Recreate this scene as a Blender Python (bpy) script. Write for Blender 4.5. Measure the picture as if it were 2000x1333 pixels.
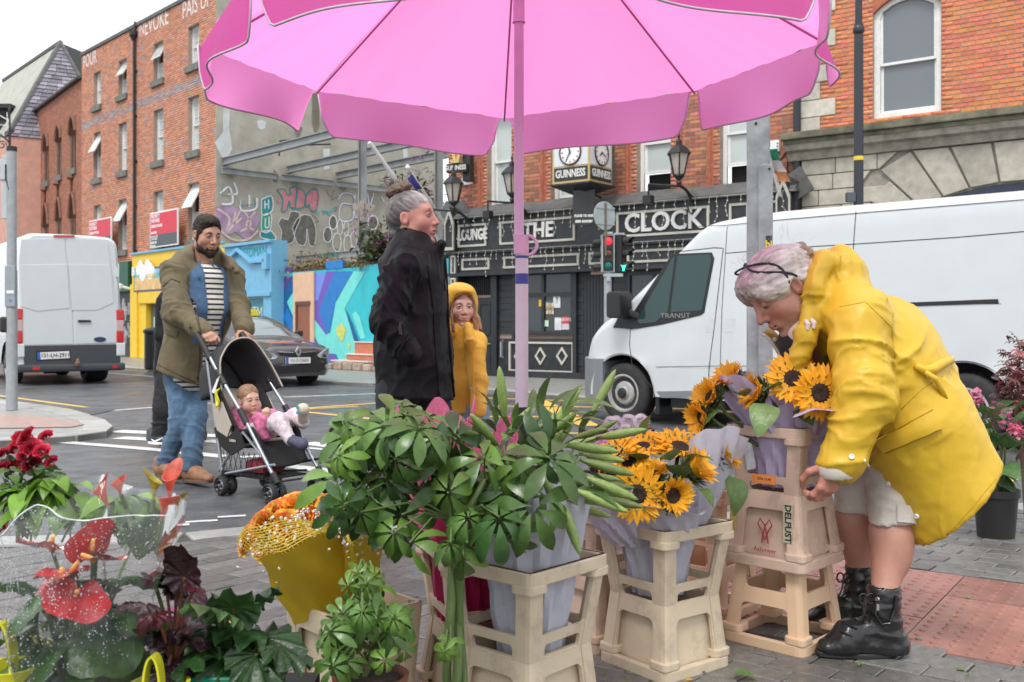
import bpy,bmesh,math,random
import numpy as np
from mathutils import Vector,Matrix,Euler,Quaternion
for o in list(bpy.data.objects):bpy.data.objects.remove(o)
C=bpy.context.scene.collection
R=math.radians;PI=math.pi
rnd=random.Random(7)
H,F,HZ,RZ=1.05,1944.4,640.0,-.06
cam=bpy.data.cameras.new('camera');camo=bpy.data.objects.new('camera',cam);C.objects.link(camo)
camo.location=(0,0,H);camo.rotation_euler=(R(90),0,0)
cam.lens=35;cam.sensor_width=36;cam.shift_y=-26.5/2000;cam.clip_start=.05;cam.clip_end=600
cam.dof.use_dof=True;cam.dof.focus_distance=3.6;cam.dof.aperture_fstop=7.1
bpy.context.scene.camera=camo
SUN_EL,SUN_ROT=R(58),R(200)
w=bpy.data.worlds.new('World');bpy.context.scene.world=w;w.use_nodes=True
nt=w.node_tree;bg=nt.nodes['Background']
sky=nt.nodes.new('ShaderNodeTexSky');sky.sky_type='NISHITA';sky.sun_disc=False
sky.sun_elevation=SUN_EL;sky.sun_rotation=SUN_ROT;sky.air_density=1.4;sky.dust_density=4.0;sky.ozone_density=1.0
hs=nt.nodes.new('ShaderNodeHueSaturation');hs.inputs['Saturation'].default_value=.12
mx=nt.nodes.new('ShaderNodeMix');mx.data_type='RGBA';mx.inputs[0].default_value=.72
mx.inputs[7].default_value=(11.4,11.8,12.3,1)
nt.links.new(sky.outputs[0],hs.inputs['Color']);nt.links.new(hs.outputs[0],mx.inputs[6])
nt.links.new(mx.outputs[2],bg.inputs[0]);bg.inputs[1].default_value=.10
sun=bpy.data.lights.new('sun','SUN');sun.energy=1.5;sun.angle=R(18);sun.color=(1,.97,.92)
suno=bpy.data.objects.new('sun',sun);C.objects.link(suno)
sd=Vector((math.sin(SUN_ROT)*math.cos(SUN_EL),math.cos(SUN_ROT)*math.cos(SUN_EL),math.sin(SUN_EL)))
suno.rotation_euler=(-sd).to_track_quat('-Z','Y').to_euler();suno.location=(0,0,30)
vs=bpy.context.scene.view_settings
bpy.context.scene.display_settings.display_device='sRGB'
vs.view_transform='Standard';vs.look='None';vs.exposure=0.55;vs.gamma=1;vs.use_curve_mapping=False
cy=bpy.context.scene.cycles;cy.max_bounces=8;cy.transparent_max_bounces=16;cy.caustics_reflective=False;cy.caustics_refractive=False
def at(px,py,Y):return Vector(((px-1000)/F*Y,Y,H-(py-HZ)/F*Y))
def gp(px,py,Z=0.0):
 Y=F*(H-Z)/(py-HZ);return Vector(((px-1000)/F*Y,Y,Z))
MATS={}
def srgb(h):
 c=[int(h[i:i+2],16)/255 for i in(0,2,4)]
 return tuple(x/12.92 if x<=.04045 else((x+.055)/1.055)**2.4 for x in c)
def M(name,col=(.5,.5,.5),rough=.6,var=.12,sc=9,bump=0,bsc=60,metal=0,coat=0,spec=.5,tint=False,trans=0,dirt=0,dcol=(.05,.045,.04),dsc=3,
 sheen=0,sss=0,aniso=None,emit=0,objvar=0):
 if name in MATS:return MATS[name]
 if isinstance(col,str):col=srgb(col)
 m=bpy.data.materials.new(name);MATS[name]=m;m.use_nodes=True
 n=m.node_tree.nodes;l=m.node_tree.links;b=n['Principled BSDF']
 tc=n.new('ShaderNodeTexCoord');mp=n.new('ShaderNodeMapping');l.new(tc.outputs['Object'],mp.inputs[0])
 if aniso:mp.inputs['Scale'].default_value=aniso
 nz=n.new('ShaderNodeTexNoise');nz.inputs['Scale'].default_value=sc;nz.inputs['Detail'].default_value=5;nz.inputs['Roughness'].default_value=.6
 l.new(mp.outputs[0],nz.inputs['Vector'])
 def mix(f,a,c,blend='MIX'):
  x=n.new('ShaderNodeMix');x.data_type='RGBA';x.blend_type=blend
  for s,v in((0,f),(6,a),(7,c)):
   if hasattr(v,'is_linked'):l.new(v,x.inputs[s])
   else:x.inputs[s].default_value=v if s==0 else(*v[:3],1)
  return x.outputs[2]
 cr=n.new('ShaderNodeMapRange');cr.inputs[1].default_value=.3;cr.inputs[2].default_value=.7;l.new(nz.outputs['Fac'],cr.inputs[0])
 c=mix(cr.outputs[0],[x*(1-var)for x in col],[min(1,x*(1+var))for x in col])
 if tint:
  a=n.new('ShaderNodeAttribute');a.attribute_name='tint';c=mix(1.0,c,a.outputs['Color'],'MULTIPLY')
 if objvar:
  oi=n.new('ShaderNodeObjectInfo');h2=n.new('ShaderNodeHueSaturation');mr=n.new('ShaderNodeMapRange')
  l.new(oi.outputs['Random'],mr.inputs[0]);mr.inputs[3].default_value=1-objvar;mr.inputs[4].default_value=1+objvar
  l.new(mr.outputs[0],h2.inputs['Value']);l.new(c,h2.inputs['Color']);c=h2.outputs[0]
 if dirt:
  d=n.new('ShaderNodeTexNoise');d.inputs['Scale'].default_value=dsc;d.inputs['Detail'].default_value=8;d.inputs['Roughness'].default_value=.7
  l.new(tc.outputs['Object'],d.inputs['Vector']);dr=n.new('ShaderNodeMapRange');l.new(d.outputs['Fac'],dr.inputs[0])
  dr.inputs[1].default_value=.5;dr.inputs[2].default_value=.75;dr.inputs[4].default_value=dirt;c=mix(dr.outputs[0],c,dcol)
 l.new(c,b.inputs['Base Color']);b.inputs['Roughness'].default_value=rough
 b.inputs['Metallic'].default_value=metal;b.inputs['Specular IOR Level'].default_value=spec
 b.inputs['Coat Weight'].default_value=coat;b.inputs['Coat Roughness'].default_value=.06
 if sheen:b.inputs['Sheen Weight'].default_value=sheen
 if sss:b.inputs['Subsurface Weight'].default_value=sss;b.inputs['Subsurface Radius'].default_value=(.012,.005,.003);b.inputs['Subsurface Scale'].default_value=1
 if emit:l.new(c,b.inputs['Emission Color']);b.inputs['Emission Strength'].default_value=emit
 if bump:
  bz=n.new('ShaderNodeTexNoise');bz.inputs['Scale'].default_value=bsc;bz.inputs['Detail'].default_value=4;l.new(mp.outputs[0],bz.inputs['Vector'])
  bp=n.new('ShaderNodeBump');bp.inputs['Strength'].default_value=bump;bp.inputs['Distance'].default_value=.01
  l.new(bz.outputs['Fac'],bp.inputs['Height']);l.new(bp.outputs[0],b.inputs['Normal'])
 if trans:
  out=n['Material Output'];tr=n.new('ShaderNodeBsdfTranslucent');l.new(c,tr.inputs[0]);ms=n.new('ShaderNodeMixShader')
  ms.inputs[0].default_value=trans;l.new(b.outputs[0],ms.inputs[1]);l.new(tr.outputs[0],ms.inputs[2]);l.new(ms.outputs[0],out.inputs[0])
 return m
def glassmat(name,col,rough=.03,alpha=.0,spec=.6):
 """window glass: dark or clear see-through sheet with reflections"""
 if name in MATS:return MATS[name]
 m=bpy.data.materials.new(name);MATS[name]=m;m.use_nodes=True;n=m.node_tree.nodes;l=m.node_tree.links;b=n['Principled BSDF']
 b.inputs['Base Color'].default_value=(*col,1);b.inputs['Roughness'].default_value=rough;b.inputs['Specular IOR Level'].default_value=spec
 if alpha:
  t=n.new('ShaderNodeBsdfTransparent');t.inputs[0].default_value=(.9,.95,.93,1);f=n.new('ShaderNodeFresnel');f.inputs[0].default_value=1.5
  g=n.new('ShaderNodeBsdfGlossy');g.inputs['Roughness'].default_value=rough;x=n.new('ShaderNodeMixShader');y=n.new('ShaderNodeMixShader')
  l.new(f.outputs[0],x.inputs[0]);l.new(t.outputs[0],x.inputs[1]);l.new(g.outputs[0],x.inputs[2])
  y.inputs[0].default_value=1-alpha;l.new(x.outputs[0],y.inputs[1]);l.new(b.outputs[0],y.inputs[2]);l.new(y.outputs[0],n['Material Output'].inputs[0])
 return m
def props(o,label=None,cat=None,group=None,kind=None):
 if label:o['label']=label
 if cat:o['category']=cat
 if group:o['group']=group
 if kind:o['kind']=kind
 return o
def thing(name,label,cat,loc=(0,0,0),rz=0,group=None):
 o=bpy.data.objects.new(name,None);C.objects.link(o);o.location=loc;o.rotation_euler=(0,0,rz);o.empty_display_size=.1
 return props(o,label,cat,group)
def link(name,me,parent=None,loc=None,rot=None,mat=None):
 o=bpy.data.objects.new(name,me);C.objects.link(o)
 if parent:o.parent=parent
 if loc is not None:o.location=loc
 if rot is not None:o.rotation_euler=rot
 if mat is not None and not me.materials:me.materials.append(mat)
 return o
def dup(o,parent=None,**kw):
 c=o.copy();C.objects.link(c)
 if parent:c.parent=parent
 for ch in list(o.children):dup(ch,c)
 for k,v in kw.items():
  if k in('label','group'):c[k]=v
  else:setattr(c,k,v)
 return c
def mesh_np(name,V,Fc,mat=None,smooth=False,tint=None):
 """V (n,3), Fc list of faces or (m,4)/(m,3) array"""
 me=bpy.data.meshes.new(name)
 if isinstance(Fc,np.ndarray):
  V=np.asarray(V,np.float32);m,k=Fc.shape
  me.vertices.add(len(V));me.vertices.foreach_set('co',V.ravel());me.loops.add(m*k);me.loops.foreach_set('vertex_index',Fc.ravel().astype(np.int32))
  me.polygons.add(m);me.polygons.foreach_set('loop_start',np.arange(0,m*k,k,dtype=np.int32));me.update(calc_edges=True);me.validate()
 else:me.from_pydata([tuple(v)for v in V],[],Fc);me.update()
 if smooth:me.polygons.foreach_set('use_smooth',[True]*len(me.polygons))
 if tint is not None:
  a=me.color_attributes.new('tint','FLOAT_COLOR','POINT');t=np.ones((len(V),4),np.float32);t[:,:3]=tint;a.data.foreach_set('color',t.ravel())
 if mat is not None:me.materials.append(mat)
 return me
class MB:
 """collects boxes, tubes, lathes, sheets; build() links them as one mesh object"""
 def __init__(s):s.v=[];s.f=[];s.mi=[];s.st=[];s.cur=0;s.T=None
 def add(s,vs,fs):
  b=len(s.v);s.st.append((b,len(s.f)));s.v+=[Vector(v)if s.T is None else s.T@Vector(v)for v in vs]
  for f in fs:s.f.append([b+i for i in f]);s.mi.append(s.cur)
  return s
 def box(s,x0,x1,y0,y1,z0,z1):
  return s.add([(x0,y0,z0),(x1,y0,z0),(x1,y1,z0),(x0,y1,z0),(x0,y0,z1),(x1,y0,z1),(x1,y1,z1),(x0,y1,z1)],
     [(3,2,1,0),(4,5,6,7),(0,1,5,4),(1,2,6,5),(2,3,7,6),(3,0,4,7)])
 def bar(s,a,b,w,h=None,up=(0,0,1)):
  a,b=Vector(a),Vector(b);h=h or w;d=(b-a).normalized();up=Vector(up)
  if abs(d.dot(up))>.98:up=Vector((0,1,0))
  x=d.cross(up).normalized()*w/2;y=x.cross(d).normalized()*h/2
  vs=[p+i*x+j*y for p in(a,b)for i,j in((-1,-1),(1,-1),(1,1),(-1,1))]
  return s.add(vs,[(0,1,2,3),(7,6,5,4),(0,4,5,1),(1,5,6,2),(2,6,7,3),(3,7,4,0)])
 def tube(s,pts,r,n=8,cap=True):
  pts=[Vector(p)for p in pts];k=len(pts);rs=r if isinstance(r,(list,tuple))else[r]*k
  t0=(pts[1]-pts[0]).normalized();u=t0.orthogonal().normalized();vs=[]
  for i,p in enumerate(pts):
   t=(pts[min(i+1,k-1)]-pts[max(i-1,0)]).normalized();u=(u-t*u.dot(t));u=u.normalized()if u.length>1e-6 else t.orthogonal().normalized();v=t.cross(u)
   vs+=[p+(u*math.cos(2*PI*j/n)+v*math.sin(2*PI*j/n))*rs[i]for j in range(n)]
  fs=[(i*n+j,i*n+(j+1)%n,(i+1)*n+(j+1)%n,(i+1)*n+j)for i in range(k-1)for j in range(n)]
  if cap:fs+=[tuple(range(n-1,-1,-1)),tuple((k-1)*n+j for j in range(n))]
  return s.add(vs,fs)
 def lathe(s,prof,n=20,c=(0,0,0),axis=(0,0,1),cap=True):
  q=Vector((0,0,1)).rotation_difference(Vector(axis).normalized());c=Vector(c)
  vs=[c+q@Vector((r*math.cos(2*PI*j/n),r*math.sin(2*PI*j/n),z))for r,z in prof for j in range(n)];k=len(prof)
  fs=[(i*n+j,i*n+(j+1)%n,(i+1)*n+(j+1)%n,(i+1)*n+j)for i in range(k-1)for j in range(n)]
  if cap:fs+=[tuple(range(n-1,-1,-1)),tuple((k-1)*n+j for j in range(n))]
  return s.add(vs,fs)
 def prism(s,poly,d,ax=(1,0,0),ay=(0,0,1),o=(0,0,0)):
  """polygon in the (ax, ay) plane at o, extruded by vector d"""
  ax,ay,o,d=Vector(ax),Vector(ay),Vector(o),Vector(d);n=len(poly);p=[o+ax*x+ay*y for x,y in poly]
  return s.add(p+[q+d for q in p],[tuple(range(n)),tuple(range(2*n-1,n-1,-1))]+[(i,i+n,(i+1)%n+n,(i+1)%n)for i in range(n)])
 def frame(s,outer,inner,d,ax=(1,0,0),ay=(0,0,1),o=(0,0,0)):
  """ring between two loops of equal count, extruded by d"""
  ax,ay,o,d=Vector(ax),Vector(ay),Vector(o),Vector(d);n=len(outer)
  P=[[o+ax*x+ay*y+e for x,y in L]for L in(outer,inner)for e in(Vector(),d)]
  vs=sum(P,[]);fs=[]
  for i in range(n):
   j=(i+1)%n
   fs+=[(i,j,2*n+j,2*n+i),(n+j,n+i,3*n+i,3*n+j),(j,i,n+i,n+j),(2*n+i,2*n+j,3*n+j,3*n+i)]
  return s.add(vs,fs)
 def grid(s,fn,nu,nv,wrap=False):
  vs=[fn(i/(nu if wrap else nu-1),j/(nv-1))for i in range(nu)for j in range(nv)]
  return s.add(vs,[(i*nv+j,i*nv+j+1,((i+1)%nu)*nv+j+1,((i+1)%nu)*nv+j)for i in range(nu if wrap else nu-1)for j in range(nv-1)])
 def mesh(s,name,mats,smooth=False,bevel=0,merge=0):
  me=bpy.data.meshes.new(name);me.from_pydata(s.v,[],s.f)
  for m in(mats if isinstance(mats,(list,tuple))else[mats]):me.materials.append(m)
  if any(s.mi):me.polygons.foreach_set('material_index',s.mi)
  bm=bmesh.new();bm.from_mesh(me)
  if merge:bmesh.ops.remove_doubles(bm,verts=bm.verts,dist=merge)
  bmesh.ops.recalc_face_normals(bm,faces=bm.faces)
  if bevel:
   es=[e for e in bm.edges if len(e.link_faces)==2 and e.calc_face_angle(0)>.5]
   bmesh.ops.bevel(bm,geom=es,offset=bevel,segments=1 if bevel<.004 else 2,affect='EDGES',profile=.6,clamp_overlap=True)
  bm.to_mesh(me);bm.free()
  if smooth:
   me.polygons.foreach_set('use_smooth',[True]*len(me.polygons))
   if smooth is not True:me.set_sharp_from_angle(angle=R(smooth))
  return me
 def build(s,name,mats,parent=None,loc=None,rot=None,smooth=False,bevel=0,merge=0):
  return link(name,s.mesh(name,mats,smooth,bevel,merge),parent,loc,rot)
def each(mb,name,mats,parent,**k):
 """one object for every piece added"""
 E=mb.st+[(len(mb.v),len(mb.f))]
 for(v0,f0),(v1,f1)in zip(E,E[1:]):
  q=MB();q.v=mb.v[v0:v1];q.f=[[i-v0 for i in f]for f in mb.f[f0:f1]];q.mi=mb.mi[f0:f1];q.build(name,mats,parent,**k)
def text(name,s,size,mat,parent,loc,rot=(PI/2,0,0),ext=.004,bold=0,sx=1,align='CENTER',sp=1,shear=0):
 c=bpy.data.curves.new(name,'FONT');c.body=s;c.size=size;c.extrude=ext;c.offset=bold;c.align_x=align;c.align_y='CENTER'
 c.space_character=sp;c.shear=shear;c.resolution_u=3;c.materials.append(mat)
 t=bpy.data.objects.new('tmp',c);me=bpy.data.meshes.new_from_object(t);bpy.data.objects.remove(t);me.name=name
 if not me.materials:me.materials.append(mat)
 return link(name,me,parent,loc,rot)if sx==1 else _sx(link(name,me,parent,loc,rot),sx)
def _sx(o,sx):o.data.transform(Matrix.Diagonal((sx,1,1,1)));return o
def rrect(w,h,r,n=4,cx=0,cy=0):
 """rounded rectangle loop"""
 return[(cx+sx*(w/2-r)+r*math.cos(R(a0+90*k/n)),cy+sy*(h/2-r)+r*math.sin(R(a0+90*k/n)))
   for sx,sy,a0 in((1,1,0),(-1,1,90),(-1,-1,180),(1,-1,270))for k in range(n+1)]
def vnoise(p,seed=0):
 """vectorised value noise, p (n,3) -> (n,) in -1..1"""
 i=np.floor(p).astype(np.int64);f=p-i;f=f*f*(3-2*f);out=0
 def h(a):
  x=(a[:,0]*374761393+a[:,1]*668265263+a[:,2]*2147483647+seed*1274126177)&0xffffffff
  x=((x^(x>>13))*1274126177)&0xffffffff;return((x^(x>>16))&0xffff)/32767.5-1
 for dx in(0,1):
  for dy in(0,1):
   for dz in(0,1):
    wgt=(f[:,0]if dx else 1-f[:,0])*(f[:,1]if dy else 1-f[:,1])*(f[:,2]if dz else 1-f[:,2])
    out=out+wgt*h(i+np.array([dx,dy,dz]))
 return out
# ================================================================ ground
def asphalt():
 m=bpy.data.materials.new('wet_asphalt');m.use_nodes=True;n=m.node_tree.nodes;l=m.node_tree.links;b=n['Principled BSDF']
 tc=n.new('ShaderNodeTexCoord')
 def noise(s,d=6,r=.6):
  z=n.new('ShaderNodeTexNoise');z.inputs['Scale'].default_value=s;z.inputs['Detail'].default_value=d;z.inputs['Roughness'].default_value=r;l.new(tc.outputs['Object'],z.inputs['Vector']);return z.outputs['Fac']
 def rng(x,a,b_,c,d):
  r=n.new('ShaderNodeMapRange');l.new(x,r.inputs[0]);r.inputs[1].default_value=a;r.inputs[2].default_value=b_;r.inputs[3].default_value=c;r.inputs[4].default_value=d;return r.outputs[0]
 big=noise(.55,5);grain=noise(120,4);mid=noise(4,6)
 r=n.new('ShaderNodeValToRGB');l.new(mid,r.inputs[0]);r.color_ramp.elements[0].position=.35;r.color_ramp.elements[1].position=.7
 r.color_ramp.elements[0].color=(.06,.063,.069,1);r.color_ramp.elements[1].color=(.135,.138,.144,1)
 g=n.new('ShaderNodeMix');g.data_type='RGBA';g.blend_type='MULTIPLY';g.inputs[0].default_value=1;l.new(r.outputs[0],g.inputs[6])
 gr=n.new('ShaderNodeCombineColor');v=rng(grain,.3,.7,.15,1.9)
 for i in range(3):l.new(v,gr.inputs[i])
 l.new(gr.outputs[0],g.inputs[7]);l.new(g.outputs[2],b.inputs['Base Color'])
 l.new(rng(big,.42,.62,.28,.6),b.inputs['Roughness'])
 bp=n.new('ShaderNodeBump');bp.inputs['Strength'].default_value=.6;bp.inputs['Distance'].default_value=.008;l.new(grain,bp.inputs['Height']);l.new(bp.outputs[0],b.inputs['Normal'])
 return m
ASPH=asphalt()
me=mesh_np('road',[(-150,-60,RZ),(150,-60,RZ),(150,250,RZ),(-150,250,RZ)],[(0,1,2,3)],ASPH);props(link('road',me),kind='structure')
CONC=M('pavement_concrete',(.3,.295,.28),.45,.2,5,.2,80,dirt=.5,dcol=(.12,.115,.11))
KERB=M('kerb_stone',(.36,.355,.34),.45,.2,6,.25,60,tint=True,dirt=.4,dcol=(.16,.15,.14))
MORT=M('paving_joint',(.05,.048,.044),.7,.3,20)
PAVE=M('paver_block',(.135,.131,.124),.33,.28,26,.3,160,tint=True,dirt=.35,dcol=(.07,.068,.066),dsc=2.2)
near=[Vector((-9,4.6,0)),gp(-200,1052),gp(0,1048),gp(360,1040),gp(500,1026),gp(1950,985),Vector((9,7.3,0))]
def strip(poly,z,zb,name,mat,kind='structure'):
 mb=MB();mb.prism([(p[0],p[1])for p in poly],(0,0,z-zb),(1,0,0),(0,1,0),(0,0,zb));return props(mb.build(name,mat),kind=kind)
nearpoly=[Vector((9,-8,0)),Vector((9,7.3,0))]+near[::-1][1:]+[Vector((-9,-8,0))]
pav=strip(nearpoly,-.012,-.3,'near_pavement',MORT)
def stones(poly,L,wdt,zt,zb,parent,name,inset=0,gap=.006,mat=None,jit=.004):
 """kerb stones along a polyline, lying to its right-hand side"""
 segs=[(poly[i],poly[i+1])for i in range(len(poly)-1)];k=0
 for a,b in segs:
  d=(b-a);n=max(1,round(d.length/L));d.normalize();q=Vector((d.y,-d.x,0));ln=(b-a).length/n
  for i in range(n):
   p0=a+d*(i*ln+gap/2);p1=a+d*((i+1)*ln-gap/2);t=.8+.4*rnd.random();h=zt+rnd.uniform(-jit,jit)
   mb=MB();mb.add([p0,p1,p1+q*wdt,p0+q*wdt],[]);mb.v=[]
   P=[p0,p1,p1+q*wdt,p0+q*wdt];mb.add([(p.x,p.y,zb)for p in P]+[(p.x,p.y,h)for p in P],[(3,2,1,0),(4,5,6,7),(0,1,5,4),(1,2,6,5),(2,3,7,6),(3,0,4,7)])
   me=mb.mesh('kerb_stone',mat or KERB,bevel=.012)
   a_=me.color_attributes.new('tint','FLOAT_COLOR','POINT');a_.data.foreach_set('color',[t,t,t*.98,1]*len(me.vertices))
   link(name,me,parent);k+=1
stones(near,.6,.2,.004,-.14,pav,'kerb_stone')
dA,dB=Vector((.643,.766,0)),Vector((.819,-.574,0))
def kerbY(x):
 for a,b in zip(near,near[1:]):
  if a.x<=x<=b.x:return a.y+(b.y-a.y)*(x-a.x)/(b.x-a.x)
 return 5
tac0=gp(1752,1259);NB=Vector((.574,.819,0));TW=1.11
def in_tac(p):
 s=(p-tac0).dot(NB);return-.0<s<TW and(p-tac0).dot(dB)>-TW
pv=[]
for(du,dv,x0,x1)in((dA,-dB,-9,-.2),(dB,dA,-.35,9)):
 for j in range(-140,140):
  for i in range(-70,70):
   o=du*(i*.2+(.1 if j%2 else 0))+dv*(j*.1)+Vector((0,3.4,0));c=o+du*.1+dv*.05
   if not(x0<c.x<=x1)or c.y<-.5 or c.y>kerbY(c.x)-.26 or in_tac(c)or c.x<-4 or c.x>4.6:continue
   pv.append((c,o,du,dv))
def paver_mesh(du,dv,L=.196,W=.096,b=.004):
 a=[]
 for z,e in((-.04,0),(-b*.8,0),(0,b)):
  a+=[du*x+dv*y+Vector((0,0,z))for x,y in((e,e),(L-e,e),(L-e,W-e),(e,W-e))]
 f=[(8,9,10,11)]+[(k*4+i,k*4+(i+1)%4,k*4+4+(i+1)%4,k*4+4+i)for k in(0,1)for i in range(4)]
 return np.array([tuple(v)for v in a]),f
def inview(c,m=30):
 if c.y<.3:return False
 x=1000+c.x/c.y*F;y=HZ+(H-c.z)/c.y*F;return-m<x<2000+m and-m<y<1333+m
def hidden(c):
 x=1000+c.x/c.y*F;y=HZ+(H-c.z)/c.y*F
 return(560<x<1400 and y>1000)or(x<290 and y>1050)or(290<=x<560 and y>1190)
vis=sorted([p for p in pv if inview(p[0])and not hidden(p[0])],key=lambda p:p[0].length)[:300];vid={id(p)for p in vis}
def ptint():
 t=rnd.uniform(.72,1.25);return(t*rnd.uniform(.98,1.04),t,t*rnd.uniform(.94,1.02))
var={}
for k,(du,dv)in enumerate(((dA,-dB),(dB,dA))):
 V,f=paver_mesh(du,dv);var[k]=[]
 for q in range(9):
  V2=V.copy();V2[:,2]+=0;var[k].append(mesh_np('paver',V2,f,PAVE,tint=np.array(ptint())))
VV,FF,TT=[],[],[]
for p in pv:
 k=0 if p[2]is dA else 1;z=rnd.uniform(-.003,.002)
 if id(p)in vid:link('paver',rnd.choice(var[k]),pav,p[1]+Vector((0,0,z)),(rnd.uniform(-.008,.008),rnd.uniform(-.008,.008),0))
 else:
  V,f=paver_mesh(p[2],p[3]);b=len(VV)*12;VV.append(V+np.array(p[1])+np.array([0,0,z]));TT+=[ptint()]*12;FF+=[tuple(b+i for i in q)for q in f]
me=mesh_np('paving_blocks',np.concatenate(VV),FF,PAVE,tint=np.array(TT));props(link('paving_blocks',me,pav),kind='stuff')
RED=M('red_tactile',(.30,.135,.105),.34,.18,9,.15,90,tint=True,dirt=.35,dcol=(.2,.13,.11))
S=TW/3
def blister_slab():
 mb=MB();mb.box(.002,S-.002,.002,S-.002,-.04,0);n=6
 for i in range(n):
  for j in range(n):
   cx,cy=(i+.5)*S/n,(j+.5)*S/n;mb.lathe([(.0125,0),(.0115,.0028),(.008,.0045),(.001,.005)],8,(cx,cy,-.0005),cap=False)
 V=[dB*v.x+NB*v.y+Vector((0,0,v.z))for v in mb.v];return np.array([tuple(v)for v in V]),mb.f
V,f=blister_slab();sl=[mesh_np('tactile_slab',V,f,RED,tint=np.array((t,t*g,t*g)))for t,g in((.85,1),(1,.97),(1.1,1.02),(.95,.93))]
for i in range(-6,12):
 for j in range(3):
  o=tac0+dB*(i*S)+NB*(j*S);c=o+dB*S/2
  if i>=-3 and c.x<4.6:link('tactile_slab',rnd.choice(sl),pav,o+Vector((0,0,rnd.uniform(-.002,.002))))
farl=[Vector((-60,75,0)),gp(60,690),gp(240,718),gp(555,742),gp(727,749),gp(952,761),gp(1168,779)]
farl+=[farl[-1]+Vector((.806,-.592,0))*12,farl[-1]+Vector((.806,-.592,0))*30]
fp=strip([(p.x,p.y)for p in farl]+[(40,40),(40,120),(-60,120)],0,-.3,'far_pavement',M('far_paving',(.27,.265,.25),.4,.22,3,.2,50,dirt=.45,dcol=(.15,.145,.14)))
stones(farl[1:8],.95,-.3,.006,-.11,fp,'kerb_stone')
isl=[gp(x,y)for x,y in((-150,764),(-60,773),(60,788),(150,803),(205,819),(221,832),(207,843),(150,851),(60,858),(-150,868))]
ic=strip([(p.x,p.y)for p in isl],-.004,-.3,'corner_pavement',CONC)
stones(isl,.8,.28,.004,-.11,ic,'kerb_stone')
rp=[gp(x,y,.004)for x,y in((-100,806),(60,811),(150,823),(165,829),(140,834),(40,836),(-100,838))]
mb=MB();mb.add(rp,[tuple(range(len(rp)))]);mb.build('tactile_panel',M('red_tactile_far',(.38,.25,.21),.4,.2,8,.2),ic)
WHT=M('white_line_paint',(.62,.62,.6),.5,.15,30,dirt=.55,dcol=(.12,.125,.13),dsc=9);YEL=M('yellow_line_paint',(.72,.47,.1),.5,.15,30,dirt=.5,dcol=(.14,.12,.09),dsc=9)
def lines(name,mat,L):
 mb=MB()
 for(x0,y0,x1,y1,wd)in L:
  a,b=gp(x0,y0,RZ+.004),gp(x1,y1,RZ+.004);d=(b-a);n=max(2,int(d.length/.5));q=Vector((d.y,-d.x,0)).normalized()*wd/2;r0=len(mb.v)
  for i in range(n+1):
   p=a+d*i/n;e=rnd.uniform(.9,1.08);mb.v+=[p-q*e,p+q*e]
  for i in range(n):mb.f.append([r0+2*i,r0+2*i+2,r0+2*i+3,r0+2*i+1]);mb.mi.append(0)
 return props(mb.build(name,mat),kind='structure')
lines('white_road_markings',WHT,[(194,804,300,796,.12),(310,795,420,787,.12),(555,776,740,769,.12),(224,842,304,846,.25),(231,855,304,858.5,.22),(390,850,440,852,.25),(400,861,450,864,.22),
(60,858.5,310,878.5,.16),(310,878.5,440,892,.16),(598,865,700,878,.2),(556,909,690,926,.16),(580,873,700,884,.1),(60,990,147,1010,.12),(340,1026,370,1024,.06),(362,1020,425,1016,.05),(425,1010,480,1007,.05),(200,728,300,736,.1),
(470,893,560,888,.12)])
lines('yellow_road_markings',YEL,[(-40,768,170,796,.1),(-40,775,140,801,.1),(556,800.5,745,787,.12),(588,804,745,820,.12),(580,800,700,794,.12),(952,778,1168,785,.12),(740,772,952,778,.12),(952,793.5,1172,795.5,.12),(745,790,952,793.5,.12),
(905,814,1143,814.5,.12),(1043,779,1150,832,.28),(1253,845.5,1420,846,.12),(900,846,1148,846.5,.12),(1270,797,1345,799,.12),(1285,789,1430,806,.2),(1380,990,1440,955,.12),(570,745.5,735,753,.1),(240,722,310,728,.1),
(1880,960,1990,930,.14)])
mb=MB();p=gp(128,808,RZ);mb.box(p.x-.45,p.x+.45,p.y-.5,p.y+.5,RZ+.002,RZ+.008);props(mb.build('drain_cover',M('drain_iron',(.06,.06,.062),.5,.3,40)),'grey iron drain cover by the kerb of the pavement corner','drain cover')
# ================================================================ buildings
class Fac:
 """a facade line: local x runs along it (to the right), -y out of it, z up"""
 def __init__(s,o,d):s.o=Vector((o[0],o[1],0));s.d=Vector((d[0],d[1],0)).normalized();s.rz=math.atan2(s.d.y,s.d.x);s.n=Vector((s.d.y,-s.d.x,0))
 def u(s,px,out=0):
  k=(px-1000)/F;o=s.o+s.n*out;return(k*o.y-o.x)/(s.d.x-k*s.d.y)
 def uz(s,px,py,out=0):
  u=s.u(px,out);Y=(s.o+s.n*out+s.d*u).y;return u,H-(py-HZ)/F*Y
 def thing(s,name,label,cat,group=None,u=0):return thing(name,label,cat,s.o+s.d*u,s.rz,group)
 def shift(s,u):return Fac(s.o+s.d*u,s.d)
def cells(W0,W1,Z0,Z1,holes):
 us=sorted({W0,W1,*[max(W0,min(W1,h[i]))for h in holes for i in(0,1)]});zs=sorted({Z0,Z1,*[max(Z0,min(Z1,h[i]))for h in holes for i in(2,3)]})
 for a,b in zip(us,us[1:]):
  for c,d in zip(zs,zs[1:]):
   if not any(h[0]-1e-4<=a and b<=h[1]+1e-4 and h[2]-1e-4<=c and d<=h[3]+1e-4 for h in holes):yield a,b,c,d
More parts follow.
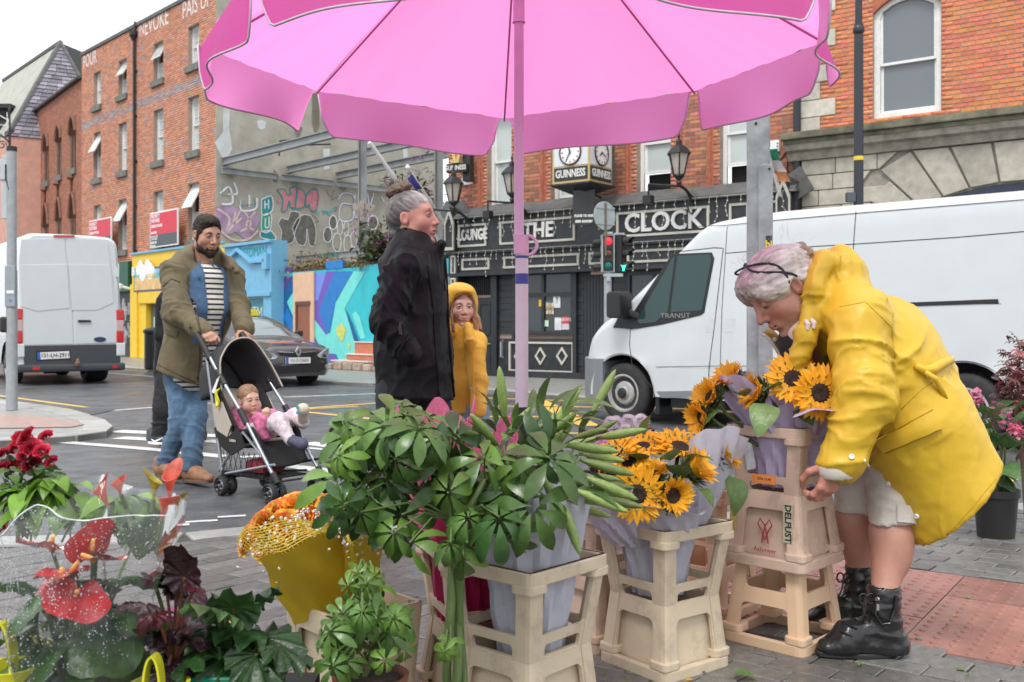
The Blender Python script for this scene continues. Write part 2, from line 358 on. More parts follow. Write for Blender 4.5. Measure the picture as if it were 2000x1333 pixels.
def wall(name,mat,parent,W0,W1,Z0,Z1,holes=(),y=0,depth=.35,reveal=.22):
 mb=MB()
 for a,b,c,d in cells(W0,W1,Z0,Z1,holes):mb.add([(a,y,c),(b,y,c),(b,y,d),(a,y,d)],[(0,1,2,3)])
 for h in holes:
  a,b,c,d=h[:4];r=y+reveal
  mb.add([(a,y,c),(b,y,c),(b,y,d),(a,y,d),(a,r,c),(b,r,c),(b,r,d),(a,r,d)],[(0,4,5,1),(1,5,6,2),(2,6,7,3),(3,7,4,0)])
 mb.add([(W0,y,Z0),(W0,y+depth,Z0),(W0,y+depth,Z1),(W0,y,Z1)],[(0,1,2,3)]);mb.add([(W1,y,Z0),(W1,y+depth,Z0),(W1,y+depth,Z1),(W1,y,Z1)],[(3,2,1,0)])
 mb.add([(W0,y,Z1),(W1,y,Z1),(W1,y+depth,Z1),(W0,y+depth,Z1)],[(0,1,2,3)])
 return mb.build(name,mat,parent)
BRK={}
def brickmat(name,col):return M(name,col,.75,.2,14,.25,90,tint=True,dirt=.25,dcol=(col[0]*.45,col[1]*.5,col[2]*.6),dsc=1.2)
def bricks(parent,mat,W0,W1,Z0,Z1,holes=(),y=0,tint=lambda u,z:rnd.uniform(.75,1.2),nobj=0,vis=None,bl=.225,bh=.075,j=.011,proud=.009):
 V,T,big=[],[],[];r=0;z=Z0
 while z<Z1-.03:
  z1=min(z+bh,Z1);u=W0-(bl/2 if r%2 else 0);hs=sorted((h[0],h[1])for h in holes if h[2]<z+bh*.6 and h[3]>z+bh*.4)
  while u<W1:
   a,b=max(u,W0),min(u+bl,W1);segs=[(a,b)]
   for h0,h1 in hs:
    segs=[s for q in segs for s in((q[0],min(q[1],h0)),(max(q[0],h1),q[1]))if s[1]-s[0]>.03]
   for a,b in segs:
    p=proud+rnd.uniform(-.0025,.003);t=tint((a+b)/2,z);t=t if isinstance(t,tuple)else(t*rnd.uniform(.96,1.05),t,t*rnd.uniform(.92,1.06))
    big.append((a+j/2,b-j/2,z+j/2,z1-j/2,p,t))
   u+=bl
  z+=bh;r+=1
 chosen=set()
 if nobj:
  mw=parent.matrix_basis;full=[]
  for i,q in enumerate(big):
   if abs(q[1]-q[0]-(bl-j))<1e-3 and abs(q[3]-q[2]-(bh-j))<1e-3:
    c=mw@Vector(((q[0]+q[1])/2,y,(q[2]+q[3])/2));px=1000+c.x/c.y*F;py=HZ+(H-c.z)/c.y*F
    if any(v[0]<px<v[2]and v[1]<py<v[3]for v in vis):full.append((c.length,i))
  chosen={i for _,i in sorted(full)[:nobj]}
  E=[]
  for k in range(10):
   L,h2,t=bl-j,bh-j,tint(0,0);t=t if isinstance(t,tuple)else(t*rnd.uniform(.96,1.05),t,t*rnd.uniform(.92,1.06))
   mb=MB();mb.add([(0,0,0),(L,0,0),(L,0,h2),(0,0,h2),(.003,-proud,.003),(L-.003,-proud,.003),(L-.003,-proud,h2-.003),(.003,-proud,h2-.003)],[(4,5,6,7),(0,1,5,4),(1,2,6,5),(2,3,7,6),(3,0,4,7)])
   E.append(mesh_np('brick',mb.v,mb.f,mat,tint=np.array(t)))
  for i in chosen:
   q=big[i];link('brick',rnd.choice(E),parent,(q[0],y+rnd.uniform(-.002,.002),q[2]))
 B=np.array([q[:5]for i,q in enumerate(big)if i not in chosen]);n=len(B)
 if not n:return
 T=np.array([q[5]for i,q in enumerate(big)if i not in chosen]);a,b,c,d,p=B.T;e=.003;yy=np.full(n,y)
 P=np.stack([np.stack(v,1)for v in((a,yy,c),(b,yy,c),(b,yy,d),(a,yy,d),(a+e,y-p,c+e),(b-e,y-p,c+e),(b-e,y-p,d-e),(a+e,y-p,d-e))],1).reshape(-1,3)
 base=np.array([(4,5,6,7),(0,1,5,4),(1,2,6,5),(2,3,7,6),(3,0,4,7)]);FF=(np.arange(n)[:,None,None]*8+base).reshape(-1,4)
 props(link('brickwork',mesh_np('brickwork',P,FF,mat,tint=np.repeat(T,8,0)),parent),kind='stuff')
WFR=M('white_window_paint',(.74,.74,.72),.45,.08,20,dirt=.25,dcol=(.45,.44,.42));GLS=glassmat('window_glass',(.10,.12,.13),.06);GLB=glassmat('pale_glass',(.5,.55,.54),.12)  # pane tones, dark and pale, are set in the glass base colours
SILL=M('sill_stone',(.17,.165,.15),.8,.25,8,.3,50,dirt=.5,dcol=(.06,.058,.05));DARK=M('dark_interior',(.012,.012,.013),.9)
def sash_window(parent,u0,u1,z0,z1,y=.14,glass=None,bars=(0,1),fr=.06,meet=.5,opened=0,hopper=False,sill=True,sillw=.12,arch=0,frmat=None,upglass=None):
 """sash window in an opening; opened = how far the lower sash is raised, hopper = top light tilted out"""
 wm=frmat or WFR;mb=MB();zt=z1-arch;W=u1-u0
 top=[(u0+W*t,zt+arch*(1-(2*t-1)**2))for t in[i/8 for i in range(9)]]if arch else[(u0+W*t,z1)for t in[i/8 for i in range(9)]]
 outer=[(u0,z0)]+[(u0+W*i/8,z0)for i in range(1,8)]+[(u1,z0)]+top[::-1]
 sh=lambda p:(min(max(p[0],u0+fr),u1-fr),min(max(p[1],z0+fr),z1-fr)if not arch else max(z0+fr,p[1]-fr))
 outer2=outer;inner=[sh(p)if p[1]>z0+1e-6 else(min(max(p[0],u0+fr),u1-fr),z0+fr)for p in outer]
 mb.frame(outer2,inner,(0,.07,0),o=(0,y-.02,0));f=mb.build('window',wm,parent)
 zm=z0+(z1-z0)*(1-meet)
 def pane(name,mat,a,b,c,d,yy):
  if arch and d>zt-.02:poly=[(a,c),(b,c)]+[(min(max(p[0],a),b),p[1]-fr)for p in top[::-1]]
  else:poly=[(a,c),(b,c),(b,d),(a,d)]
  m=MB();m.prism(poly,(0,.008,0),o=(0,yy,0));return m.build(name,mat,f)
 def sash(a,b,c,d,yy,nv,nh):
  m=MB();s=.045
  m.box(a,b,yy,yy+.04,c,c+s);m.box(a,b,yy,yy+.04,d-s,d)if not(arch and d>zt)else None
  m.box(a,a+s,yy+.001,yy+.039,c,d if not(arch and d>zt)else zt);m.box(b-s,b,yy+.001,yy+.039,c,d if not(arch and d>zt)else zt)
  for i in range(nv):x=a+(b-a)*(i+1)/(nv+1);m.box(x-.012,x+.012,yy+.002,yy+.038,c+s,d-s)
  for i in range(nh):zz=c+(d-c)*(i+1)/(nh+1);m.box(a+s,b-s,yy+.003,yy+.037,zz-.012,zz+.012)
  return m.build('sash',wm,f)
 a,b=u0+fr,u1-fr;up=upglass or glass or GLS
 if hopper:
  h=(z1-fr-zm);ang=R(28);m=MB();m.box(a,b,-.02,.02,-h,0);m2=m.build('sash',wm,f,(0,y,z1-fr),(-ang,0,0))
  g=MB();g.box(a+.05,b-.05,-.026,-.021,-h+.05,-.05);g.build('pane',GLB,f,(0,y,z1-fr),(-ang,0,0))
  pane('pane',DARK,a,b,zm,z1-fr,y+.08)
 else:
  sash(a,b,zm-.02,z1-fr,y+.012,*bars);pane('pane',up,a,b,zm,z1-fr,y+.03)
 if opened:
  pane('opening',DARK,a,b,z0+fr,z0+fr+opened,y+.2);sash(a,b,z0+fr+opened,zm+opened*.55+.05,y+.055,*bars);pane('pane',glass or GLS,a,b,z0+fr+opened,zm,y+.075)
 else:sash(a,b,z0+fr,zm+.02,y+.055,*bars);pane('pane',glass or GLS,a,b,z0+fr,zm,y+.072)
 if sill:
  s=MB();s.box(u0-.1,u1+.1,-.1,y+.05,z0-sillw,z0);s.build('sill',SILL,f,bevel=.01)
 return f
IRON=M('black_iron',(.012,.013,.016),.45,.2,20);PIPE=M('black_pipe',(.018,.018,.022),.4,.2,10,dirt=.3,dcol=(.07,.06,.05))
LEAD=M('lead_coping',(.10,.10,.10),.7,.3,5,.2,30)
T=Fac((-13.7,35.8),(.686,-.728));tu0,tu1=T.u(160),T.u(421);ZT=11.75
BT=brickmat('terrace_brick',(.60,.265,.16));MTR=M('brick_mortar',(.36,.27,.22),.9,.2,6)
ter=T.thing('brick_terrace','four storey orange brick terrace with tilted white windows and black drainpipe','building')
cols=[(183,197),(231.5,247.5),(300,319),(367.5,389)]
rows=[(156,83,2),(315,214,2),(487,372,2)]
wins=[]
for k,(yb,yt,cc)in enumerate(rows):
 zb,zt=T.uz(310,yb)[1],T.uz(310,yt)[1]
 if k==2:zb,zt=T.uz(239,489)[1],T.uz(378,358)[1]
 for i,(x0,x1)in enumerate(cols):wins.append((T.u(x0),T.u(x1),zb,zt,k,i))
zshop=T.uz(330,490)[1]
wall('wall',MTR,ter,tu0,tu1,0,ZT,[w_[:4]for w_ in wins],depth=9)
zb1,zb2=wins[4][3]+.25,wins[4][3]+.55
def tt(u,z):
 t=rnd.uniform(.78,1.18);bl=(zb1<z<zb2 and rnd.random()<.8)or rnd.random()<.05
 return(t*.6,t*1.15,t*2.0)if bl else(t,t*rnd.uniform(.9,1.1),t*rnd.uniform(.85,1.15))
bricks(ter,BT,tu0,tu1,zshop-.3,ZT,[w_[:4]for w_ in wins],tint=tt)
hop={(0,1),(0,2),(1,0),(2,1),(2,3)}
for a,b,c,d,k,i in wins:sash_window(ter,a,b,c,d,.16,GLB,(1,2),.05,.5,hopper=(k,i)in hop,sillw=.22)
mb=MB();mb.box(tu0-.02,tu1+.02,-.06,.4,ZT,ZT+.12);mb.build('coping',LEAD,ter)
mb=MB();ud=T.u(267);zt_,zb_=T.uz(267,78)[1],zshop-.2
mb.tube([(ud,-.09,zt_),(ud,-.09,zb_)],.055,10);mb.lathe([(.06,0),(.15,.18),(.15,.32)],8,(ud,-.12,zt_-.05));mb.tube([(ud,-.09,zt_+.2),(ud,-.05,zt_+.62)],.05,8)
for i in range(6):mb.box(ud-.08,ud+.08,-.1,-.005,zb_+i*1.6+.3,zb_+i*1.6+.36)
mb.build('drainpipe',PIPE,ter)
GW=M('faded_white_paint',(.75,.7,.68),.8,.2,12)
for s,px,py,sz in(("EVOKE",306,44,.85),("IN",277,60,.6),("PAIS UP",384,10,.8),("POUR",176,118,.7)):
 u,z=T.uz(px,py);text('painted_lettering',s,sz,GW,ter,(u,-.014,z),ext=.002,sx=.75)
RED2=M('sign_red',(.62,.03,.06),.5,.05);CHAR=M('sign_charcoal',(.07,.085,.10),.5,.05);SWH=M('sign_white',(.78,.78,.78),.5,.04)
def estate(px0,px1,py0,py1,lines_,lower,label,cut):
 u0,z1=T.uz(px0,py0,.35);u1,z0=T.uz(px1,py1,.35);W,Hh=u1-u0,z1-z0
 t=thing('estate_agent_board',label,'sign',T.o+T.d*(u0+W/2)+T.n*.35+Vector((0,0,z0)),T.rz,'estate agent boards on the brick terrace')
 mb=MB();mb.box(-W/2,W/2,0,.04,0,Hh);mb.build('board',SWH,t)
 mb=MB();mb.box(-W/2+.05,W/2-.05,-.006,.001,Hh*cut,Hh-.05);mb.build('red_panel',RED2,t);mb=MB();mb.box(-W/2+.05,W/2-.05,-.005,.001,.04,Hh*cut);mb.build('grey_panel',CHAR,t)
 for s,fz,sz in lines_:text('lettering',s,sz*Hh,SWH,t,(-W/2+.1,-.009,Hh*fz),ext=.002,align='LEFT',bold=.004,sx=.8)
 for s,fz,sz in lower:text('lettering',s,sz*Hh,SWH,t,(-W/2+.1,-.009,Hh*fz),ext=.002,align='LEFT',bold=.006,sx=.85)
 mb=MB();mb.box(-.04,.04,.04,.345,Hh*.4,Hh*.5);mb.box(-.04,.04,.04,.345,Hh*.75,Hh*.8);mb.build('bracket',IRON,t)
estate(293,347,417,478,[("PROPERTY",.88,.15),("PARTNERS",.75,.15),("O'BRIEN SWAINE",.6,.12),("01-667 8888",.42,.09)],[("TO LET",.27,.16),("RETAIL UNIT",.14,.08),("Approx. sq. m.",.06,.06)],'red and charcoal estate board reading TO LET on the brick terrace',.36)
estate(174,217,432,487,[("PROPERTY",.86,.15),("PARTNERS",.73,.15),("O'BRIEN SWAINE",.58,.12)],[("BUYING",.30,.15)],'red and charcoal estate board reading BUYING above the white van roof',.42)
YELW=M('yellow_shop_paint',(.78,.52,.03),.5,.08,6,dirt=.25,dcol=(.45,.3,.05));BLU=M('blue_shop_paint',(.16,.42,.62),.5,.1,6,dirt=.3,dcol=(.1,.25,.38));TEAL=M('teal_shutter',(.05,.25,.33),.5,.2,10)
def shop(px0,px1,pyt,out,name,label):
 t=thing(name,label,'shop front',T.o,T.rz);return t,T.u(px0,out),T.u(px1,out),T.uz((px0+px1)/2,pyt,out)[1]
t,a,b,zt=shop(258,438,487,.3,'yellow_shop_front','bright yellow shop front with a painted beach scene over its door')
d0,d1=T.u(285,.3),T.u(309,.3);dz=T.uz(290,594,.3)[1]
wall('wall',YELW,t,a,b,0,zt,[(d0,d1,0,dz),(T.u(330,.3),b-.5,.9,dz)],y=-.3,depth=.28,reveal=.2)
mb=MB();mb.box(a-.03,b+.02,-.36,-.28,zt,zt+.07);mb.build('blue_trim',BLU,t)
mb=MB();mb.box(a-.01,a+.55,-.37,-.302,0,dz+.7);mb.box(d0-.5,b,-.36,-.302,dz+.02,dz+.42);mb.build('pilaster',YELW,t,bevel=.01)
mb=MB();mb.box(d0,d1,-.12,-.06,0,dz);mb.box(T.u(330,.3),b-.5,-.12,-.06,.9,dz);mb.build('dark_glazing',GLS,t)
mb=MB();mb.box(d0+.25,d1-.1,-.135,-.125,.9,dz-.45);mb.build('pale_green_poster',M('pale_green',(.45,.68,.5),.6),t)
s0,sz1=T.uz(264,526,.32);s1,sz0=T.uz(319,568,.32)
sg=MB();sg.box(s0,s1,-.37,-.302,sz0,sz1);sb=sg.build('sign_board',M('sign_dark_edge',(.07,.08,.14),.5),t)
mb=MB();mb.add([(s0+.06,-.373,sz0+.06),(s1-.06,-.373,sz0+.06),(s1-.06,-.373,sz0+.42),(s0+.06,-.373,sz0+.5)],[(0,1,2,3)]);mb.build('painted_sand',M('sand_paint',(.68,.45,.2),.6,.2,4),sb)
mb=MB();mb.add([(s0+.06,-.373,sz0+.5),(s1-.06,-.373,sz0+.42),(s1-.06,-.373,sz0+.6),(s0+.06,-.373,sz0+.66)],[(0,1,2,3)]);mb.build('painted_sea',M('sea_paint',(.12,.45,.5),.6,.2,4),sb)
mb=MB();mb.add([(s0+.06,-.373,sz0+.66),(s1-.06,-.373,sz0+.6),(s1-.06,-.373,sz1-.06),(s0+.06,-.373,sz1-.06)],[(0,1,2,3)]);mb.build('painted_sky',M('sky_paint',(.3,.45,.7),.6,.5,2),sb)
mb=MB();u,z=(s0+s1)/2,sz0+.75
for k in range(7):mb.lathe([(.01,-.003),(.18+.06*(k%3),0),(.01,.003)],10,(s0+.35+k*.2,-.376,z+.12*math.sin(k*2)),(0,-1,0))
mb.build('painted_cloud',SWH,sb)
text('lettering','seaside',.28,YELW,sb,(u+.3,-.38,sz0+.55),ext=.002)
mb=MB();mb.box(a+.25,a+.42,-.42,-.3,zt-.75,zt-.45);mb.build('alarm_box',WFR,t,bevel=.015)
mb=MB();mb.tube([(a-.05,-.31,zt-1.2),(a-.05,-.5,zt-1.15),(a-.1,-.62,zt-1.12)],.05,8);mb.lathe([(.02,-.12),(.11,-.06),(.12,.05),(.03,.1)],10,(a-.15,-.68,zt-1.1));mb.build('lamp_bracket',WFR,t)
t,a2,b2,zt2=shop(229,257,512,.25,'dark_shop_front','narrow dark shop front with white and green sign beside the yellow shop')
wall('wall',M('shop_black',(.03,.033,.035),.6,.3,5),t,a2-1.4,b2-.02,0,zt2,y=-.25,depth=.24)
mb=MB();zz=T.uz(240,570,.3)[1];mb.box(a2-1.3,a2+.45,-.36,-.26,zz,zt2-.05);mb.build('white_sign',M('sign_offwhite',(.6,.66,.63),.6,.2,3),t);mb=MB();mb.box(a2+.46,b2-.03,-.37,-.26,zz,zt2);mb.build('green_sign',M('sign_green',(.01,.09,.05),.5),t)
mb=MB()
for k in range(26):x,z=rnd.uniform(a2+.1,b2-.15),rnd.uniform(.4,zz-.5);mb.box(x,x+rnd.uniform(.08,.3),-.262-.001*(k+1),-.252,z,z+rnd.uniform(.1,.4))
mb.build('torn_posters',M('torn_poster',(.3,.29,.3),.8,.6,3),t)
t,a3,b3,zt3=shop(439,530,474,.4,'blue_shop_front','pale blue single storey shop front with teal roller shutter and graffiti')
wall('wall',BLU,t,a3,b3,0,zt3,[(a3+.25,b3-.45,0,T.uz(480,582,.4)[1])],y=-.4,depth=.5,reveal=.15)
mb=MB();mb.box(a3-.02,b3+.03,-.5,-.38,zt3-.08,zt3);uu,zz=T.uz(445,512,.4);u2,z2=T.uz(494,512,.4);um,zm=T.uz(468,488,.4)
for p,q in(((uu,zz),(um,zm)),((um,zm),(u2,z2)),((uu-.35,zz),(uu,zz)),((u2,z2),(b3-.2,z2))):mb.bar((p[0],-.45,p[1]),(q[0],-.45,q[1]),.14,.1)
mb.box(b3-.34,b3-.08,-.52,-.401,z2-.25,z2+.2);mb.box(a3,b3,-.46,-.401,z2-1.0,z2-.88);mb.build('moulding',BLU,t,bevel=.01)
zs=T.uz(480,582,.4)[1];mb=MB()
for i in range(int(zs/.09)):mb.box(a3+.26,b3-.46,-.3,-.27+.012*(i%2),i*.09,i*.09+.088)
sh=mb.build('roller_shutter',TEAL,t)
text('graffiti','KEZTMO',.62,GW,t,(b3-1.15,-.312,zs-.5),ext=.002,sx=.7,bold=-.01);text('graffiti','FREEDMAN',.38,M('teal_spray',(.03,.33,.33),.7),t,(b3-1.1,-.408,zt3-.3),ext=.002,sx=.9)
T2=Fac((-16.97,39.3),(.61,-.79));BA=brickmat('arcade_brick',(.42,.16,.095));e0,ZA=T2.u(57),10.9
arc=T2.thing('arched_brick_building','brown brick building with tall narrow arched windows and sills','building')
hol=[]
for k,(x0,x1)in enumerate(((64,75.5),(84,95.5),(109,120.5),(135,148.5))):
 ub,ue=T2.u(x0),T2.u(x1);hol+=[(ub,ue,T2.uz(142,331)[1],T2.uz(142,229)[1]),(ub,ue,T2.uz(142,520)[1],T2.uz(142,378)[1])]
wall('wall',MTR,arc,e0,.0,0,ZA,hol,depth=8)
bricks(arc,BA,e0,0,3.2,ZA,hol,tint=lambda u,z:rnd.uniform(.75,1.15))
for k,h in enumerate(hol):
 sash_window(arc,*h,y=.3,glass=GLB,bars=(0,0),fr=.06,meet=.55,sill=k%2==0,sillw=.25)
 mb=MB();W=h[1]-h[0];n=8;r=W*.62 if k%2==0 else W*.9
 top=[(h[0]+W*i/n,h[3]-r+r*math.sin(PI*i/n)**(.7 if k%2==0 else .9))for i in range(n+1)]
 for i in range(n):mb.add([(top[i][0],-.004,top[i][1]),(top[i+1][0],-.004,top[i+1][1]),(top[i+1][0],-.004,h[3]+.01),(top[i][0],-.004,h[3]+.01),(top[i][0],.3,top[i][1]),(top[i+1][0],.3,top[i+1][1])],[(0,1,2,3),(1,0,4,5)])
 mb.tube([(p[0],-.03,p[1]+.03)for p in top],.07,6)
 if k%2:mb.lathe([(.05,0),(.05,.5),(.2,.6),(.12,.78)],6,(h[0]+W/2,-.06,h[3]+.02))
 mb.build('window_arch',M('arch_brick',(.2,.09,.06),.8,.3,8),arc)
 for j in(0,1):
  mb=MB();x=h[j]+(-.0 if j else 0);mb.tube([(x,.1,h[2]),(x,.1,h[3]-r)],.06,6);mb.build('window_shaft',M('arch_brick'),arc)
mb=MB();mb.box(e0-.02,.02,-.1,.3,ZA,ZA+.1);mb.tube([(e0,-.14,ZA+.02),(0,-.14,ZA+.02)],.07,6);mb.build('gutter',LEAD,arc)
pnk=thing('pink_building','pale pink rendered building with grey window sills at the end of the terrace','building',T2.o+T2.d*e0,T2.rz);PK=T2.shift(e0);p0=PK.u(-120)
PINK=M('pink_render',(.60,.33,.255),.85,.12,2.5,.15,30,dirt=.2,dcol=(.4,.2,.15));zq=PK.uz(40,238)[1];ph=[]
for x0,x1,y0,y1 in((39,50,268,308),(28,33,276,318),(39,50,358,422),(26,32,372,432),(2,12,300,340)):ph.append((PK.u(x0),PK.u(x1),PK.uz(45,y1)[1]if x0>30 else PK.uz(x0,y1)[1],PK.uz(45,y0)[1]if x0>30 else PK.uz(x0,y0)[1]))
wall('wall',PINK,pnk,p0,-.02,0,zq,ph,depth=8)
for h in ph:sash_window(pnk,*h,y=.15,glass=GLB,bars=(1,1),fr=.06,sillw=.2)
mb=MB();mb.box(p0,-.03,-.12,.3,zq,zq+.12);mb.build('coping',LEAD,pnk)
u,z=PK.uz(2,436);mb=MB();mb.box(u-.6,u+1.1,-.5,0,z-.1,z+.5);mb.box(u-.5,u+.8,-.3,0,z-.7,z-.11);mb.build('bracket_sign',M('grey_sign',(.25,.27,.28),.6),pnk)
SLT=M('slate',(.21,.20,.225),.6,.35,2.2,.4,25,tint=True);SLTL=M('lit_slate',(.36,.36,.31),.6,.2,2,.3,20)  # lit look of the left roof slope is put into a paler slate colour
sr=thing('slate_roofed_house','house with tall grey slate hipped roof behind the brick terrace','building',(-24,46,0))
P1,P2=at(118,84,48),at(8,158,57.5);A_,B_=at(14,222,44),at(230,150,46.5);D_=at(-160,300,60);inv=Matrix.Translation((24,-46,0));A_.z=B_.z=D_.z=9.5
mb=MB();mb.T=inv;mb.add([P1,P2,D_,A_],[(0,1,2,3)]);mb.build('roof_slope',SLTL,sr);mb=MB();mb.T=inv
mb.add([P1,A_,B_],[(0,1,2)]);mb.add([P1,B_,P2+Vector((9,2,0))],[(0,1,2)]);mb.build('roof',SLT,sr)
nrm=(A_-P1).cross(B_-P1).normalized();nrm=nrm if nrm.y<0 else-nrm;ms=[]
VV,FF,TT=[],[],[];nr=26;Q=A_-P1;S_=B_-P1
for r_ in range(nr):
 f0,f1=r_/nr,(r_+1.25)/nr;c0,c1=P1+Q*f0,P1+S_*f0;d0_,d1_=P1+Q*min(f1,1),P1+S_*min(f1,1);L=(d1_-d0_).length;n=max(1,int(L/.42));off=.5*(r_%2)
 for i in range(n):
  s0_,s1_=(i+.02)/n,(i+.98)/n;b_=len(VV);lift=.05+.02*rnd.random()
  VV+=[tuple(c0.lerp(c1,s0_)+nrm*.015+Vector((24,-46,0))),tuple(c0.lerp(c1,s1_)+nrm*.015+Vector((24,-46,0))),tuple(d0_.lerp(d1_,s1_)+nrm*lift+Vector((24,-46,0))),tuple(d0_.lerp(d1_,s0_)+nrm*lift+Vector((24,-46,0)))]
  t_=rnd.uniform(.6,1.35);TT+=[(t_,t_*.97,t_*1.03)]*4;FF.append((b_,b_+1,b_+2,b_+3))
props(link('slates',mesh_np('slates',VV,FF,SLT,tint=np.array(TT)),sr),kind='stuff')
mb=MB();mb.T=inv;mb.tube([P1,A_],.12,6);mb.tube([P1,P2],.14,6);mb.tube([P1,B_],.12,6);mb.build('ridge_tiles',LEAD,sr)
mb=MB();mb.T=inv;mb.add([A_,B_,D_,A_-Vector((0,0,9.5)),B_-Vector((0,0,9.5)),D_-Vector((0,0,9.5))],[(0,1,4,3),(2,0,3,5)]);mb.build('wall',PINK,sr)
ch=thing('brick_chimney','square brick chimney with dark stepped cornice at the far left edge','chimney',at(-14,640,48).xyz*1)
ch.location=(at(-14,300,47).x,47,0);mb=MB();mb.box(-1.2,.78,0,1.4,5,11.4);mb.build('stack',BA,ch);mb=MB();mb.box(-1.4,1.0,-.2,1.6,10.35,10.75);mb.box(-1.3,.9,-.1,1.5,9.95,10.34);mb.box(-1.3,.88,-.1,1.5,11.4,11.6);mb.build('cornice',IRON,ch)
# ================================================================ vacant lot: party wall, steel frame, painted hoarding
Cn=T.o+T.d*tu1+T.d*.06;PW=Fac((Cn.x,Cn.y),(.728,.686))
REND=M('grey_render',(.36,.34,.285),.85,.22,1.1,.25,12,dirt=.6,dcol=(.17,.16,.125),dsc=.9)
lot=PW.thing('rendered_party_wall','tall stained grey rendered wall with graffiti facing the vacant lot','wall');pu1=PW.u(866)
wall('wall',REND,lot,0,pu1,0,ZT-.05,y=.02,depth=.4)
PAT=M('pale_render_patch',(.52,.55,.55),.8,.15,2);DKP=M('dark_render_stain',(.17,.16,.12),.9,.3,2)
def onwall(fac,pts,d=0):return[fac.uz(x,y)for x,y in pts]
def paint(fac,parent,name,mat,pts,y,close=True):
 P=onwall(fac,pts);mb=MB();mb.add([(u,y,z)for u,z in P],[tuple(range(len(P)))]);return mb.build(name,mat,parent)
def spray(fac,parent,name,mat,pts,wd,y,close=False):
 P=onwall(fac,pts);P=P+[P[0]]if close else P
 n=6;Q=[]
 for i in range(len(P)-1):
  p0=P[max(i-1,0)];p1,p2=P[i],P[i+1];p3=P[min(i+2,len(P)-1)]
  for k in range(n):
   t=k/n;Q.append(tuple(.5*((2*p1[j])+(-p0[j]+p2[j])*t+(2*p0[j]-5*p1[j]+4*p2[j]-p3[j])*t*t+(-p0[j]+3*p1[j]-3*p2[j]+p3[j])*t**3)for j in(0,1)))
 Q.append(P[-1]);mb=MB()
 for i,q in enumerate(Q):
  a,b=Q[max(i-1,0)],Q[min(i+1,len(Q)-1)];d=Vector((b[0]-a[0],b[1]-a[1]));d=d.normalized()if d.length>1e-6 else Vector((1,0));nx,nz=-d.y*wd*.34,d.x*wd*.34
  mb.v+=[Vector((q[0]+nx,y,q[1]+nz)),Vector((q[0]-nx,y,q[1]-nz))]
  if i:k=len(mb.v)-4;mb.f.append([k,k+1,k+3,k+2]);mb.mi.append(0)
 return mb.build(name,mat,parent)
def c2(pts):return[(400+.3*x,150+.3*y)for x,y in pts]
for i,p in enumerate(([(65,430),(120,360),(118,240),(130,190),(165,200),(160,330),(180,470),(150,530),(110,520)],[(340,290),(370,280),(400,295),(395,335),(370,350),(345,330)],[(770,470),(815,470),(812,600),(775,610)],[(1290,470),(1320,465),(1325,570),(1295,560)])):paint(PW,lot,'render_patch',PAT,c2(p),.012-.001*i)
for i,p in enumerate(([(580,330),(640,330),(615,400),(600,400)],[(700,110),(750,110),(745,330),(720,390),(700,300)],[(450,600),(480,640),(470,690),(445,680)])):paint(PW,lot,'damp_stain',DKP,c2(p),.008-.001*i)
PUR=M('spray_mauve',(.36,.25,.38),.8,.35,3);SW=M('spray_white',(.72,.74,.76),.8,.2,8);SGR=M('spray_grey',(.13,.125,.11),.85,.45,5);SGN=M('spray_green',(.02,.30,.20),.7,.2,4);SPK=M('spray_pink',(.55,.20,.24),.7,.2,5);SVI=M('spray_violet',(.12,.09,.32),.7,.2,5);STL=M('spray_teal',(.02,.25,.27),.7,.2,5);SCY=M('spray_cyan',(.05,.42,.5),.7,.2,5)
paint(PW,lot,'graffiti',PUR,c2([(70,850),(150,830),(230,870),(330,870),(360,940),(320,1010),(270,1065),(200,1010),(130,1040),(80,960)]),.004)
for p in([(80,860),(160,920),(140,1010),(190,960),(240,870),(300,960),(230,1010)],[(200,880),(190,960),(240,920)],[(100,1000),(180,1060),(280,1060),(350,1000)],[(330,880),(270,960),(320,1000)]):spray(PW,lot,'graffiti',M('spray_peach',(.6,.47,.42),.8,.2,5),c2(p),.1,-.001)
for p in([(100,760),(160,720),(180,820),(110,830)],[(190,690),(210,760),(150,770)],[(230,800),(240,870),(330,860),(340,790)],[(290,770),(290,850)]):spray(PW,lot,'graffiti',SW,c2(p),.09,-.004)
for p in([(120,690),(115,770),(180,770)],[(230,800),(235,840),(330,830)],[(320,790),(325,850)]):spray(PW,lot,'graffiti',STL,c2(p),.03,-.006)
for k,(p,m)in enumerate(([[(370,800),(435,780),(440,870),(375,900)],STL],[[(370,905),(430,895),(425,1000),(372,1005)],SGN],[[(360,1010),(430,1005),(462,1060),(370,1050)],STL])):
 paint(PW,lot,'graffiti',m,c2(p),.004);spray(PW,lot,'graffiti',SW,c2(p),.05,0,True)
for p in([(390,810),(392,860)],[(415,800),(415,860)],[(390,835),(415,830)],[(395,920),(395,980),(418,980)],[(418,910),(418,980)]):spray(PW,lot,'graffiti',SW,c2(p),.06,-.003)
H1=[[(470,735),(520,735),(535,770),(560,765),(555,730),(600,725),(590,850),(560,850),(550,810),(530,870),(500,875),(510,800)],[(600,725),(640,745),(660,800),(640,850),(590,855)],[(650,800),(690,740),(735,745),(725,870),(690,870),(680,830),(660,850)]]
for p in H1:paint(PW,lot,'graffiti',SPK,c2(p),.003);spray(PW,lot,'graffiti',STL,c2(p),.06,-.001,True)
for p in([(475,800),(485,825)],[(742,770),(735,800)],[(738,820),(730,835)]):spray(PW,lot,'graffiti',SPK,c2(p),.12,-.001)
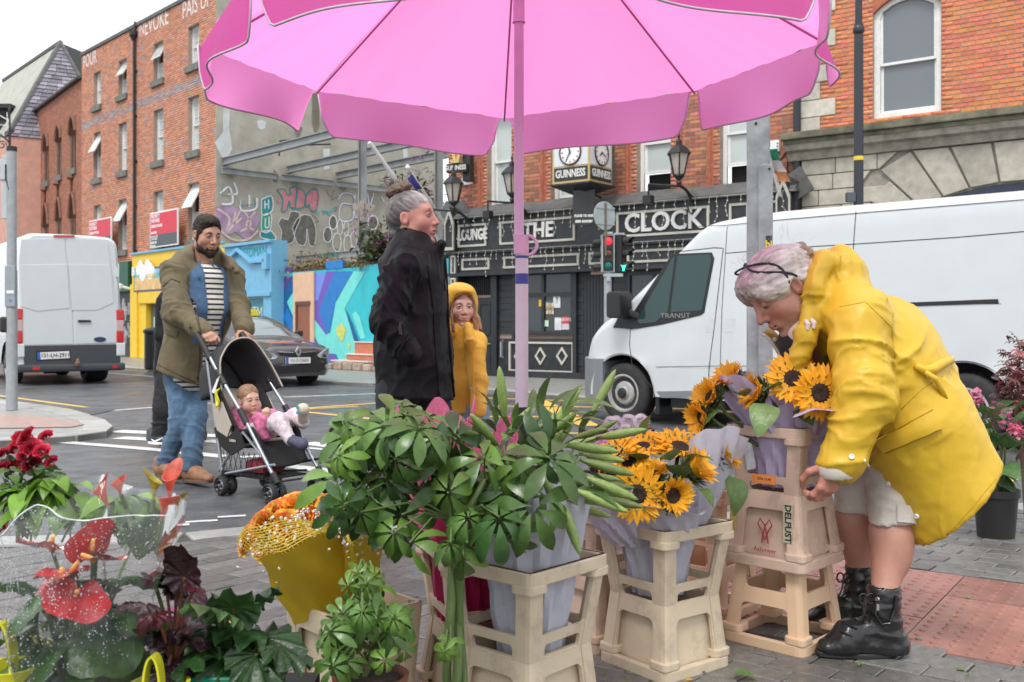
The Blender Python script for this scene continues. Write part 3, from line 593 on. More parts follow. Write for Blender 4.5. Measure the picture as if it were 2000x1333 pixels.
for p in([(490,1100),(500,1010),(480,960),(500,920),(540,930),(560,880),(610,885),(620,930),(590,1000),(570,1080)],[(570,985),(600,1080),(640,1100),(660,1070),(665,990),(680,1090),(705,1105),(722,1060),(720,980),(690,910),(640,900),(600,930)]):paint(PW,lot,'graffiti',SGR,c2(p),.003);spray(PW,lot,'graffiti',SW,c2(p),.03,0,True)
for p in([(870,800),(900,760),(965,770),(970,830),(890,830),(880,930),(960,930),(965,830)],[(980,765),(975,900),(1000,920)],[(1060,760),(1075,840),(1100,760)],[(1150,780),(1170,820)]):spray(PW,lot,'graffiti',SVI,c2(p),.1,.002);spray(PW,lot,'graffiti',SW,c2(p),.06,0)
for cx,cy,rx,ry in((800,1030,28,50),(835,950,25,45),(880,980,18,50),(860,1080,28,60),(920,990,15,50),(930,1090,25,60),(970,1060,20,50),(1095,950,32,45)):
 p=[(cx+rx*math.cos(a*PI/5),cy+ry*math.sin(a*PI/5))for a in range(10)]
 if cx in(800,835,1095):paint(PW,lot,'graffiti',SGR,c2(p),.003)
 spray(PW,lot,'graffiti',SW,c2(p),.05,-.002,True)
for p in([(760,870),(800,880),(850,860)],[(770,900),(790,880),(820,905)],[(730,900),(745,880)]):spray(PW,lot,'graffiti',SCY,c2(p),.07,-.003)
for p in([(790,740),(815,780)],[(840,740),(825,800),(865,780)],[(840,860),(860,850),(850,880)],[(700,900),(740,940),(720,950)]):spray(PW,lot,'graffiti',SGR,c2(p),.03,-.003)
STEEL=M('grey_steel',(.27,.285,.29),.5,.15,3,dirt=.4,dcol=(.17,.14,.11),dsc=2);RUST=M('weathered_timber',(.3,.27,.22),.8,.25,5)
sf=thing('steel_frame','grey steel columns and beams standing over the vacant lot','steel frame',T.o,T.rz);inv=(Matrix.Translation(T.o)@Matrix.Rotation(T.rz,4,'Z')).inverted()
def ibeam(name,a,b,h,w,t=.03):
 mb=MB();mb.T=inv;a,b=Vector(a),Vector(b)
 for dz,hh,ww in((h/2-t/2,t,w),(-h/2+t/2,t,w),(0,h-2*t,t)):mb.bar(a+Vector((0,0,dz)),b+Vector((0,0,dz)),ww,hh)
 return mb.build(name,STEEL,sf)
zb=6.25;al=T.d.to_3d()if hasattr(T.d,'to_3d')else T.d
for u_,L in((.25,13),(2.55,12),(4.45,11)):
 p=PW.o+PW.d*u_+Vector((0,0,zb));ibeam('beam',p,p+T.d*L,.24,.16)
for u_,v_ in((0.1,2.0),(2.2,4.2),(4.3,7.2)):
 p=PW.o+PW.n*.15+Vector((0,0,zb-.3));ibeam('wall_plate',p+PW.d*u_,p+PW.d*v_,.2,.12)
for px,Y,ww in((708,26.6,.2),(857,25.2,.2)):
 b=at(px,640,Y);b.z=0;mb=MB();mb.T=inv
 d=.1
 for k in(-1,1):mb.bar(b+Vector((k*d*.9,0,0)),b+Vector((k*d*.9,0,9.5)),.03,.2,up=(0,1,0))
 mb.bar(b,b+Vector((0,0,9.5)),.17,.03,up=(0,1,0));mb.build('column',STEEL,sf)
p=at(706,407,26.3);mb=MB();mb.T=inv;mb.box(p.x-.2,p.x+.25,p.y-.16,p.y-.12,p.z-.08,p.z+.1);mb.box(p.x-.02,p.x+.1,p.y-.2,p.y-.161,p.z-.35,p.z+.18);mb.box(p.x+.14,p.x+.38,p.y-.2,p.y-.161,p.z-.1,p.z+.06);mb.build('timber_clamp',RUST,sf)
for z_ in(3.02,2.72):
 a=T.o+T.d*(T.u(540)+.1)-T.n*.6;b=T.o+T.d*T.u(705)-T.n*.6;ibeam('beam',a+Vector((0,0,z_)),b+Vector((0,0,z_)),.2,.1)
text('graffiti','TETRISK',.24,STL,sf,(T.u(608),.53,3.02),ext=.002,sx=1.1)
mb=MB();mb.T=inv;q0=at(545,305,30.2);mb.tube([q0,at(547,276,30.2),at(585,272,29.6)],.03,6);mb.tube([at(547,285,30.2),at(645,282,29.2)],.025,6);mb.tube([at(585,272,29.6),at(607,284,29.4)],.025,6);mb.build('bent_bracket',IRON,sf)
hb=thing('painted_hoarding','timber hoarding painted with teal, blue and purple zigzags around a brown door','hoarding',T.o,T.rz)
hu0,hu1=T.u(528),T.u(880);PAN=M('hoarding_cyan',(.03,.42,.52),.55,.08,5,dirt=.12,dcol=(.05,.3,.35))
def cz(pts):return[(520+.21*x,480+.21*y)for x,y in pts]
zt0,zt1=T.uz(600,530)[1],T.uz(740,516)[1]
us=[hu0,T.u(576),T.u(616),T.u(657),T.u(708),T.u(760),T.u(815),hu1]
for i,(a,b)in enumerate(zip(us,us[1:])):
 top=zt0 if i<4 else zt1;mb=MB();mb.box(a+.008,b-.008,0+.004*(i%2),.06,.02,top);mb.build('panel',PAN,hb,bevel=.004)
HC={k:M('hoarding_'+k,srgb(v),.55,.08,5,dirt=.1,dcol=(.2,.25,.3))for k,v in dict(mint='6FD6CE',blue='1B76BE',navy='17598F',purple='6C53B5',plum='5C3F86',peri='7088DC',teal='2DB8C4',grey='5a5566').items()}
def mural(col,pts,lay):
 P=[T.uz(*q)for q in cz(pts)];mb=MB();mb.add([(u,-.003-.0025*lay,min(max(z,.03),zt1))for u,z in P],[tuple(range(len(P)))]);mb.build('painted_shape',HC[col],hb)
mural('grey',[(40,310),(100,310),(60,420),(40,420)],1);mural('plum',[(100,285),(245,285),(75,590),(60,690),(110,760),(60,740),(40,690),(40,420)],1);mural('navy',[(240,285),(270,285),(270,880),(160,830),(75,660),(75,600)],2);mural('mint',[(270,410),(270,700),(195,525)],3);mural('blue',[(200,580),(268,740),(268,880),(240,860),(165,660)],3)
mural('peri',[(455,255),(560,255),(485,505),(455,515)],1);mural('purple',[(560,240),(650,240),(490,605),(600,830),(560,830),(455,690),(455,520),(485,505)],2);mural('blue',[(640,240),(815,240),(650,520),(590,820),(570,820),(490,610)],3);mural('mint',[(815,240),(925,240),(735,580),(865,1050),(860,1130),(705,1130),(655,1010),(540,1000),(455,850),(455,690),(560,830),(600,810),(650,530)],4);mural('teal',[(925,240),(1085,240),(960,640),(1010,780),(1010,890),(890,890),(735,580)],1)
mural('purple',[(455,860),(545,1000),(650,1015),(690,1130),(500,1160),(455,1100)],5);mural('blue',[(655,1020),(705,1125),(690,1125),(640,1015)],6);mural('mint',[(805,640),(830,610),(870,650),(930,860),(880,870)],5);mural('navy',[(735,585),(770,640),(890,960),(870,1040)],5)
mb=MB()
for cx,cy,r in((700,790,30),(690,820,20),(720,800,18),(715,850,14),(775,930,9),(778,960,6),(705,870,10)):
 u,z=T.uz(520+.21*cx,480+.21*cy);mb.add([(u+.006*r*(1+.5*math.sin(k*2.3))*math.cos(k*PI/6),-.022-.0005*r/10,z+.006*r*(1+.5*math.sin(k*2.3+cx))*math.sin(k*PI/6))for k in range(12)],[tuple(range(12))])
mb.build('paint_splash',M('splash_yellow',(.6,.6,.15),.6),hb)
PEA=M('peach_board',(.68,.44,.29),.6,.06,6);a,z0=T.uz(576,690);b,z1=T.uz(616,531);d0,dz1=T.uz(582.5,596);d1,_=T.uz(609,596)
mb=MB();mb.box(a,d0,-.06,-.02,.02,z1);mb.box(d1,b,-.06,-.02,.02,z1);mb.box(d0,d1,-.06,-.02,dz1,z1);mb.build('door_surround',PEA,hb)
mb=MB();mb.box(d0-.03,d1+.03,-.085,-.06,dz1-.01,dz1+.09);mb.box(d0-.03,d0+.04,-.08,-.05,.02,dz1);mb.build('door_frame',M('door_frame_brown',(.12,.05,.03),.5),hb)
mb=MB();mb.box(d0+.04,d1,-.05,-.018,.02,dz1-.01);dr=mb.build('door',M('brown_door',(.26,.085,.045),.4,.25,5,aniso=(14,14,1)),hb);mb=MB();mb.tube([(d0+.12,-.05,.95),(d0+.12,-.1,.95),(d0+.25,-.1,.95)],.015,8);mb.build('handle',M('brass',(.5,.38,.15),.3,metal=1),dr)
mb=MB();u,z=T.uz(660,524);mb.box(T.u(637),T.u(670),-.012,.03,zt0,zt0+.22);mb.build('cap_board',HC['blue'],hb);mb=MB();mb.box(T.u(557),T.u(570),-.012,.03,zt0,zt0+.14);mb.build('cap_board',HC['plum'],hb)
st=thing('painted_steps','three red painted block steps with white edges against the hoarding','steps',T.o,T.rz);RDB=M('red_block',(.52,.17,.10),.7,.15,5,dirt=.2,dcol=(.25,.1,.08));STP=M('step_edge',(.7,.62,.58),.7)
for i,(x0,y0,y1)in enumerate(((688,702,722),(703.5,690,702),(706.5,667,690))):
 u0_,zt_=T.uz(x0,y0);_,zb_=T.uz(x0,y1);mb=MB();mb.box(u0_,T.u(760),-.62+.2*i,-.03,max(0.01,zb_),zt_-.03);mb.build('step',RDB,st,bevel=.01);mb=MB();mb.box(u0_-.02,T.u(760),-.64+.2*i,-.03,zt_-.03,zt_);mb.build('step_edge',STP,st)
rb=thing('broken_kerb','broken concrete kerb lumps along the foot of the hoarding','rubble',T.o,T.rz)
for k in range(12):
 u=T.u(646)+k*.42;mb=MB();mb.box(u,u+rnd.uniform(.3,.4),-.75,-.66+rnd.uniform(0,.1),.0,rnd.uniform(.1,.2));mb.build('kerb_lump',M('rubble_concrete',(.42,.33,.27),.9,.3,5,.4,30),rb,bevel=.03)
def leaf_verts(L,W,fold=.25,curl=.3,n=6,tip=1.0,base=.25,wave=0,twist=0):
 """leaf along +Y, tip at L; returns verts, faces (centre rib + two halves)"""
 vs,fs=[],[]
 for i in range(n+1):
  t=i/n;w_=W*.5*(math.sin(PI*t**(.75*tip))**.8 if 0<t<1 else(base*.25 if t==0 else 0));y=L*(t-.12*curl*t*t);z=L*curl*.5*(t-1.6*t*t)
  wv=wave*math.sin(t*17)*W
  vs+=[(-w_,y,z+fold*w_+wv),(0,y,z),(w_,y,z+fold*w_-wv)]
 for i in range(n):a=i*3;fs+=[(a,a+1,a+4,a+3),(a+1,a+2,a+5,a+4)]
 return vs,fs
def leafmat(name,col,**k):
 d=dict(rough=.38,var=.38,sc=18,trans=.22,bump=.2,bsc=50,objvar=.38);d.update(k);return M(name,col,**d)
def rotz_to(d,roll=0):
 """rotation taking +Y to direction d with +Z near up"""
 d=Vector(d).normalized();up=Vector((0,0,1));x=d.cross(up);x=x.normalized()if x.length>1e-3 else Vector((1,0,0));z=x.cross(d)
 m=Matrix((x,d,z)).transposed().to_4x4();return m@Matrix.Rotation(roll,4,'Y')
def scatter(name,parent,lv,mats,pts,seed=1,kind='stuff'):
 """many leaf shapes as one stuff mesh: pts = (pos, dir, scale, mat index, roll)"""
 V0=np.array([tuple(v)for v in lv[0]]);f0=lv[1];VV,FF,mi=[],[],[]
 for k,(p,d,s,m,ro)in enumerate(pts):
  A=np.array(rotz_to(d,ro).to_3x3())*s;VV.append(V0@A.T+np.array(p));b=k*len(V0);FF+=[tuple(b+i for i in f)for f in f0];mi+=[m]*len(f0)
 me=mesh_np(name,np.concatenate(VV),FF);[me.materials.append(m)for m in mats];me.polygons.foreach_set('material_index',mi);me.polygons.foreach_set('use_smooth',[True]*len(mi));me.update()
 o=link(name,me,parent);
 if kind:o['kind']=kind
 return o
G1=leafmat('buddleia_green',(.07,.115,.04));G2=leafmat('buddleia_pale',(.15,.19,.08));BRN=leafmat('spent_flower',(.22,.10,.04),rough=.8);PNK=leafmat('buddleia_flower',(.42,.22,.42),rough=.7)
bu=thing('buddleia_bush','tall wild bush with pink and rust flower spikes above the hoarding','bush',at(790,640,26.0).xyz);bu.location.z=0
r2=random.Random(3);pts=[];tips=[];tr=MB()
for k in range(74):
 px=r2.uniform(702,895);py0=535;hgt=r2.uniform(.25,1)*(1.0 if 760<px<860 else .6);a=at(r2.uniform(750,850),560,r2.uniform(25.3,26.9))-bu.location;b=at(px,530-hgt*205*(1-abs(px-800)/240),r2.uniform(25,27))-bu.location
 mid=a.lerp(b,.55)+Vector((0,0,.25));tr.tube([a,mid,b],[.03,.02,.008],5)
 for q in range(84):
  t=r2.uniform(.1,1);p=(a.lerp(mid,t/.55)if t<.55 else mid.lerp(b,(t-.55)/.45))+Vector((r2.gauss(0,.14),r2.gauss(0,.14),r2.gauss(0,.12)));d=Vector((r2.gauss(0,1),r2.gauss(0,1),r2.gauss(-.1,.6)))
  pts.append((p,d,r2.uniform(.6,1.3),0 if r2.random()<.65 else 1,r2.uniform(-.6,.6)))
 for q in range(3):tips.append((b+Vector((r2.gauss(0,.25),r2.gauss(0,.2),r2.gauss(-.05,.3))),(b-mid).normalized()))
lf=leaf_verts(.25,.08,.2,.5,3)
tr.build('stem',M('bark_brown',(.13,.09,.06),.9,.3),bu);scatter('foliage',bu,lf,[G1,G2],pts)
pts=[]
for p,d in tips:
 m=1 if r2.random()<.45 else 0;dd=Vector((r2.gauss(0,.5)+.3,r2.gauss(0,.3),r2.uniform(-.4,.6))).normalized()
 for q in range(26):
  t=q/26*.38;pts.append((p+dd*t+Vector((r2.gauss(0,.022),r2.gauss(0,.022),r2.gauss(0,.022)-t*t*.6))*(1-t),(r2.gauss(0,1),r2.gauss(0,1),r2.gauss(0,1)),r2.uniform(.6,1.2),m,0))
scatter('flower_spikes',bu,leaf_verts(.06,.045,.2,.2,2),[BRN,PNK],pts)
wd=thing('dead_weeds','dry brown weeds hanging over the top of the painted hoarding','weeds',T.o,T.rz);pts=[];lf=leaf_verts(.13,.05,.3,.8,3)
for k in range(1500):
 x=r2.choice([r2.uniform(528,640),r2.uniform(528,640),r2.uniform(640,705)]);u=T.u(x);hh=abs(r2.gauss(0,.22))if x<640 else abs(r2.gauss(0,.12));pts.append(((u,r2.uniform(.05,.5)-(.25 if r2.random()<.2 and x<570 else 0),zt0-.05+hh-(.35*r2.random()if x<570 else 0)),(r2.gauss(0,1),r2.gauss(0,1),r2.gauss(.3,.8)),r2.uniform(.5,1.3),0 if r2.random()<.75 else 1,r2.random()))
scatter('dry_leaves',wd,lf,[leafmat('dead_leaf',(.27,.17,.08),rough=.85),leafmat('weed_green',(.14,.17,.06))],pts)
# ================================================================ pub with clock sign
P=Fac((.486,21.0),(.806,-.592));qu0,qu1=P.u(876),P.u(1566)
PBR=brickmat('pub_brick',(.50,.195,.115));BLK=M('pub_black_paint',(.022,.025,.03),.42,.3,6,.15,30,dirt=.25,dcol=(.06,.06,.06));CRM=M('cream_moulding',(.52,.50,.44),.55,.08,15,dirt=.25,dcol=(.35,.33,.28));LWT=M('white_letter',(.66,.66,.64),.5,.03)
pub=P.thing('brick_pub','two storey brick pub with black shopfront and white framed lettering boards','pub');PZ=8.2
zfa=P.uz(1110,415)[1];zft=P.uz(1000,424)[1];zfb=P.uz(1000,524)[1]
def zz(px,py,out=0):return P.uz(px,py,out)[1]
pw=[]
for x0,x1,yb,yt in((952,999,413,252),(1076,1128,402,292),(1244,1310,383,238),(1406,1472,367,225)):pw.append((P.u(x0),P.u(x1),zz((x0+x1)/2,yb),zz((x0+x1)/2,yt)))
zs_=sum(h[2]for h in pw)/4;pw=[(a,b,zs_+.03*(i-1.5)*0,zs_+2.15)for i,(a,b,c,d)in enumerate(pw)]
wall('wall',MTR,pub,qu0,qu1,0,PZ,pw,depth=9,reveal=.25)
def ptint(u,z):
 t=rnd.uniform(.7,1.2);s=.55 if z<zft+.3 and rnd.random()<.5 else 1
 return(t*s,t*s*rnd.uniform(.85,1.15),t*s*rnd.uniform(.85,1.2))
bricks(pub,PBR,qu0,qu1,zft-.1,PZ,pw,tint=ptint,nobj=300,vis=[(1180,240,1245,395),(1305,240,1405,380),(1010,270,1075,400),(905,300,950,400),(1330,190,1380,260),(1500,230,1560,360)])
for i,(a,b,c,d)in enumerate(pw):sash_window(pub,a,b,c,d,.17,GLB,(0,0),.07,.5,opened=.42 if i>1 else .1,sill=True,sillw=.16)
PIL=M('moulded_brick',(.40,.125,.07),.8,.25,12,.3,60)
for a,b,c,d in pw:
 for x,s in((a-.16,1),(b+.16,-1)):
  mb=MB()
  for k in range(3):mb.tube([(x+s*.055*k-s*.05,-.02+.03*k,c-.02),(x+s*.055*k-s*.05,-.02+.03*k,d+.1)],.04,6)
  mb.build('brick_jamb',PIL,pub)
 mb=MB()
 for k in range(9):
  t0,t1=R(150-13.3*k),R(150-13.3*(k+1)+1.2);r0,r1=(b-a)*.62,(b-a)*.62+.24;cx,cz_=(a+b)/2,d-(b-a)*.34
  mb.prism([(cx+r0*math.cos(t0),cz_+r0*math.sin(t0)),(cx+r1*math.cos(t0),cz_+r1*math.sin(t0)),(cx+r1*math.cos(t1),cz_+r1*math.sin(t1)),(cx+r0*math.cos(t1),cz_+r0*math.sin(t1))],(0,.05,0),o=(0,-.03,0))
 props(mb.build('brick_arch',PIL,pub),kind='stuff')
FO=.32;f0,f1=P.u(872,FO),P.u(1556,FO);zc=lambda px,py:P.uz(px,py,FO)[1]
ztop,zmid,zlow,zend=zc(1205,404)-.0,zc(1205,474),zc(1205,482),zc(1205,521)
fa=MB();fa.box(f0,f1,-FO,0,zmid,ztop);fas=fa.build('fascia',BLK,pub)
mb=MB();mb.box(f0-.04,f1+.04,-FO-.12,.02,ztop,ztop+.05);mb.prism([(-FO-.1,ztop+.05),(0,ztop+.3),(0,ztop+.05)],(f1-f0,0,0),(0,1,0),(0,0,1),(f0,0,0));mb.build('lead_flashing',LEAD,fas)
mb=MB();mb.box(f0,f1,-FO-.06,-.0,zmid-.06,zmid-.001);mb.build('moulding',BLK,fas)
mb=MB();mb.box(f0,f1,-FO+.07,0,zend,zmid-.061);mb.box(f0,f1,-FO-.02,0,zend-.07,zend-.001);lo=mb.build('lower_fascia',BLK,pub)
def rframe(parent,a,b,c,d,y,wd=.045,name='frame_moulding'):
 mb=MB();mb.frame([(a,c),(b,c),(b,d),(a,d)],[(a+wd,c+wd),(b-wd,c+wd),(b-wd,d-wd),(a+wd,d-wd)],(0,-.035,0),o=(0,y,0));return mb.build(name,CRM,parent)
zf0,zf1=zmid+.09,ztop-.12
for x0,x1,s,cx,sz,bx in((896,951,'LOUNGE',924.5,.33,.60),(977,1124,'THE',1053,.44,.95),(1205,1386,'CLOCK',1296,.50,.98),(1425,1525,'BAR',1500,.5,.9)):
 a,b=P.u(x0,FO),P.u(x1,FO);rframe(fas,a,b,zf0,zf1,-FO)
 text('lettering',s,sz,LWT,fas,(P.u(cx,FO),-FO-.03,(zf0+zf1)/2),ext=.02,sx=bx,bold=.009)
for x0,x1 in((903,957),(985,1132),(1151,1215),(1226,1400),(1425,1530)):rframe(lo,P.u(x0,.25),P.u(x1,.25),zend+.06,zmid-.16,-FO+.07)
def corbel(px0,px1):
 a,b=P.u(px0,FO+.15),P.u(px1,FO+.15);t=MB();m=(a+b)/2;t.prism([(a,zmid),(b,zmid),(b,ztop-.05),(m,ztop+.28),(a,ztop-.05)],(0,FO+.1,0),o=(0,-FO-.12,0));cb=t.build('corbel',BLK,pub)
 k=MB();sc=lambda f:[(m+(x-m)*f,zmid+(ztop-zmid)*.5+(z-zmid-(ztop-zmid)*.5)*f)for x,z in((a,zmid),(b,zmid),(b,ztop-.05),(m,ztop+.28),(a,ztop-.05))]
 k.frame(sc(.92),sc(.74),(0,-.04,0),o=(0,-FO-.12,0));k.build('corbel_moulding',CRM,cb)
 rf=MB();rf.bar((a-.1,-FO*.5-.1,ztop-.1),(m,-FO*.5-.1,ztop+.31),.55,.05,up=(0,1,0));rf.bar((b+.1,-FO*.5-.1,ztop-.1),(m,-FO*.5-.1,ztop+.31),.55,.05,up=(0,1,0));rf.build('corbel_cap',LEAD,cb);return a,b
for x0,x1 in((867,886),(1514,1544)):
 a,b=corbel(x0,x1);mb=MB();mb.box(a+.03,b-.03,-.3,0,0,zmid);pl=mb.build('pilaster',BLK,pub)
 for z0_,z1_ in((zend-.02,zmid-.08),(zend-.95,zend-.1),(.3,zend-1.05)):rframe(pl,a+.07,b-.07,z0_,z1_,-.3,.035)
PLK=M('black_plank',(.026,.03,.034),.5,.25,8,aniso=(18,18,1));PANG=glassmat('pub_glass',(.035,.045,.05),.05)
gf=MB();gf.box(qu0+.3,qu1-.3,0.02,.06,0,zend);gf.build('ground_floor_backing',DARK,pub)
def gbox(name,px0,px1,py0,py1,y0,y1,mat,parent=None,bevel=0):
 a,b=P.u(px0),P.u(px1);m=(px0+px1)/2;mb=MB();mb.box(a,b,y0,y1,max(0,zz(m,py1))if py1<730 else 0,min(zz(m,py0),zend));return mb.build(name,mat,parent or pub,bevel=bevel)
gbox('pillar',893,905,525,760,-.12,.01,BLK);gbox('pillar',965,976,520,760,-.12,.01,BLK);gbox('pillar',1124,1131,520,760,-.12,.01,BLK);gbox('pillar',1004,1010,520,668,-.08,.01,BLK)
dr=gbox('door',907,964,582,760,-.03,.01,PLK)
for x0,x1,y0,y1 in((911,933,592,655),(938,960,592,655),(911,933,668,722),(938,960,668,722)):
 a,b,c,d=P.u(x0),P.u(x1),zz(x0,y1),zz(x0,y0);mb=MB();mb.frame([(a,c),(b,c),(b,d),(a,d)],[(a+.04,c+.04),(b-.04,c+.04),(b-.04,d-.04),(a+.04,d-.04)],(0,-.02,0),o=(0,-.03,0));mb.build('door_panel',BLK,dr)
fl=gbox('fanlight',907,964,528,577,-.005,.012,PANG)
mb=MB()
for k in range(15):u=P.u(908)+(P.u(963)-P.u(908))*k/14;mb.box(u-.009,u+.009,-.035,-.015,zz(935,577),zz(935,529))
mb.build('fanlight_bars',IRON,fl)
mb=MB();u=P.u(957);z=zz(957,672);mb.tube([(u,-.03,z),(u,-.08,z),(u+.12,-.08,z)],.014,6);mb.build('handle',M('brass'),dr)
for x0,x1,ybot in((977,1004,652),(1125,1142,745),(1200,1225,745)):
 nb=int((zend-max(0,zz(x0,ybot)))/.13)
 for k in range(nb):a,b=P.u(x0),P.u(x1);z0_=max(0,zz(x0,ybot));mb=MB();mb.box(a,b,-.04+.012*(k%2),.01,z0_+k*.13+.004,z0_+(k+1)*.13-.004);mb.build('board',PLK,pub)
for k in range(9):a=P.u(1143)+(P.u(1199)-P.u(1143))*k/9;b=P.u(1143)+(P.u(1199)-P.u(1143))*(k+1)/9;mb=MB();mb.box(a+.006,b-.006,-.05,.01,0.01,zend-.08);mb.build('plank',PLK,pub)
def pubwin(x0,x1,ysill,ytr,ytop,mull,name='window'):
 a,b=P.u(x0),P.u(x1);m=(x0+x1)/2;c,t_,d=zz(m,ysill),zz(m,ytr),min(zz(m,ytop),zend-.02);mb=MB();mb.frame([(a,c),(b,c),(b,d),(a,d)],[(a+.07,c+.07),(b-.07,c+.07),(b-.07,d-.07),(a+.07,d-.07)],(0,-.09,0),o=(0,.0,0))
 mb.box(a+.07,b-.07,-.08,-.001,t_-.04,t_+.04)
 for x in mull:u=P.u(x);mb.box(u-.035,u+.035,-.078,-.002,c+.07,d-.07)
 f=mb.build(name,BLK,pub)
 us_=[a+.07]+[P.u(x)for x in mull]+[b-.07]
 for u0_,u1_ in zip(us_,us_[1:]):
  for z0_,z1_ in((c+.07,t_-.04),(t_+.04,d-.07)):mb=MB();mb.box(u0_,u1_,-.035,-.028,z0_,z1_);mb.build('pane',PANG,f)
 return f
for k in range(18):a=P.u(1331)+(P.u(1512)-P.u(1331))*k/18;b=P.u(1331)+(P.u(1512)-P.u(1331))*(k+1)/18;mb=MB();mb.box(a+.006,b-.006,-.05,.01,0.01,zend-.08);mb.build('plank',PLK,pub)
gbox('under_window',1226,1331,652,760,-.06,.01,BLK)
wn=pubwin(1008,1125,654,576,528,(1064,));pubwin(1228,1330,654,590,530,(1280,))
POS=[(1055,1061,586,599,(.75,.45,.03)),(1068,1082,588,604,(.09,.1,.11)),(1083,1097,579,602,(.62,.66,.68)),(1086,1099,621,645,(.62,.64,.68)),(1100,1114,619,633,(.55,.05,.06)),(1100,1114,633,644,(.6,.6,.62)),(1066,1074,626,638,(.5,.65,.5)),(1003,1008,618,650,(.45,.6,.7))]
for i,(x0,x1,y0,y1,c)in enumerate(POS):
 a,b=P.u(x0),P.u(x1);mb=MB();mb.box(a,b,-.05,-.0455,zz(1070,y1),zz(1070,y0));mb.build('poster',M('poster_%d'%i,c,.6,.2,6),wn)
for k in range(6):u=P.u(1069.5+4*(k%3));z=zz(1070,592+7*(k//3));mb=MB();mb.box(u,u+.09,-.054,-.0505,z-.16,z);mb.build('poster_picture',M('poster_pic',(.6,.5,.35),.6,.4,20),wn)
u=P.u(1090.5);z=zz(1070,588);text('lettering','!',.2,M('ink',(.02,.02,.02),.6),wn,(u,-.052,z),ext=.001)
u=P.u(1107);text('lettering','NEWS',.1,SWH,wn,(u,-.052,zz(1070,625)),ext=.001)
sr_=gbox('stall_riser',978,1128,662,760,-.07,.01,BLK);a,b=P.u(999),P.u(1125);z0_,z1_=zz(1060,727),zz(1060,668);rframe(sr_,a,b,z0_,z1_,-.07,.04)
for x in(1019,1060,1102):
 u,z=P.u(x),zz(x,696);w_,h_=.14,.19;mb=MB();mb.frame([(u-w_,z),(u,z-h_),(u+w_,z),(u,z+h_)],[(u-w_+.045,z),(u,z-h_+.06),(u+w_-.045,z),(u,z+h_-.06)],(0,-.03,0),o=(0,-.07,0));mb.build('diamond_moulding',CRM,sr_)
mb=MB();mb.box(qu0,qu1,-.14,.0,0,.13);mb.build('plinth',BLK,pub)
mb=MB();u=P.u(985.5);mb.tube([(u,-.07,zz(985,700)),(u,-.14,zz(985,697)),(u,-.14,zz(985,668)),(u,-.07,zz(985,665))],.02,8);mb.box(u-.03,u+.03,-.085,-.07,zz(985,700),zz(985,664));mb.build('pull_handle',M('steel_handle',(.5,.5,.5),.3,metal=1),pub)
mb=MB();a,b=P.u(1155,.1),P.u(1178,.1);mb.box(a,b,-.12,-.052,zz(1165,537),zz(1165,524));mb.build('cream_plate',M('cream_plate',(.62,.45,.36),.6,.2,4),pub)
mb=MB();mb.box(P.u(905),P.u(925),-.06,-.01,zz(915,362),zz(915,347));
al=thing('alarm_box','white alarm box on the pub brick beside the first floor window','alarm box',P.o,P.rz,'alarm boxes on the pub');mb.build('case',SWH,al,bevel=.01);mb=MB();mb.box(P.u(914),P.u(918),-.05,-.02,zz(915,347),zz(915,344));mb.build('beacon',SWH,al)
al=thing('alarm_box','white alarm box on the pub brick above the tricolour flag','alarm box',P.o,P.rz,'alarm boxes on the pub');mb=MB();mb.box(P.u(1508),P.u(1525),-.09,-.01,zz(1516,298),zz(1516,276));mb.build('case',SWH,al,bevel=.01)
for k in range(3):mb=MB();mb.box(P.u(1521),P.u(1523.5),-.096,-.089,zz(1516,296-6*k),zz(1516,293-6*k));mb.build('vent',CHAR,al)
cab=thing('wall_cables','thin black cables sagging down the brick by the drainpipe','cable',P.o,P.rz)
for pts in([(1556,225),(1552,262),(1535,300),(1522,318)],[(1545,270),(1538,330),(1549,372),(1560,400)],[(1552,280),(1556,340),(1550,380)]):mb=MB();mb.tube([(P.u(x),-.03,zz(x,y))for x,y in pts],.012,5);mb.build('cable',IRON,cab)
WIR=M('fairy_wire',(.55,.55,.5),.5);BULB=M('fairy_bulb',(.6,.58,.5),.3)
def icicles(label,y,z0_,a,b,n,Lmax):
 t=thing('icicle_lights',label,'fairy lights',P.o,P.rz,'icicle lights on the pub');mw,mbb=MB(),MB();mw.tube([(a,y,z0_),(b,y,z0_)],0.004,4)
 for k in range(n):
  u=a+(b-a)*(k+.5*rnd.random())/n;L=Lmax*rnd.choice((.35,.55,.75,1))*rnd.uniform(.8,1.1);p=[(u,y,z0_)];q=0
  while q<L:q+=.09;p.append((u+rnd.gauss(0,.02),y+rnd.gauss(0,.006)-.004,z0_-q));mbb.box(p[-1][0]-.009,p[-1][0]+.009,y-.016,y-.001,p[-1][2]-.018,p[-1][2]+.008)
  mw.tube(p,0.003,3,cap=False)
 mw.build('wire',WIR,t)['kind']='stuff';mbb.build('bulbs',BULB,t)['kind']='stuff'
icicles('white icicle fairy lights hanging across the top of the pub lettering board',-FO-.14,ztop+.02,f0,f1,38,.45)
icicles('white icicle fairy lights hanging below the pub lettering board',-FO-.08,zmid-.02,f0,f1,44,.5)
LGL=M('lantern_glass',(.42,.38,.33),.15,.2,5);
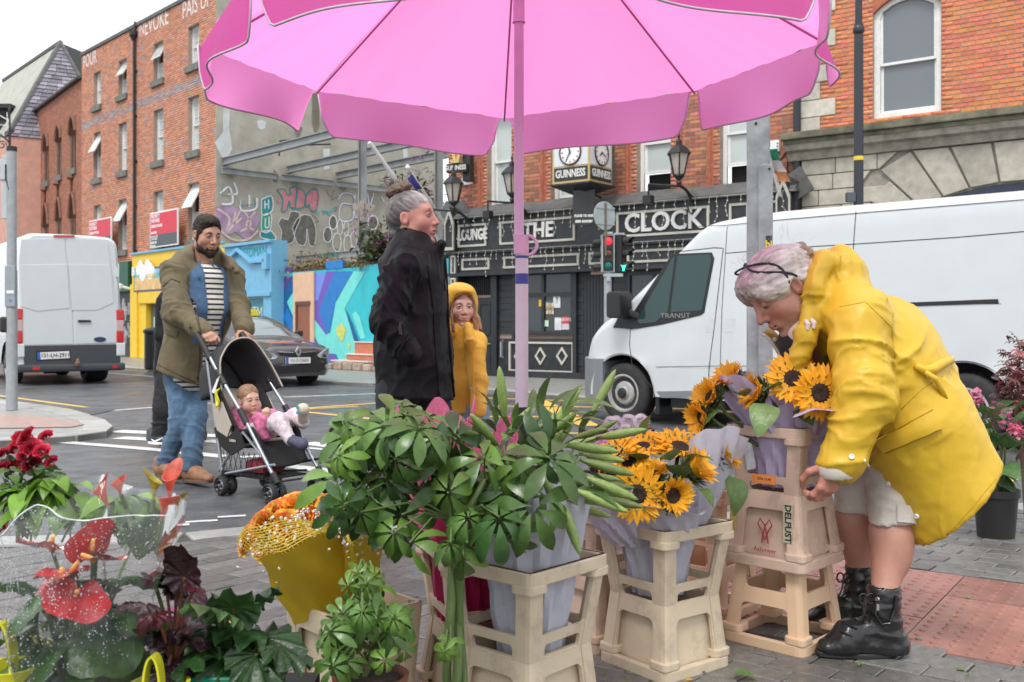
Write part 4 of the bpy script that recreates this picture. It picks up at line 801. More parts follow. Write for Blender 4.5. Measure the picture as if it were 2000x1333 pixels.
def lantern(px,py,label,flood=True,size=1.0):
 """six sided lantern on a bracket: px,py = centre of the glass"""
 out=.95;u,z=P.uz(px,py,out);t=thing('wall_lantern',label,'lantern',P.o+P.d*u+P.n*out+Vector((0,0,z)),P.rz,'lanterns on the pub wall');s=size
 mb=MB();mb.lathe([(.10*s,-.24*s),(.19*s,.14*s)],6,cap=True);mb.build('glass',LGL,t)
 mb=MB()
 for k in range(6):
  c,n_=math.cos(k*PI/3),math.sin(k*PI/3);mb.tube([(.105*s*c,.105*s*n_,-.245*s),(.195*s*c,.195*s*n_,.14*s)],.014*s,4)
 mb.lathe([(.24*s,.13*s),(.22*s,.17*s),(.12*s,.27*s),(.06*s,.3*s),(.06*s,.36*s),(.015,.42*s),(.03*s,.45*s),(.004,.54*s)],6);mb.lathe([(.03*s,-.44*s),(.05*s,-.38*s),(.03*s,-.34*s),(.11*s,-.26*s),(.1*s,-.23*s)],8);mb.build('cage',IRON,t)
 mb=MB();mb.tube([(0,0,-.42*s),(0,.25,-.47*s),(0,.6,-.62*s),(0,.9,-.66*s)],.028,6);mb.tube([(0,.9,-.4*s),(0,.86,-.62*s),(.0,.9,-.95*s),(0,.88,-1.1*s)],.03,6);mb.tube([(0,0,-.44*s),(-.35,-.0,-.4*s),(-.62,0,-.36*s)],.024,6)
 mb.tube([(0,.35,-.55*s)]+[(0,.5+.15*math.cos(a*.7),-.75*s+.15*math.sin(a*.7))for a in range(8)],.014,5);mb.box(-.07,.07,.7,.9,-.75*s,-.5*s);mb.build('bracket',IRON,t)
 if flood:mb=MB();mb.box(-.72,-.55,-.05,.1,-.72*s,-.56*s);mb.tube([(-.62,0,-.36*s),(-.63,.02,-.56*s)],.02,5);mb.build('floodlight',IRON,t,bevel=.01)
lantern(886,372,'black six sided lantern by the pub corner next to the bush');lantern(1000,354,'black lantern half behind the umbrella pole on the pub wall');lantern(1326,316,'black six sided lantern and floodlight to the right of the clock sign')
cs=thing('clock_sign','cream and black box sign with two round white clock faces','clock sign',at(1151,300,18.6).xyz,R(-45))
GOLD=M('gold_edge',(.55,.40,.17),.45,.1,8);w_=.83;mb=MB();mb.T=Matrix.Rotation(R(0),4,'Z')
cs.location.z=0;zb_,zt_=at(1151,354,18.6).z,at(1151,222,18.6).z
cs.rotation_euler=(0,0,R(3.5));A=Vector((-math.cos(R(40)),math.sin(R(40)),0));B=Vector((math.cos(R(50)),math.sin(R(50)),0))
def face(dirv,nm):
 s=1 if dirv is B else-1;n_=Vector((dirv.y*s,-dirv.x*s,0));n_=n_ if n_.y<0 else-n_
 ang=math.atan2(dirv.y*s,dirv.x*s);c=dirv*w_/2
 def pl(name,fx,fz0,fz1,d0,d1,mat):
  mb=MB();o=dirv*w_*fx[0];e=dirv*w_*fx[1];mb.add([o+n_*d0+Vector((0,0,fz0)),e+n_*d0+Vector((0,0,fz0)),e+n_*d0+Vector((0,0,fz1)),o+n_*d0+Vector((0,0,fz1)),o+n_*d1+Vector((0,0,fz0)),e+n_*d1+Vector((0,0,fz0)),e+n_*d1+Vector((0,0,fz1)),o+n_*d1+Vector((0,0,fz1))],[(0,1,2,3),(7,6,5,4),(0,4,5,1),(1,5,6,2),(2,6,7,3),(3,7,4,0)]);return mb.build(name,mat,cs)
 z1_=zb_+.05;z2_=z1_+.25;pl('name_panel',(.04,.95),z1_,z2_,.001,.008,CHARB);pl('clock_panel',(.04,.95),z2_+.03,zt_-.08,.001,.008,CLW)
 text('lettering','GUINNESS',.20,LWT,cs,tuple(c+n_*.014+Vector((0,0,(z1_+z2_)/2))),(PI/2,0,ang),ext=.003,bold=.006,sx=.72)
 zc_=zb_+.58;r_=.235;q=n_.to_track_quat('Z','Y')
 def ring(name,prof,mat,dz):mb=MB();mb.lathe(prof,32,tuple(c+n_*dz+Vector((0,0,zc_))),tuple(n_));return mb.build(name,mat,cs)
 ring('dial',[(r_,.0),(r_,.012),(.001,.013)],CLW2,.008);mb=MB();k=40;vs_=[]
 rim=MB();pts=[c+n_*.02+Vector((0,0,zc_))+(dirv*s*math.cos(a*2*PI/k)+Vector((0,0,1))*math.sin(a*2*PI/k))*r_ for a in range(k+1)];rim.tube(pts,.018,6,cap=False);rim.build('clock_rim',M('clock_rim',(.09,.02,.015),.5),cs)
 tk=MB();ex=dirv*s;ez=Vector((0,0,1))
 for h in range(12):
  a=h*PI/6;rd=ex*math.sin(a)+ez*math.cos(a);tk.bar(c+n_*.026+Vector((0,0,zc_))+rd*.165,c+n_*.026+Vector((0,0,zc_))+rd*.2,.016,.004,up=tuple(n_))
 tk.build('hour_marks',M('ink'),cs)
 for L_,a,w2 in((.17,R(210 if dirv is A else 112),.016),(.11,R(345 if dirv is A else 235),.024)):
  hm=MB();rd=ex*math.sin(a)+ez*math.cos(a);hm.bar(c+n_*.034+Vector((0,0,zc_))-rd*.03,c+n_*.034+Vector((0,0,zc_))+rd*L_,w2,.005,up=tuple(n_));hm.build('clock_hand',M('ink'),cs)
CHARB=M('sign_black',(.02,.021,.023),.4,.1);CLW=M('clock_white',(.62,.66,.70),.4,.05);CLW2=M('dial_white',(.78,.78,.76),.4,.04)
mb=MB();mb.prism([(0,0),(B.x*w_,B.y*w_),(B.x*w_+A.x*w_,B.y*w_+A.y*w_),(A.x*w_,A.y*w_)],(0,0,zt_-zb_),(1,0,0),(0,1,0),(0,0,zb_));mb.build('box',GOLD,cs)
mb=MB();mb.prism([(0,-.06),(B.x*w_+.06,B.y*w_),(B.x*w_+A.x*w_,B.y*w_+A.y*w_+.04),(A.x*w_-.06,A.y*w_)],(0,0,-.03),(1,0,0),(0,1,0),(0,0,zb_));c=(A+B)*w_/2
mb.add([(0,-.05,zb_-.03),(B.x*w_+.05,B.y*w_,zb_-.03),(A.x*w_+B.x*w_,(A.y+B.y)*w_,zb_-.03),(A.x*w_-.05,A.y*w_,zb_-.03),(c.x,c.y,zb_-.26)],[(0,1,4),(1,2,4),(2,3,4),(3,0,4)]);mb.tube([(c.x,c.y,zb_-.2),(c.x+.35,c.y+1.6,zb_-.2)],.06,6);mb.tube([(c.x,c.y,zt_-.3),(c.x+.35,c.y+1.6,zt_-.3)],.06,6);each(mb,'base',BLK,cs)
mb=MB();mb.box(B.x*w_+.004,B.x*w_+.05,B.y*w_-.01,B.y*w_+.1,zb_,zt_);mb.build('edge_strip',CHARB,cs)
face(A,'l');face(B,'r')
hg=thing('hanging_sign','black hanging board reading FLOCK TO OUR BEER GARDEN below the clock','sign',at(1140,436,18.9).xyz,R(-10));mb=MB();s_=18.9/F
pl_=[(-22,-0),(-18,-3),(0,-5),(18,-2),(23,8),(20,20),(22,66),(-21,64),(-22,18),(-25,10)];pl_=[(x*s_,z*s_)for x,z in pl_]
mb.prism(pl_,(0,.05,0));mb.build('board',CHARB,hg,bevel=.006)
text('lettering','FLOCK TO OUR',.062,LWT,hg,(0,-.008,.135),ext=.002,bold=.004,sx=.8,shear=.2);text('lettering','BEER GARDEN',.062,LWT,hg,(0,-.008,.03),ext=.002,bold=.004,sx=.8,shear=.2)
mb=MB()
for k,c in enumerate([(-.12,.42),(.0,.5),(.1,.36)]):mb.lathe([(.001,0),(.05,.002),(.001,.004)],8,(c[0],-.005,c[1]),(0,-1,0))
mb=MB();mb.tube([(0,.03,.62),(.3,1.4,.62)],.02,6);mb.tube([(0,.03,.3),(.3,1.4,.3)],.02,6);mb.build('bracket',IRON,hg)
ps=thing('projecting_sign','small black projecting sign with gold frame at the pub corner','sign',at(892,330,21.6).xyz,R(-25));k=21.6/F
mb=MB();mb.box(-21*k,22*k,-.06,.06,-8*k,10*k);mb.build('name_board',CHARB,ps,bevel=.02);text('lettering','GUINNESS',.14,LWT,ps,(0,-.065,.01),ext=.003,bold=.003,sx=.8)
mb=MB();mb.bar((-12*k,0,60*k),(-3*k,0,14*k),.07);mb.bar((12*k,0,60*k),(3*k,0,14*k),.07);mb.bar((0,0,10*k),(0,0,16*k),.2);mb.build('gold_bracket',GOLD,ps);mb=MB();mb.box(8*k,24*k,.1,.3,-24*k,40*k);mb.build('black_case',CHARB,ps,bevel=.01)
def flag(pole_a,pole_b,label,cols,fpts):
 t=thing('flag',label,'flag',pole_b,0);mb=MB();mb.T=Matrix.Translation(-pole_b);mb.tube([pole_a,pole_b],.035,8);d=(pole_a-pole_b).normalized();mb.lathe([(.02,-.05),(.06,0),(.02,.06)],8,pole_a);mb.build('pole',SWH,t)
 n=len(cols)
 for i,m in enumerate(cols):
  mb=MB();mb.T=Matrix.Translation(-pole_b)
  def fn(u,v,i=i):
   q=fpts[0].lerp(fpts[1],(i+u)/n);w2=fpts[2].lerp(fpts[3],(i+u)/n);p=q.lerp(w2,v);return p+Vector((.05*math.sin(v*7+i),.06*math.sin(v*5+u*3+i*2),0))
  mb.grid(fn,5,12);mb.build('flag_cloth',m,t,smooth=True)
CLB=M('flag_blue',(.06,.06,.26),.7,trans=.3);CLG=M('flag_green',(.02,.26,.15),.7,trans=.3);CLWH=M('flag_white',(.68,.66,.68),.7,trans=.3);CLO=M('flag_orange',(.72,.30,.12),.7,trans=.3)
flag(at(796,328,20.6),at(870,440,22),'furled blue flag on a white pole leaning from the pub corner',[CLB],[at(797,332,20.6),at(822,368,21),at(803,360,20.6),at(815,375,21)])
fp2=thing('flagpole','bare white flagpole leaning in front of the steel beams','flagpole',at(862,478,22.2));mb=MB();mb.tube([at(722,278,20.4)-fp2.location,Vector((0,0,0))],.04,8);mb.build('pole',SWH,fp2)
flag(at(1500,292,17.0),at(1530,405,17.5),'green white and orange tricolour hanging from a pole at the pub end',[CLG,CLWH,CLO],[at(1500,296,17.0),at(1514,352,17.3),at(1512,292,16.9),at(1540,358,17.1)])
# ================================================================ right hand building: stone ground floor, brick above
Rb=Fac((P.o+P.d*P.u(1567)).to_2d(),(.806,-.592));rb_=Rb.thing('stone_and_brick_building','building with granite arches below and bright orange brick above a mossy cornice','building');ru1=Rb.u(2300)
zc0=Rb.uz(1700,250)[1];RBR=brickmat('orange_brick',(.62,.21,.095));STN=M('granite_block',(.42,.395,.34),.8,.2,7,.25,60,tint=True,dirt=.3,dcol=(.2,.18,.15),dsc=1.5);JNT=M('stone_joint',(.30,.28,.24),.9,.2)
wa,wb=Rb.u(1705),Rb.u(1838);wz0,wz1=Rb.uz(1705,233)[1],Rb.uz(1705,-2)[1]
ws=Rb.u(2090),Rb.u(2260);holes=[(wa,wb,wz0,wz1),(ws[0],ws[1],wz0,wz1)]
wall('wall',MTR,rb_,0,ru1,zc0-.1,8.6,holes,depth=8,reveal=.2)
qn=[];z=zc0+.0;k=0
while z<8.3:qn.append((-.02,Rb.u(1632)if k%2 else Rb.u(1602),z,z+.29));z+=.3;k+=1
bricks(rb_,RBR,0.02,ru1,zc0,8.6,holes+qn,tint=lambda u,z:(lambda t:(t,t*rnd.uniform(.8,1.25),t*rnd.uniform(.8,1.3)))(rnd.uniform(.8,1.15)),nobj=300,vis=[(1630,0,1700,240),(1840,0,2000,215)])
for q in qn:
 mb=MB();mb.box(q[0],q[1],-.03,.02,q[2]+.004,q[3]);me=mb.mesh('quoin',STN,bevel=.008);t=rnd.uniform(1.0,1.4);me.color_attributes.new('tint','FLOAT_COLOR','POINT').data.foreach_set('color',[t,t,t,1]*len(me.vertices));link('quoin',me,rb_)
GRY=glassmat('reflection_grey_glass',(.16,.18,.195),.12)  # grey base colour stands in for reflected sky and houses opposite
sash_window(rb_,wa,wb,wz0,wz1,.1,GRY,(0,0),.09,.55,arch=.25,sill=False);sash_window(rb_,ws[0],ws[1],wz0,wz1,.1,GRY,(0,0),.09,.55,arch=.25,sill=False)
for h in holes:
 mb=MB();a,b,d=h[0],h[1],h[3]
 for i in range(8):
  x0,x1=a+(b-a)*i/8,a+(b-a)*(i+1)/8;f=lambda x:d-.25+.25*(1-(2*(x-a)/(b-a)-1)**2)
  mb.add([(x0,-.004,f(x0)),(x1,-.004,f(x1)),(x1,-.004,d+.01),(x0,-.004,d+.01),(x0,.2,f(x0)),(x1,.2,f(x1))],[(0,1,2,3),(1,0,4,5)])
 mb.build('arch_fill',M('moulded_brick'),rb_)
MOSS=M('mossy_cornice',(.16,.15,.105),.9,.45,4,.5,25,dirt=.8,dcol=(.05,.07,.025),dsc=2.5)
mb=MB();mb.box(-.25,ru1,-.42,0,zc0-.12,zc0);mb.box(-.22,ru1,-.36,0,zc0-.2,zc0-.121);mb.build('cornice',MOSS,rb_,bevel=.015)
CRN=M('cornice_stone',(.3,.28,.235),.85,.35,5,.3,40,dirt=.6,dcol=(.06,.055,.045),dsc=1.8);mb=MB();mb.prism([(-.34,zc0-.2),(-.3,zc0-.3),(-.2,zc0-.33),(-.16,zc0-.46),(0,zc0-.46),(0,zc0-.2)],(ru1+.2,0,0),(0,1,0),(0,0,1),(-.2,0,0));mb.build('cornice_moulding',CRN,rb_)
zt_=zc0-.46;cxA,rad,spr=Rb.u(1985),2.0,Rb.uz(1985,358)[1]-1.1
mb=MB();acs=[(cxA+rad*math.cos(a*PI/24),spr+1.1*math.sin(a*PI/24))for a in range(25)]
wall('stone_backing',JNT,rb_,0,ru1,0,zt_,[(cxA-rad,cxA+rad,0,spr)],y=-.05,depth=.3,reveal=.3)
mb=MB();mb.add([(x,-.06,z)for x,z in acs]+[(cxA-rad,-.06,.01),(cxA+rad,-.06,.01)],[tuple(list(range(25))+[25,26])]);mb.build('arch_glazing',M('dark_blue_glazing',(.012,.02,.05),.2),rb_)
ch_=.272;r=0
def stone(poly):
 t=rnd.uniform(.8,1.2);mb=MB();mb.prism(poly,(0,-.055+rnd.uniform(-.006,.004),0),o=(0,-.051,0));me=mb.mesh('stone_block',STN,bevel=.014);me.color_attributes.new('tint','FLOAT_COLOR','POINT').data.foreach_set('color',[t,t*.99,t*.96,1]*len(me.vertices));link('stone_block',me,rb_)
n_v=13;fan=[]
for k in range(n_v):
 a0,a1=R(8+164*k/n_v)+.008,R(8+164*(k+1)/n_v)-.008;kk=abs(k-(n_v-1)/2);hgt=zt_-.02
 p=lambda a,f:(cxA+(rad+f)*math.cos(a),min(spr+(1.1+f)*math.sin(a),hgt))
 e=.95 if kk<3.2 else .7 if kk<4.2 else .45;stone([p(a0,.03),p(a0,e),p(a1,e),p(a1,.03)])
def xarch(z,f=.55):
 f=.97 if z>spr+1.15 else f;s=(z-spr)/(1.1+f);return cxA-(rad+f)*math.sqrt(max(0,1-s*s))if s<1 else cxA
z=zt_
while z>.3:
 z0_=z-ch_;u=.02+(.0 if r%2 else-.25);lim=xarch(min(z,zt_)-.1)if z0_>spr-.2 else cxA-rad-.05
 while u<lim-.05:
  L=rnd.choice((.55,.7,.85));a,b=max(u,.02),min(u+L,lim)
  if b-a>.06:stone([(a+.006,z0_+.006),(b-.006 if b<lim else xarch(z0_)-.02 if z0_>spr-.2 else lim-.02,z0_+.006),(b-.006 if b<lim else lim-.02,z-.006),(a+.006,z-.006)])
  u+=L
 z=z0_;r+=1
mb=MB();u=-.06;mb.tube([(u,-.1,0),(u,-.1,8.4)],.065,10);mb.build('downpipe',M('downpipe_blue_black',(.015,.02,.03),.4),rb_)
# ================================================================ street furniture
GALV=M('galvanised_steel',(.27,.295,.31),.45,.35,7,.12,30,dirt=.6,dcol=(.13,.14,.14),dsc=6);GPOL=M('grey_painted_pole',(.31,.335,.35),.45,.12,12,.1,120)
lp=thing('street_lamp_column','black round lamp column with a yellow tag before the granite building','lamp column',at(1677,640,14.6).xyz);lp.location.z=0;k=14.6/F
mb=MB();mb.lathe([(.16,0),(.16,1.1),(.11,1.2),(9.5*k,1.25),(8.7*k,H+(640-66)*k-.02)],14);mb.lathe([(9.2*k,H+574*k),(11*k,H+578*k),(11*k,H+584*k),(8*k,H+590*k),(6.8*k,H+592*k),(6*k,9)],14);mb.lathe([(8.8*k,H+586*k),(8.8*k,H+592*k)],14);mb.build('shaft',M('lamp_column_black',(.022,.026,.034),.38,.15,6),lp)
mb=MB();mb.lathe([(9.9*k,H+326*k),(9.9*k,H+334*k)],14);mb.build('yellow_tag',M('tag_yellow',(.7,.5,.04),.5),lp);mb=MB();mb.box(-24*k,-8*k,-.05,.05,H+245*k,H+263*k);mb.build('sign_plate',CHAR,lp)
tl=thing('traffic_light','pole with two traffic light heads, one red lit, and a round grey sign back','traffic light',at(1187,640,15.6).xyz);tl.location.z=-.0;k=15.6/F;Z=lambda py:H+(640-py)*k;X=lambda px:(px-1187)*k
mb=MB();mb.lathe([(.06,0),(.06,Z(455))],12);mb.build('pole',GPOL,tl)
GRYP=M('signal_grey',(.34,.37,.40),.4,.08);HOUS=M('signal_black',(.012,.013,.015),.5);
def lens(nm,col,e):return M(nm,col,.25,.15,20,emit=e)
def head(x0,x1,rot,cols,parent):
 h=bpy.data.objects.new('signal_head',None);C.objects.link(h);h.parent=parent;h.location=((X(x0)+X(x1))/2,-.02,0);h.rotation_euler=(0,0,rot);w2=(X(x1)-X(x0))/2
 return h,w2
zt,zb_=Z(459),Z(533);w2=13*k
for(cx,rz,cols,lab)in((1187,R(4),((.75,.02,.03,1.0),(.10,.04,.03,0),(.0,.10,.08,.12)),'front'),(1217,R(58),((.10,.01,.015,0),(.05,.012,.01,0),(.0,.22,.15,.2)),'side')):
 mb=MB();c=Vector((X(cx),-.05 if lab=='front' else .02,0));mb.T=Matrix.Translation(c)@Matrix.Rotation(rz,4,'Z');mb.box(-w2,w2,-.02,.10,zb_,zt);hd=mb.build('signal_head',GRYP if lab=='front' else HOUS,tl,bevel=.015)
 if lab=='front':mb=MB();mb.T=Matrix.Translation(c)@Matrix.Rotation(rz,4,'Z');mb.box(-w2*.78,w2*.78,-.026,-.019,zb_+.02,zt-.02);mb.build('backing',HOUS,hd)
 for i,(r_,g_,b_,e)in enumerate(cols):
  zc_=Z(472+24*i);r0=8.0*k;mb=MB();mb.T=Matrix.Translation(c)@Matrix.Rotation(rz,4,'Z');mb.lathe([(r0,0),(r0*.85,.014),(r0*.4,.024),(.001,.027)],18,(0,-.026,zc_),(0,-1,0));mb.build('lens',lens('lens_%s_%d'%(lab,i),(r_,g_,b_),e),hd)
  mb=MB();mb.T=Matrix.Translation(c)@Matrix.Rotation(rz,4,'Z');L=.03 if lab=='front' else .16
  mb.grid(lambda u,v:Vector((r0*1.14*math.cos(R(-20+220*u)),-.02-L*v*(1 if .2<u<.8 else .7),zc_+r0*1.14*math.sin(R(-20+220*u)))),16,2);mb.build('visor',HOUS,hd)
 if lab=='front':
  for i in range(3):
   mb=MB();zc_=Z(474+24*i);mb.lathe([(7.5*k,0),(6.4*k,.14)],14,(X(1177),.03,zc_),(-1,.5,0),cap=False);mb.lathe([(7.5*k,0),(5*k,.03),(.001,.03)],14,(X(1177),.03,zc_),(-1,.5,0));mb.build('side_visor',HOUS,hd)
mb=MB();mb.bar((X(1211),-.16,Z(519)),(X(1216),-.17,Z(528)),.035,.01);mb.bar((X(1216),-.17,Z(527)),(X(1220),-.17,Z(519)),.03,.01);mb.bar((X(1215),-.175,Z(531)),(X(1216),-.175,Z(520)),.03,.01);mb.build('green_arrow',M('arrow_green',(.05,.75,.5),.3,emit=1.2),tl)
mb=MB();mb.box(X(1178),X(1216),-.06,.03,Z(541),Z(535));mb.box(X(1180),X(1196),-.08,.02,Z(459),Z(454));mb.box(X(1200),X(1220),0,.1,Z(459),Z(455));mb.box(X(1184),X(1191),-.09,-.05,Z(550),Z(541));each(mb,'mounting_bracket',GRYP,tl)
sg=thing('round_sign','round grey back of a road sign above the traffic light','road sign',at(1180,422,15.5).xyz,R(38));k2=15.5/F
mb=MB();mb.lathe([(28*k2,0),(28*k2,.02)],28,(0,0,0),(0,-1,0));mb.build('plate',M('sign_back',(.33,.38,.385),.5,.1),sg);mb=MB();mb.lathe([(.016,-.62),(.016,.2)],8,(0,-.035,0));mb.build('post',M('rusty_post',(.16,.11,.08),.6,.3),sg);mb=MB();mb.box(-.2,.2,-.03,-.021,.11,.14);mb.box(-.2,.2,-.03,-.021,-.14,-.11);mb.build('rail',M('sign_back'),sg)
gc=thing('galvanised_column','large galvanised steel column with access door and sticker behind the white van cab','column',at(1481,640,5.35).xyz,R(-14));gc.location.z=0;k=5.35/F
mb=MB();w2=22*k;mb.prism(rrect(2*w2,2*w2*.8,.012),(0,0,4.2),(1,0,0),(0,1,0));mb.build('shaft',GALV,gc);mb=MB();mb.prism([(x+w2*.62,z)for x,z in rrect(w2*1.25,1.72,.03,cy=H+(640-325)*k-.86)],(0,-.03,0),(1,0,0),(0,0,1),(0,-w2*.8,0));dp=mb.build('access_door',GALV,gc,bevel=.006)
mb=MB();mb.lathe([(.006,0),(.004,.008)],8,(w2*.95,-w2*.8-.03,H+305*k),(0,-1,0));mb.lathe([(.008,0),(.008,.004)],8,(-w2*.2,-w2*.8,H+395*k),(0,-1,0));mb.build('bolt',HOUS,dp)
mb=MB();zs=H+(640-482)*k;mb.box(w2*.66,w2*1.15,-w2*.8-.034,-w2*.8-.0305,zs-.03,zs+.05);mb.build('sticker',CHARB,gc);text('lettering','hi',.05,M('tag_yellow'),gc,(w2*.9,-w2*.8-.036,zs+.005),ext=.001,bold=.002)
mb=MB()
for x,z in((-.03,.62),(-.02,.66),(-.035,.7)):mb.tube([(x,-w2*.8-.001,z),(x+.012,-w2*.8-.001,z+.02),(x-.004,-w2*.8-.001,z+.035),(x+.01,-w2*.8-.001,z+.05)],.002,4)
mb.build('scrawl',M('ink'),gc)
gpole=thing('grey_pole','grey steel pole with control box standing on the pavement corner','pole',gp(23,801));k=gpole.location.y/F;Z=lambda py:H+(640-py)*k;X=lambda px:(px-23)*k
mb=MB();mb.lathe([(10.5*k,0),(10.2*k,Z(530)),(9*k,Z(525)),(8.8*k,Z(290))],16);mb.build('shaft',GPOL,gpole);mb=MB();mb.lathe([(9.6*k,Z(296)),(9.6*k,Z(287)),(.01,Z(286))],16);mb.build('cap',HOUS,gpole)
mb=MB();mb.box(X(15),X(35),-12*k,-6*k,Z(600),Z(520));mb.build('control_box',M('control_box_grey',(.27,.30,.33),.5),gpole,bevel=.01);mb=MB();mb.box(X(19),X(33),-12.6*k,-12.1*k,Z(574),Z(568));mb.build('label',SWH,gpole);mb=MB();mb.lathe([(2*k,0),(2*k,.01)],10,(X(26),-12*k,Z(587)),(0,-1,0));mb.build('button',M('button_blue',(.1,.25,.45),.4),gpole)
mb=MB();mb.box(X(3),X(18),-10*k,8*k,Z(650),Z(619));mb.build('push_button_unit',HOUS,gpole,bevel=.03)
mb=MB();mb.box(X(-8),X(17),-3*k,4*k,Z(352),Z(312));mb.box(X(4),X(16),-2*k,3*k,Z(312),Z(303));mb.box(X(2),X(14),-1*k,6*k,Z(428),Z(352));mb.build('meter_box',M('meter_box_grey',(.45,.48,.49),.5,.1),gpole,bevel=.01);mb=MB();mb.tube([(X(13),-4*k,Z(322)),(X(14),-6*k,Z(350)),(X(22),-8*k,Z(372))],1.3*k,6);mb.build('cable',HOUS,gpole)
ob=thing('ornate_lamp_bracket','black scrolled iron lamp bracket behind the grey pole','lamp bracket',at(19,640,24).xyz);ob.location.z=0;k=24/F;Z=lambda py:H+(640-py)*k;X=lambda px:(px-19)*k
mb=MB();mb.lathe([(3*k,0),(2.5*k,Z(300)),(1.6*k,Z(225)),(3*k,Z(215)),(.01,Z(208))],10);mb.build('post',IRON,ob);mb=MB()
for cx,cy,r_ in((4,284,9),(14,262,6),(-6,270,12),(24,257,4)):mb.tube([(X(cx)+r_*k*(1-.05*a)*math.cos(a*.6),0,Z(cy)+r_*k*(1-.05*a)*math.sin(a*.6))for a in range(15)],1.1*k,5)
mb.tube([(X(19),0,Z(280)),(X(8),0,Z(268)),(X(-10),0,Z(262))],2*k,6);mb.build('scroll',IRON,ob)
ae=thing('roof_aerial','thin pale television aerial above the pink building','aerial',at(14,236,46));k=46/F;mb=MB();mb.tube([(-14*k,0,10*k),(24*k,0,-12*k)],1*k,4);mb.tube([(0,0,16*k),(0,0,-40*k)],.8*k,4);mb.tube([(-16*k,0,-8*k),(10*k,0,-10*k)],.7*k,4);mb.tube([(-16*k,0,-26*k),(6*k,0,-28*k)],.7*k,4);mb.build('rod',SWH,ae)
bl=thing('litter_bin','slim black litter bin on the far pavement before the yellow shop','litter bin',gp(300,722).xyz);mb=MB();mb.lathe([(.2,0),(.22,.05),(.22,.9),(.25,.92),(.25,.98),(.18,1.03),(.01,1.05)],14);mb.build('body',IRON,bl)
# ================================================================ vehicles
VWH=M('van_white_paint',(.58,.61,.63),.3,.03,3,coat=.5,dirt=.12,dcol=(.5,.5,.48),dsc=1.5);VGR=M('bumper_grey',(.19,.205,.225),.5,.06,8);VBK=M('vehicle_black_plastic',(.014,.015,.017),.42,.1,20);GAP=M('panel_gap',(.03,.03,.032),.8)
TYR=M('tyre_rubber',(.022,.022,.023),.75,.25,12,.1,60,dirt=.3,dcol=(.06,.058,.055));RIM=M('steel_wheel',(.36,.355,.345),.45,.2,9,dirt=.45,dcol=(.13,.11,.09),dsc=6);VGL=glassmat('vehicle_glass',(.03,.085,.085),.03,alpha=.4);REDL=M('rear_lamp_red',(.55,.008,.012),.15,.15,20,coat=.6);PLT=M('number_plate',(.78,.78,.76),.4,.03);EUB=M('plate_blue',(.02,.12,.5),.4);CHR=M('chrome',(.7,.7,.72),.15,metal=1)  # vehicle glass base holds its green tint plus a painted teal reflection
def loft(ss,sec,ax):
 """ss stations; sec(s) -> half section [(w, z)...] from sill to crown; ax maps (s, w, z) to a point"""
 vs,fs=[],[];n=None
 for s in ss:
  h=sec(s);full=[(w,z)for w,z in h]+[(-w,z)for w,z in h[::-1]if abs(w)>1e-6];n=len(full);vs+=[ax(s,w,z)for w,z in full]
 for i in range(len(ss)-1):
  for j in range(n-1):fs.append((i*n+j,i*n+j+1,(i+1)*n+j+1,(i+1)*n+j))
 fs+=[tuple(range(n)),tuple((len(ss)-1)*n+j for j in range(n))]
 return vs,fs
def lerpt(tab,x):
 if x<=tab[0][0]:return tab[0][1]
 for(a,b),(c,d)in zip(tab,tab[1:]):
  if x<=c:return b+(d-b)*(x-a)/(c-a)
 return tab[-1][1]
def wheel(parent,c,r,axis,wd=.2,hub='steel',side=1):
 """tyre + rim, axis points outwards"""
 c=Vector(c);ax=Vector(axis).normalized();w_=bpy.data.objects.new('wheel',None);C.objects.link(w_);w_.parent=parent;w_.location=c
 mb=MB();q=r*.62;mb.lathe([(q,-wd),(r*.9,-wd),(r*.985,-wd*.93),(r,-wd*.8),(r,-wd*.2),(r*.985,-.02),(r*.93,.0),(r*.8,.012),(q,.0),(q*.97,-.03)],36,(0,0,0),ax,cap=False)
 mb.build('tyre',TYR,w_,smooth=40)
 mb=MB();mb.lathe([(q*1.0,-.03),(q*1.02,.004),(q*.93,.006),(q*.9,-.02),(q*.8,-.045),(q*.62,-.03),(q*.55,-.01),(q*.36,-.008),(q*.3,.02),(q*.22,.024),(.001,.026)],36,(0,0,0),ax,cap=False)
 rm=mb.build('rim',RIM if hub=='steel' else M('alloy',(.3,.3,.31),.3,metal=.8),w_,smooth=35)
 x=ax.orthogonal().normalized();y=ax.cross(x);mb=MB()
 for k in range(10):
  a=k*PI/5;d=x*math.cos(a)+y*math.sin(a);t=-x*math.sin(a)+y*math.cos(a);p=d*q*.74-ax*.028;mb.prism([(-.022*r/.34,-.05*r/.34),(.022*r/.34,-.05*r/.34),(.022*r/.34,.05*r/.34),(-.022*r/.34,.05*r/.34)],ax*-.012,d,t,p+ax*.0)
 mb.build('vent_holes',GAP,w_)['kind']='stuff'
 mb=MB();mb.lathe([(q*.3,.0),(q*.29,.03),(q*.2,.04),(.001,.042)],20,(0,0,0),ax,cap=False);mb.build('hub_cap',VBK,w_);return w_
V=Fac((1.336*.965,12.08*.965),(.733,-.68));van=V.thing('white_panel_van','white high roofed panel van driving past behind the flower seller','van','white vans');RD=RZ
W2=1.0
prof=[V.uz(x,y)for x,y in((1130,712),(1137,690),(1143,662),(1151,645),(1176,620),(1212,598),(1232,572),(1270,534),(1311,492),(1340,461),(1361,440),(1374,431),(1392,425),(1440,415),(1514,404))]
S0=prof[0][0];ztop=prof[-1][1];prof.append((5.6,ztop+.0))
fr_,rr_=0.0,3.84;wr=.352
edge=V.uz(1700,415)[1]
def vw(s):return W2*(1-.16*max(0,(.35-(s-S0))/.35)**2)
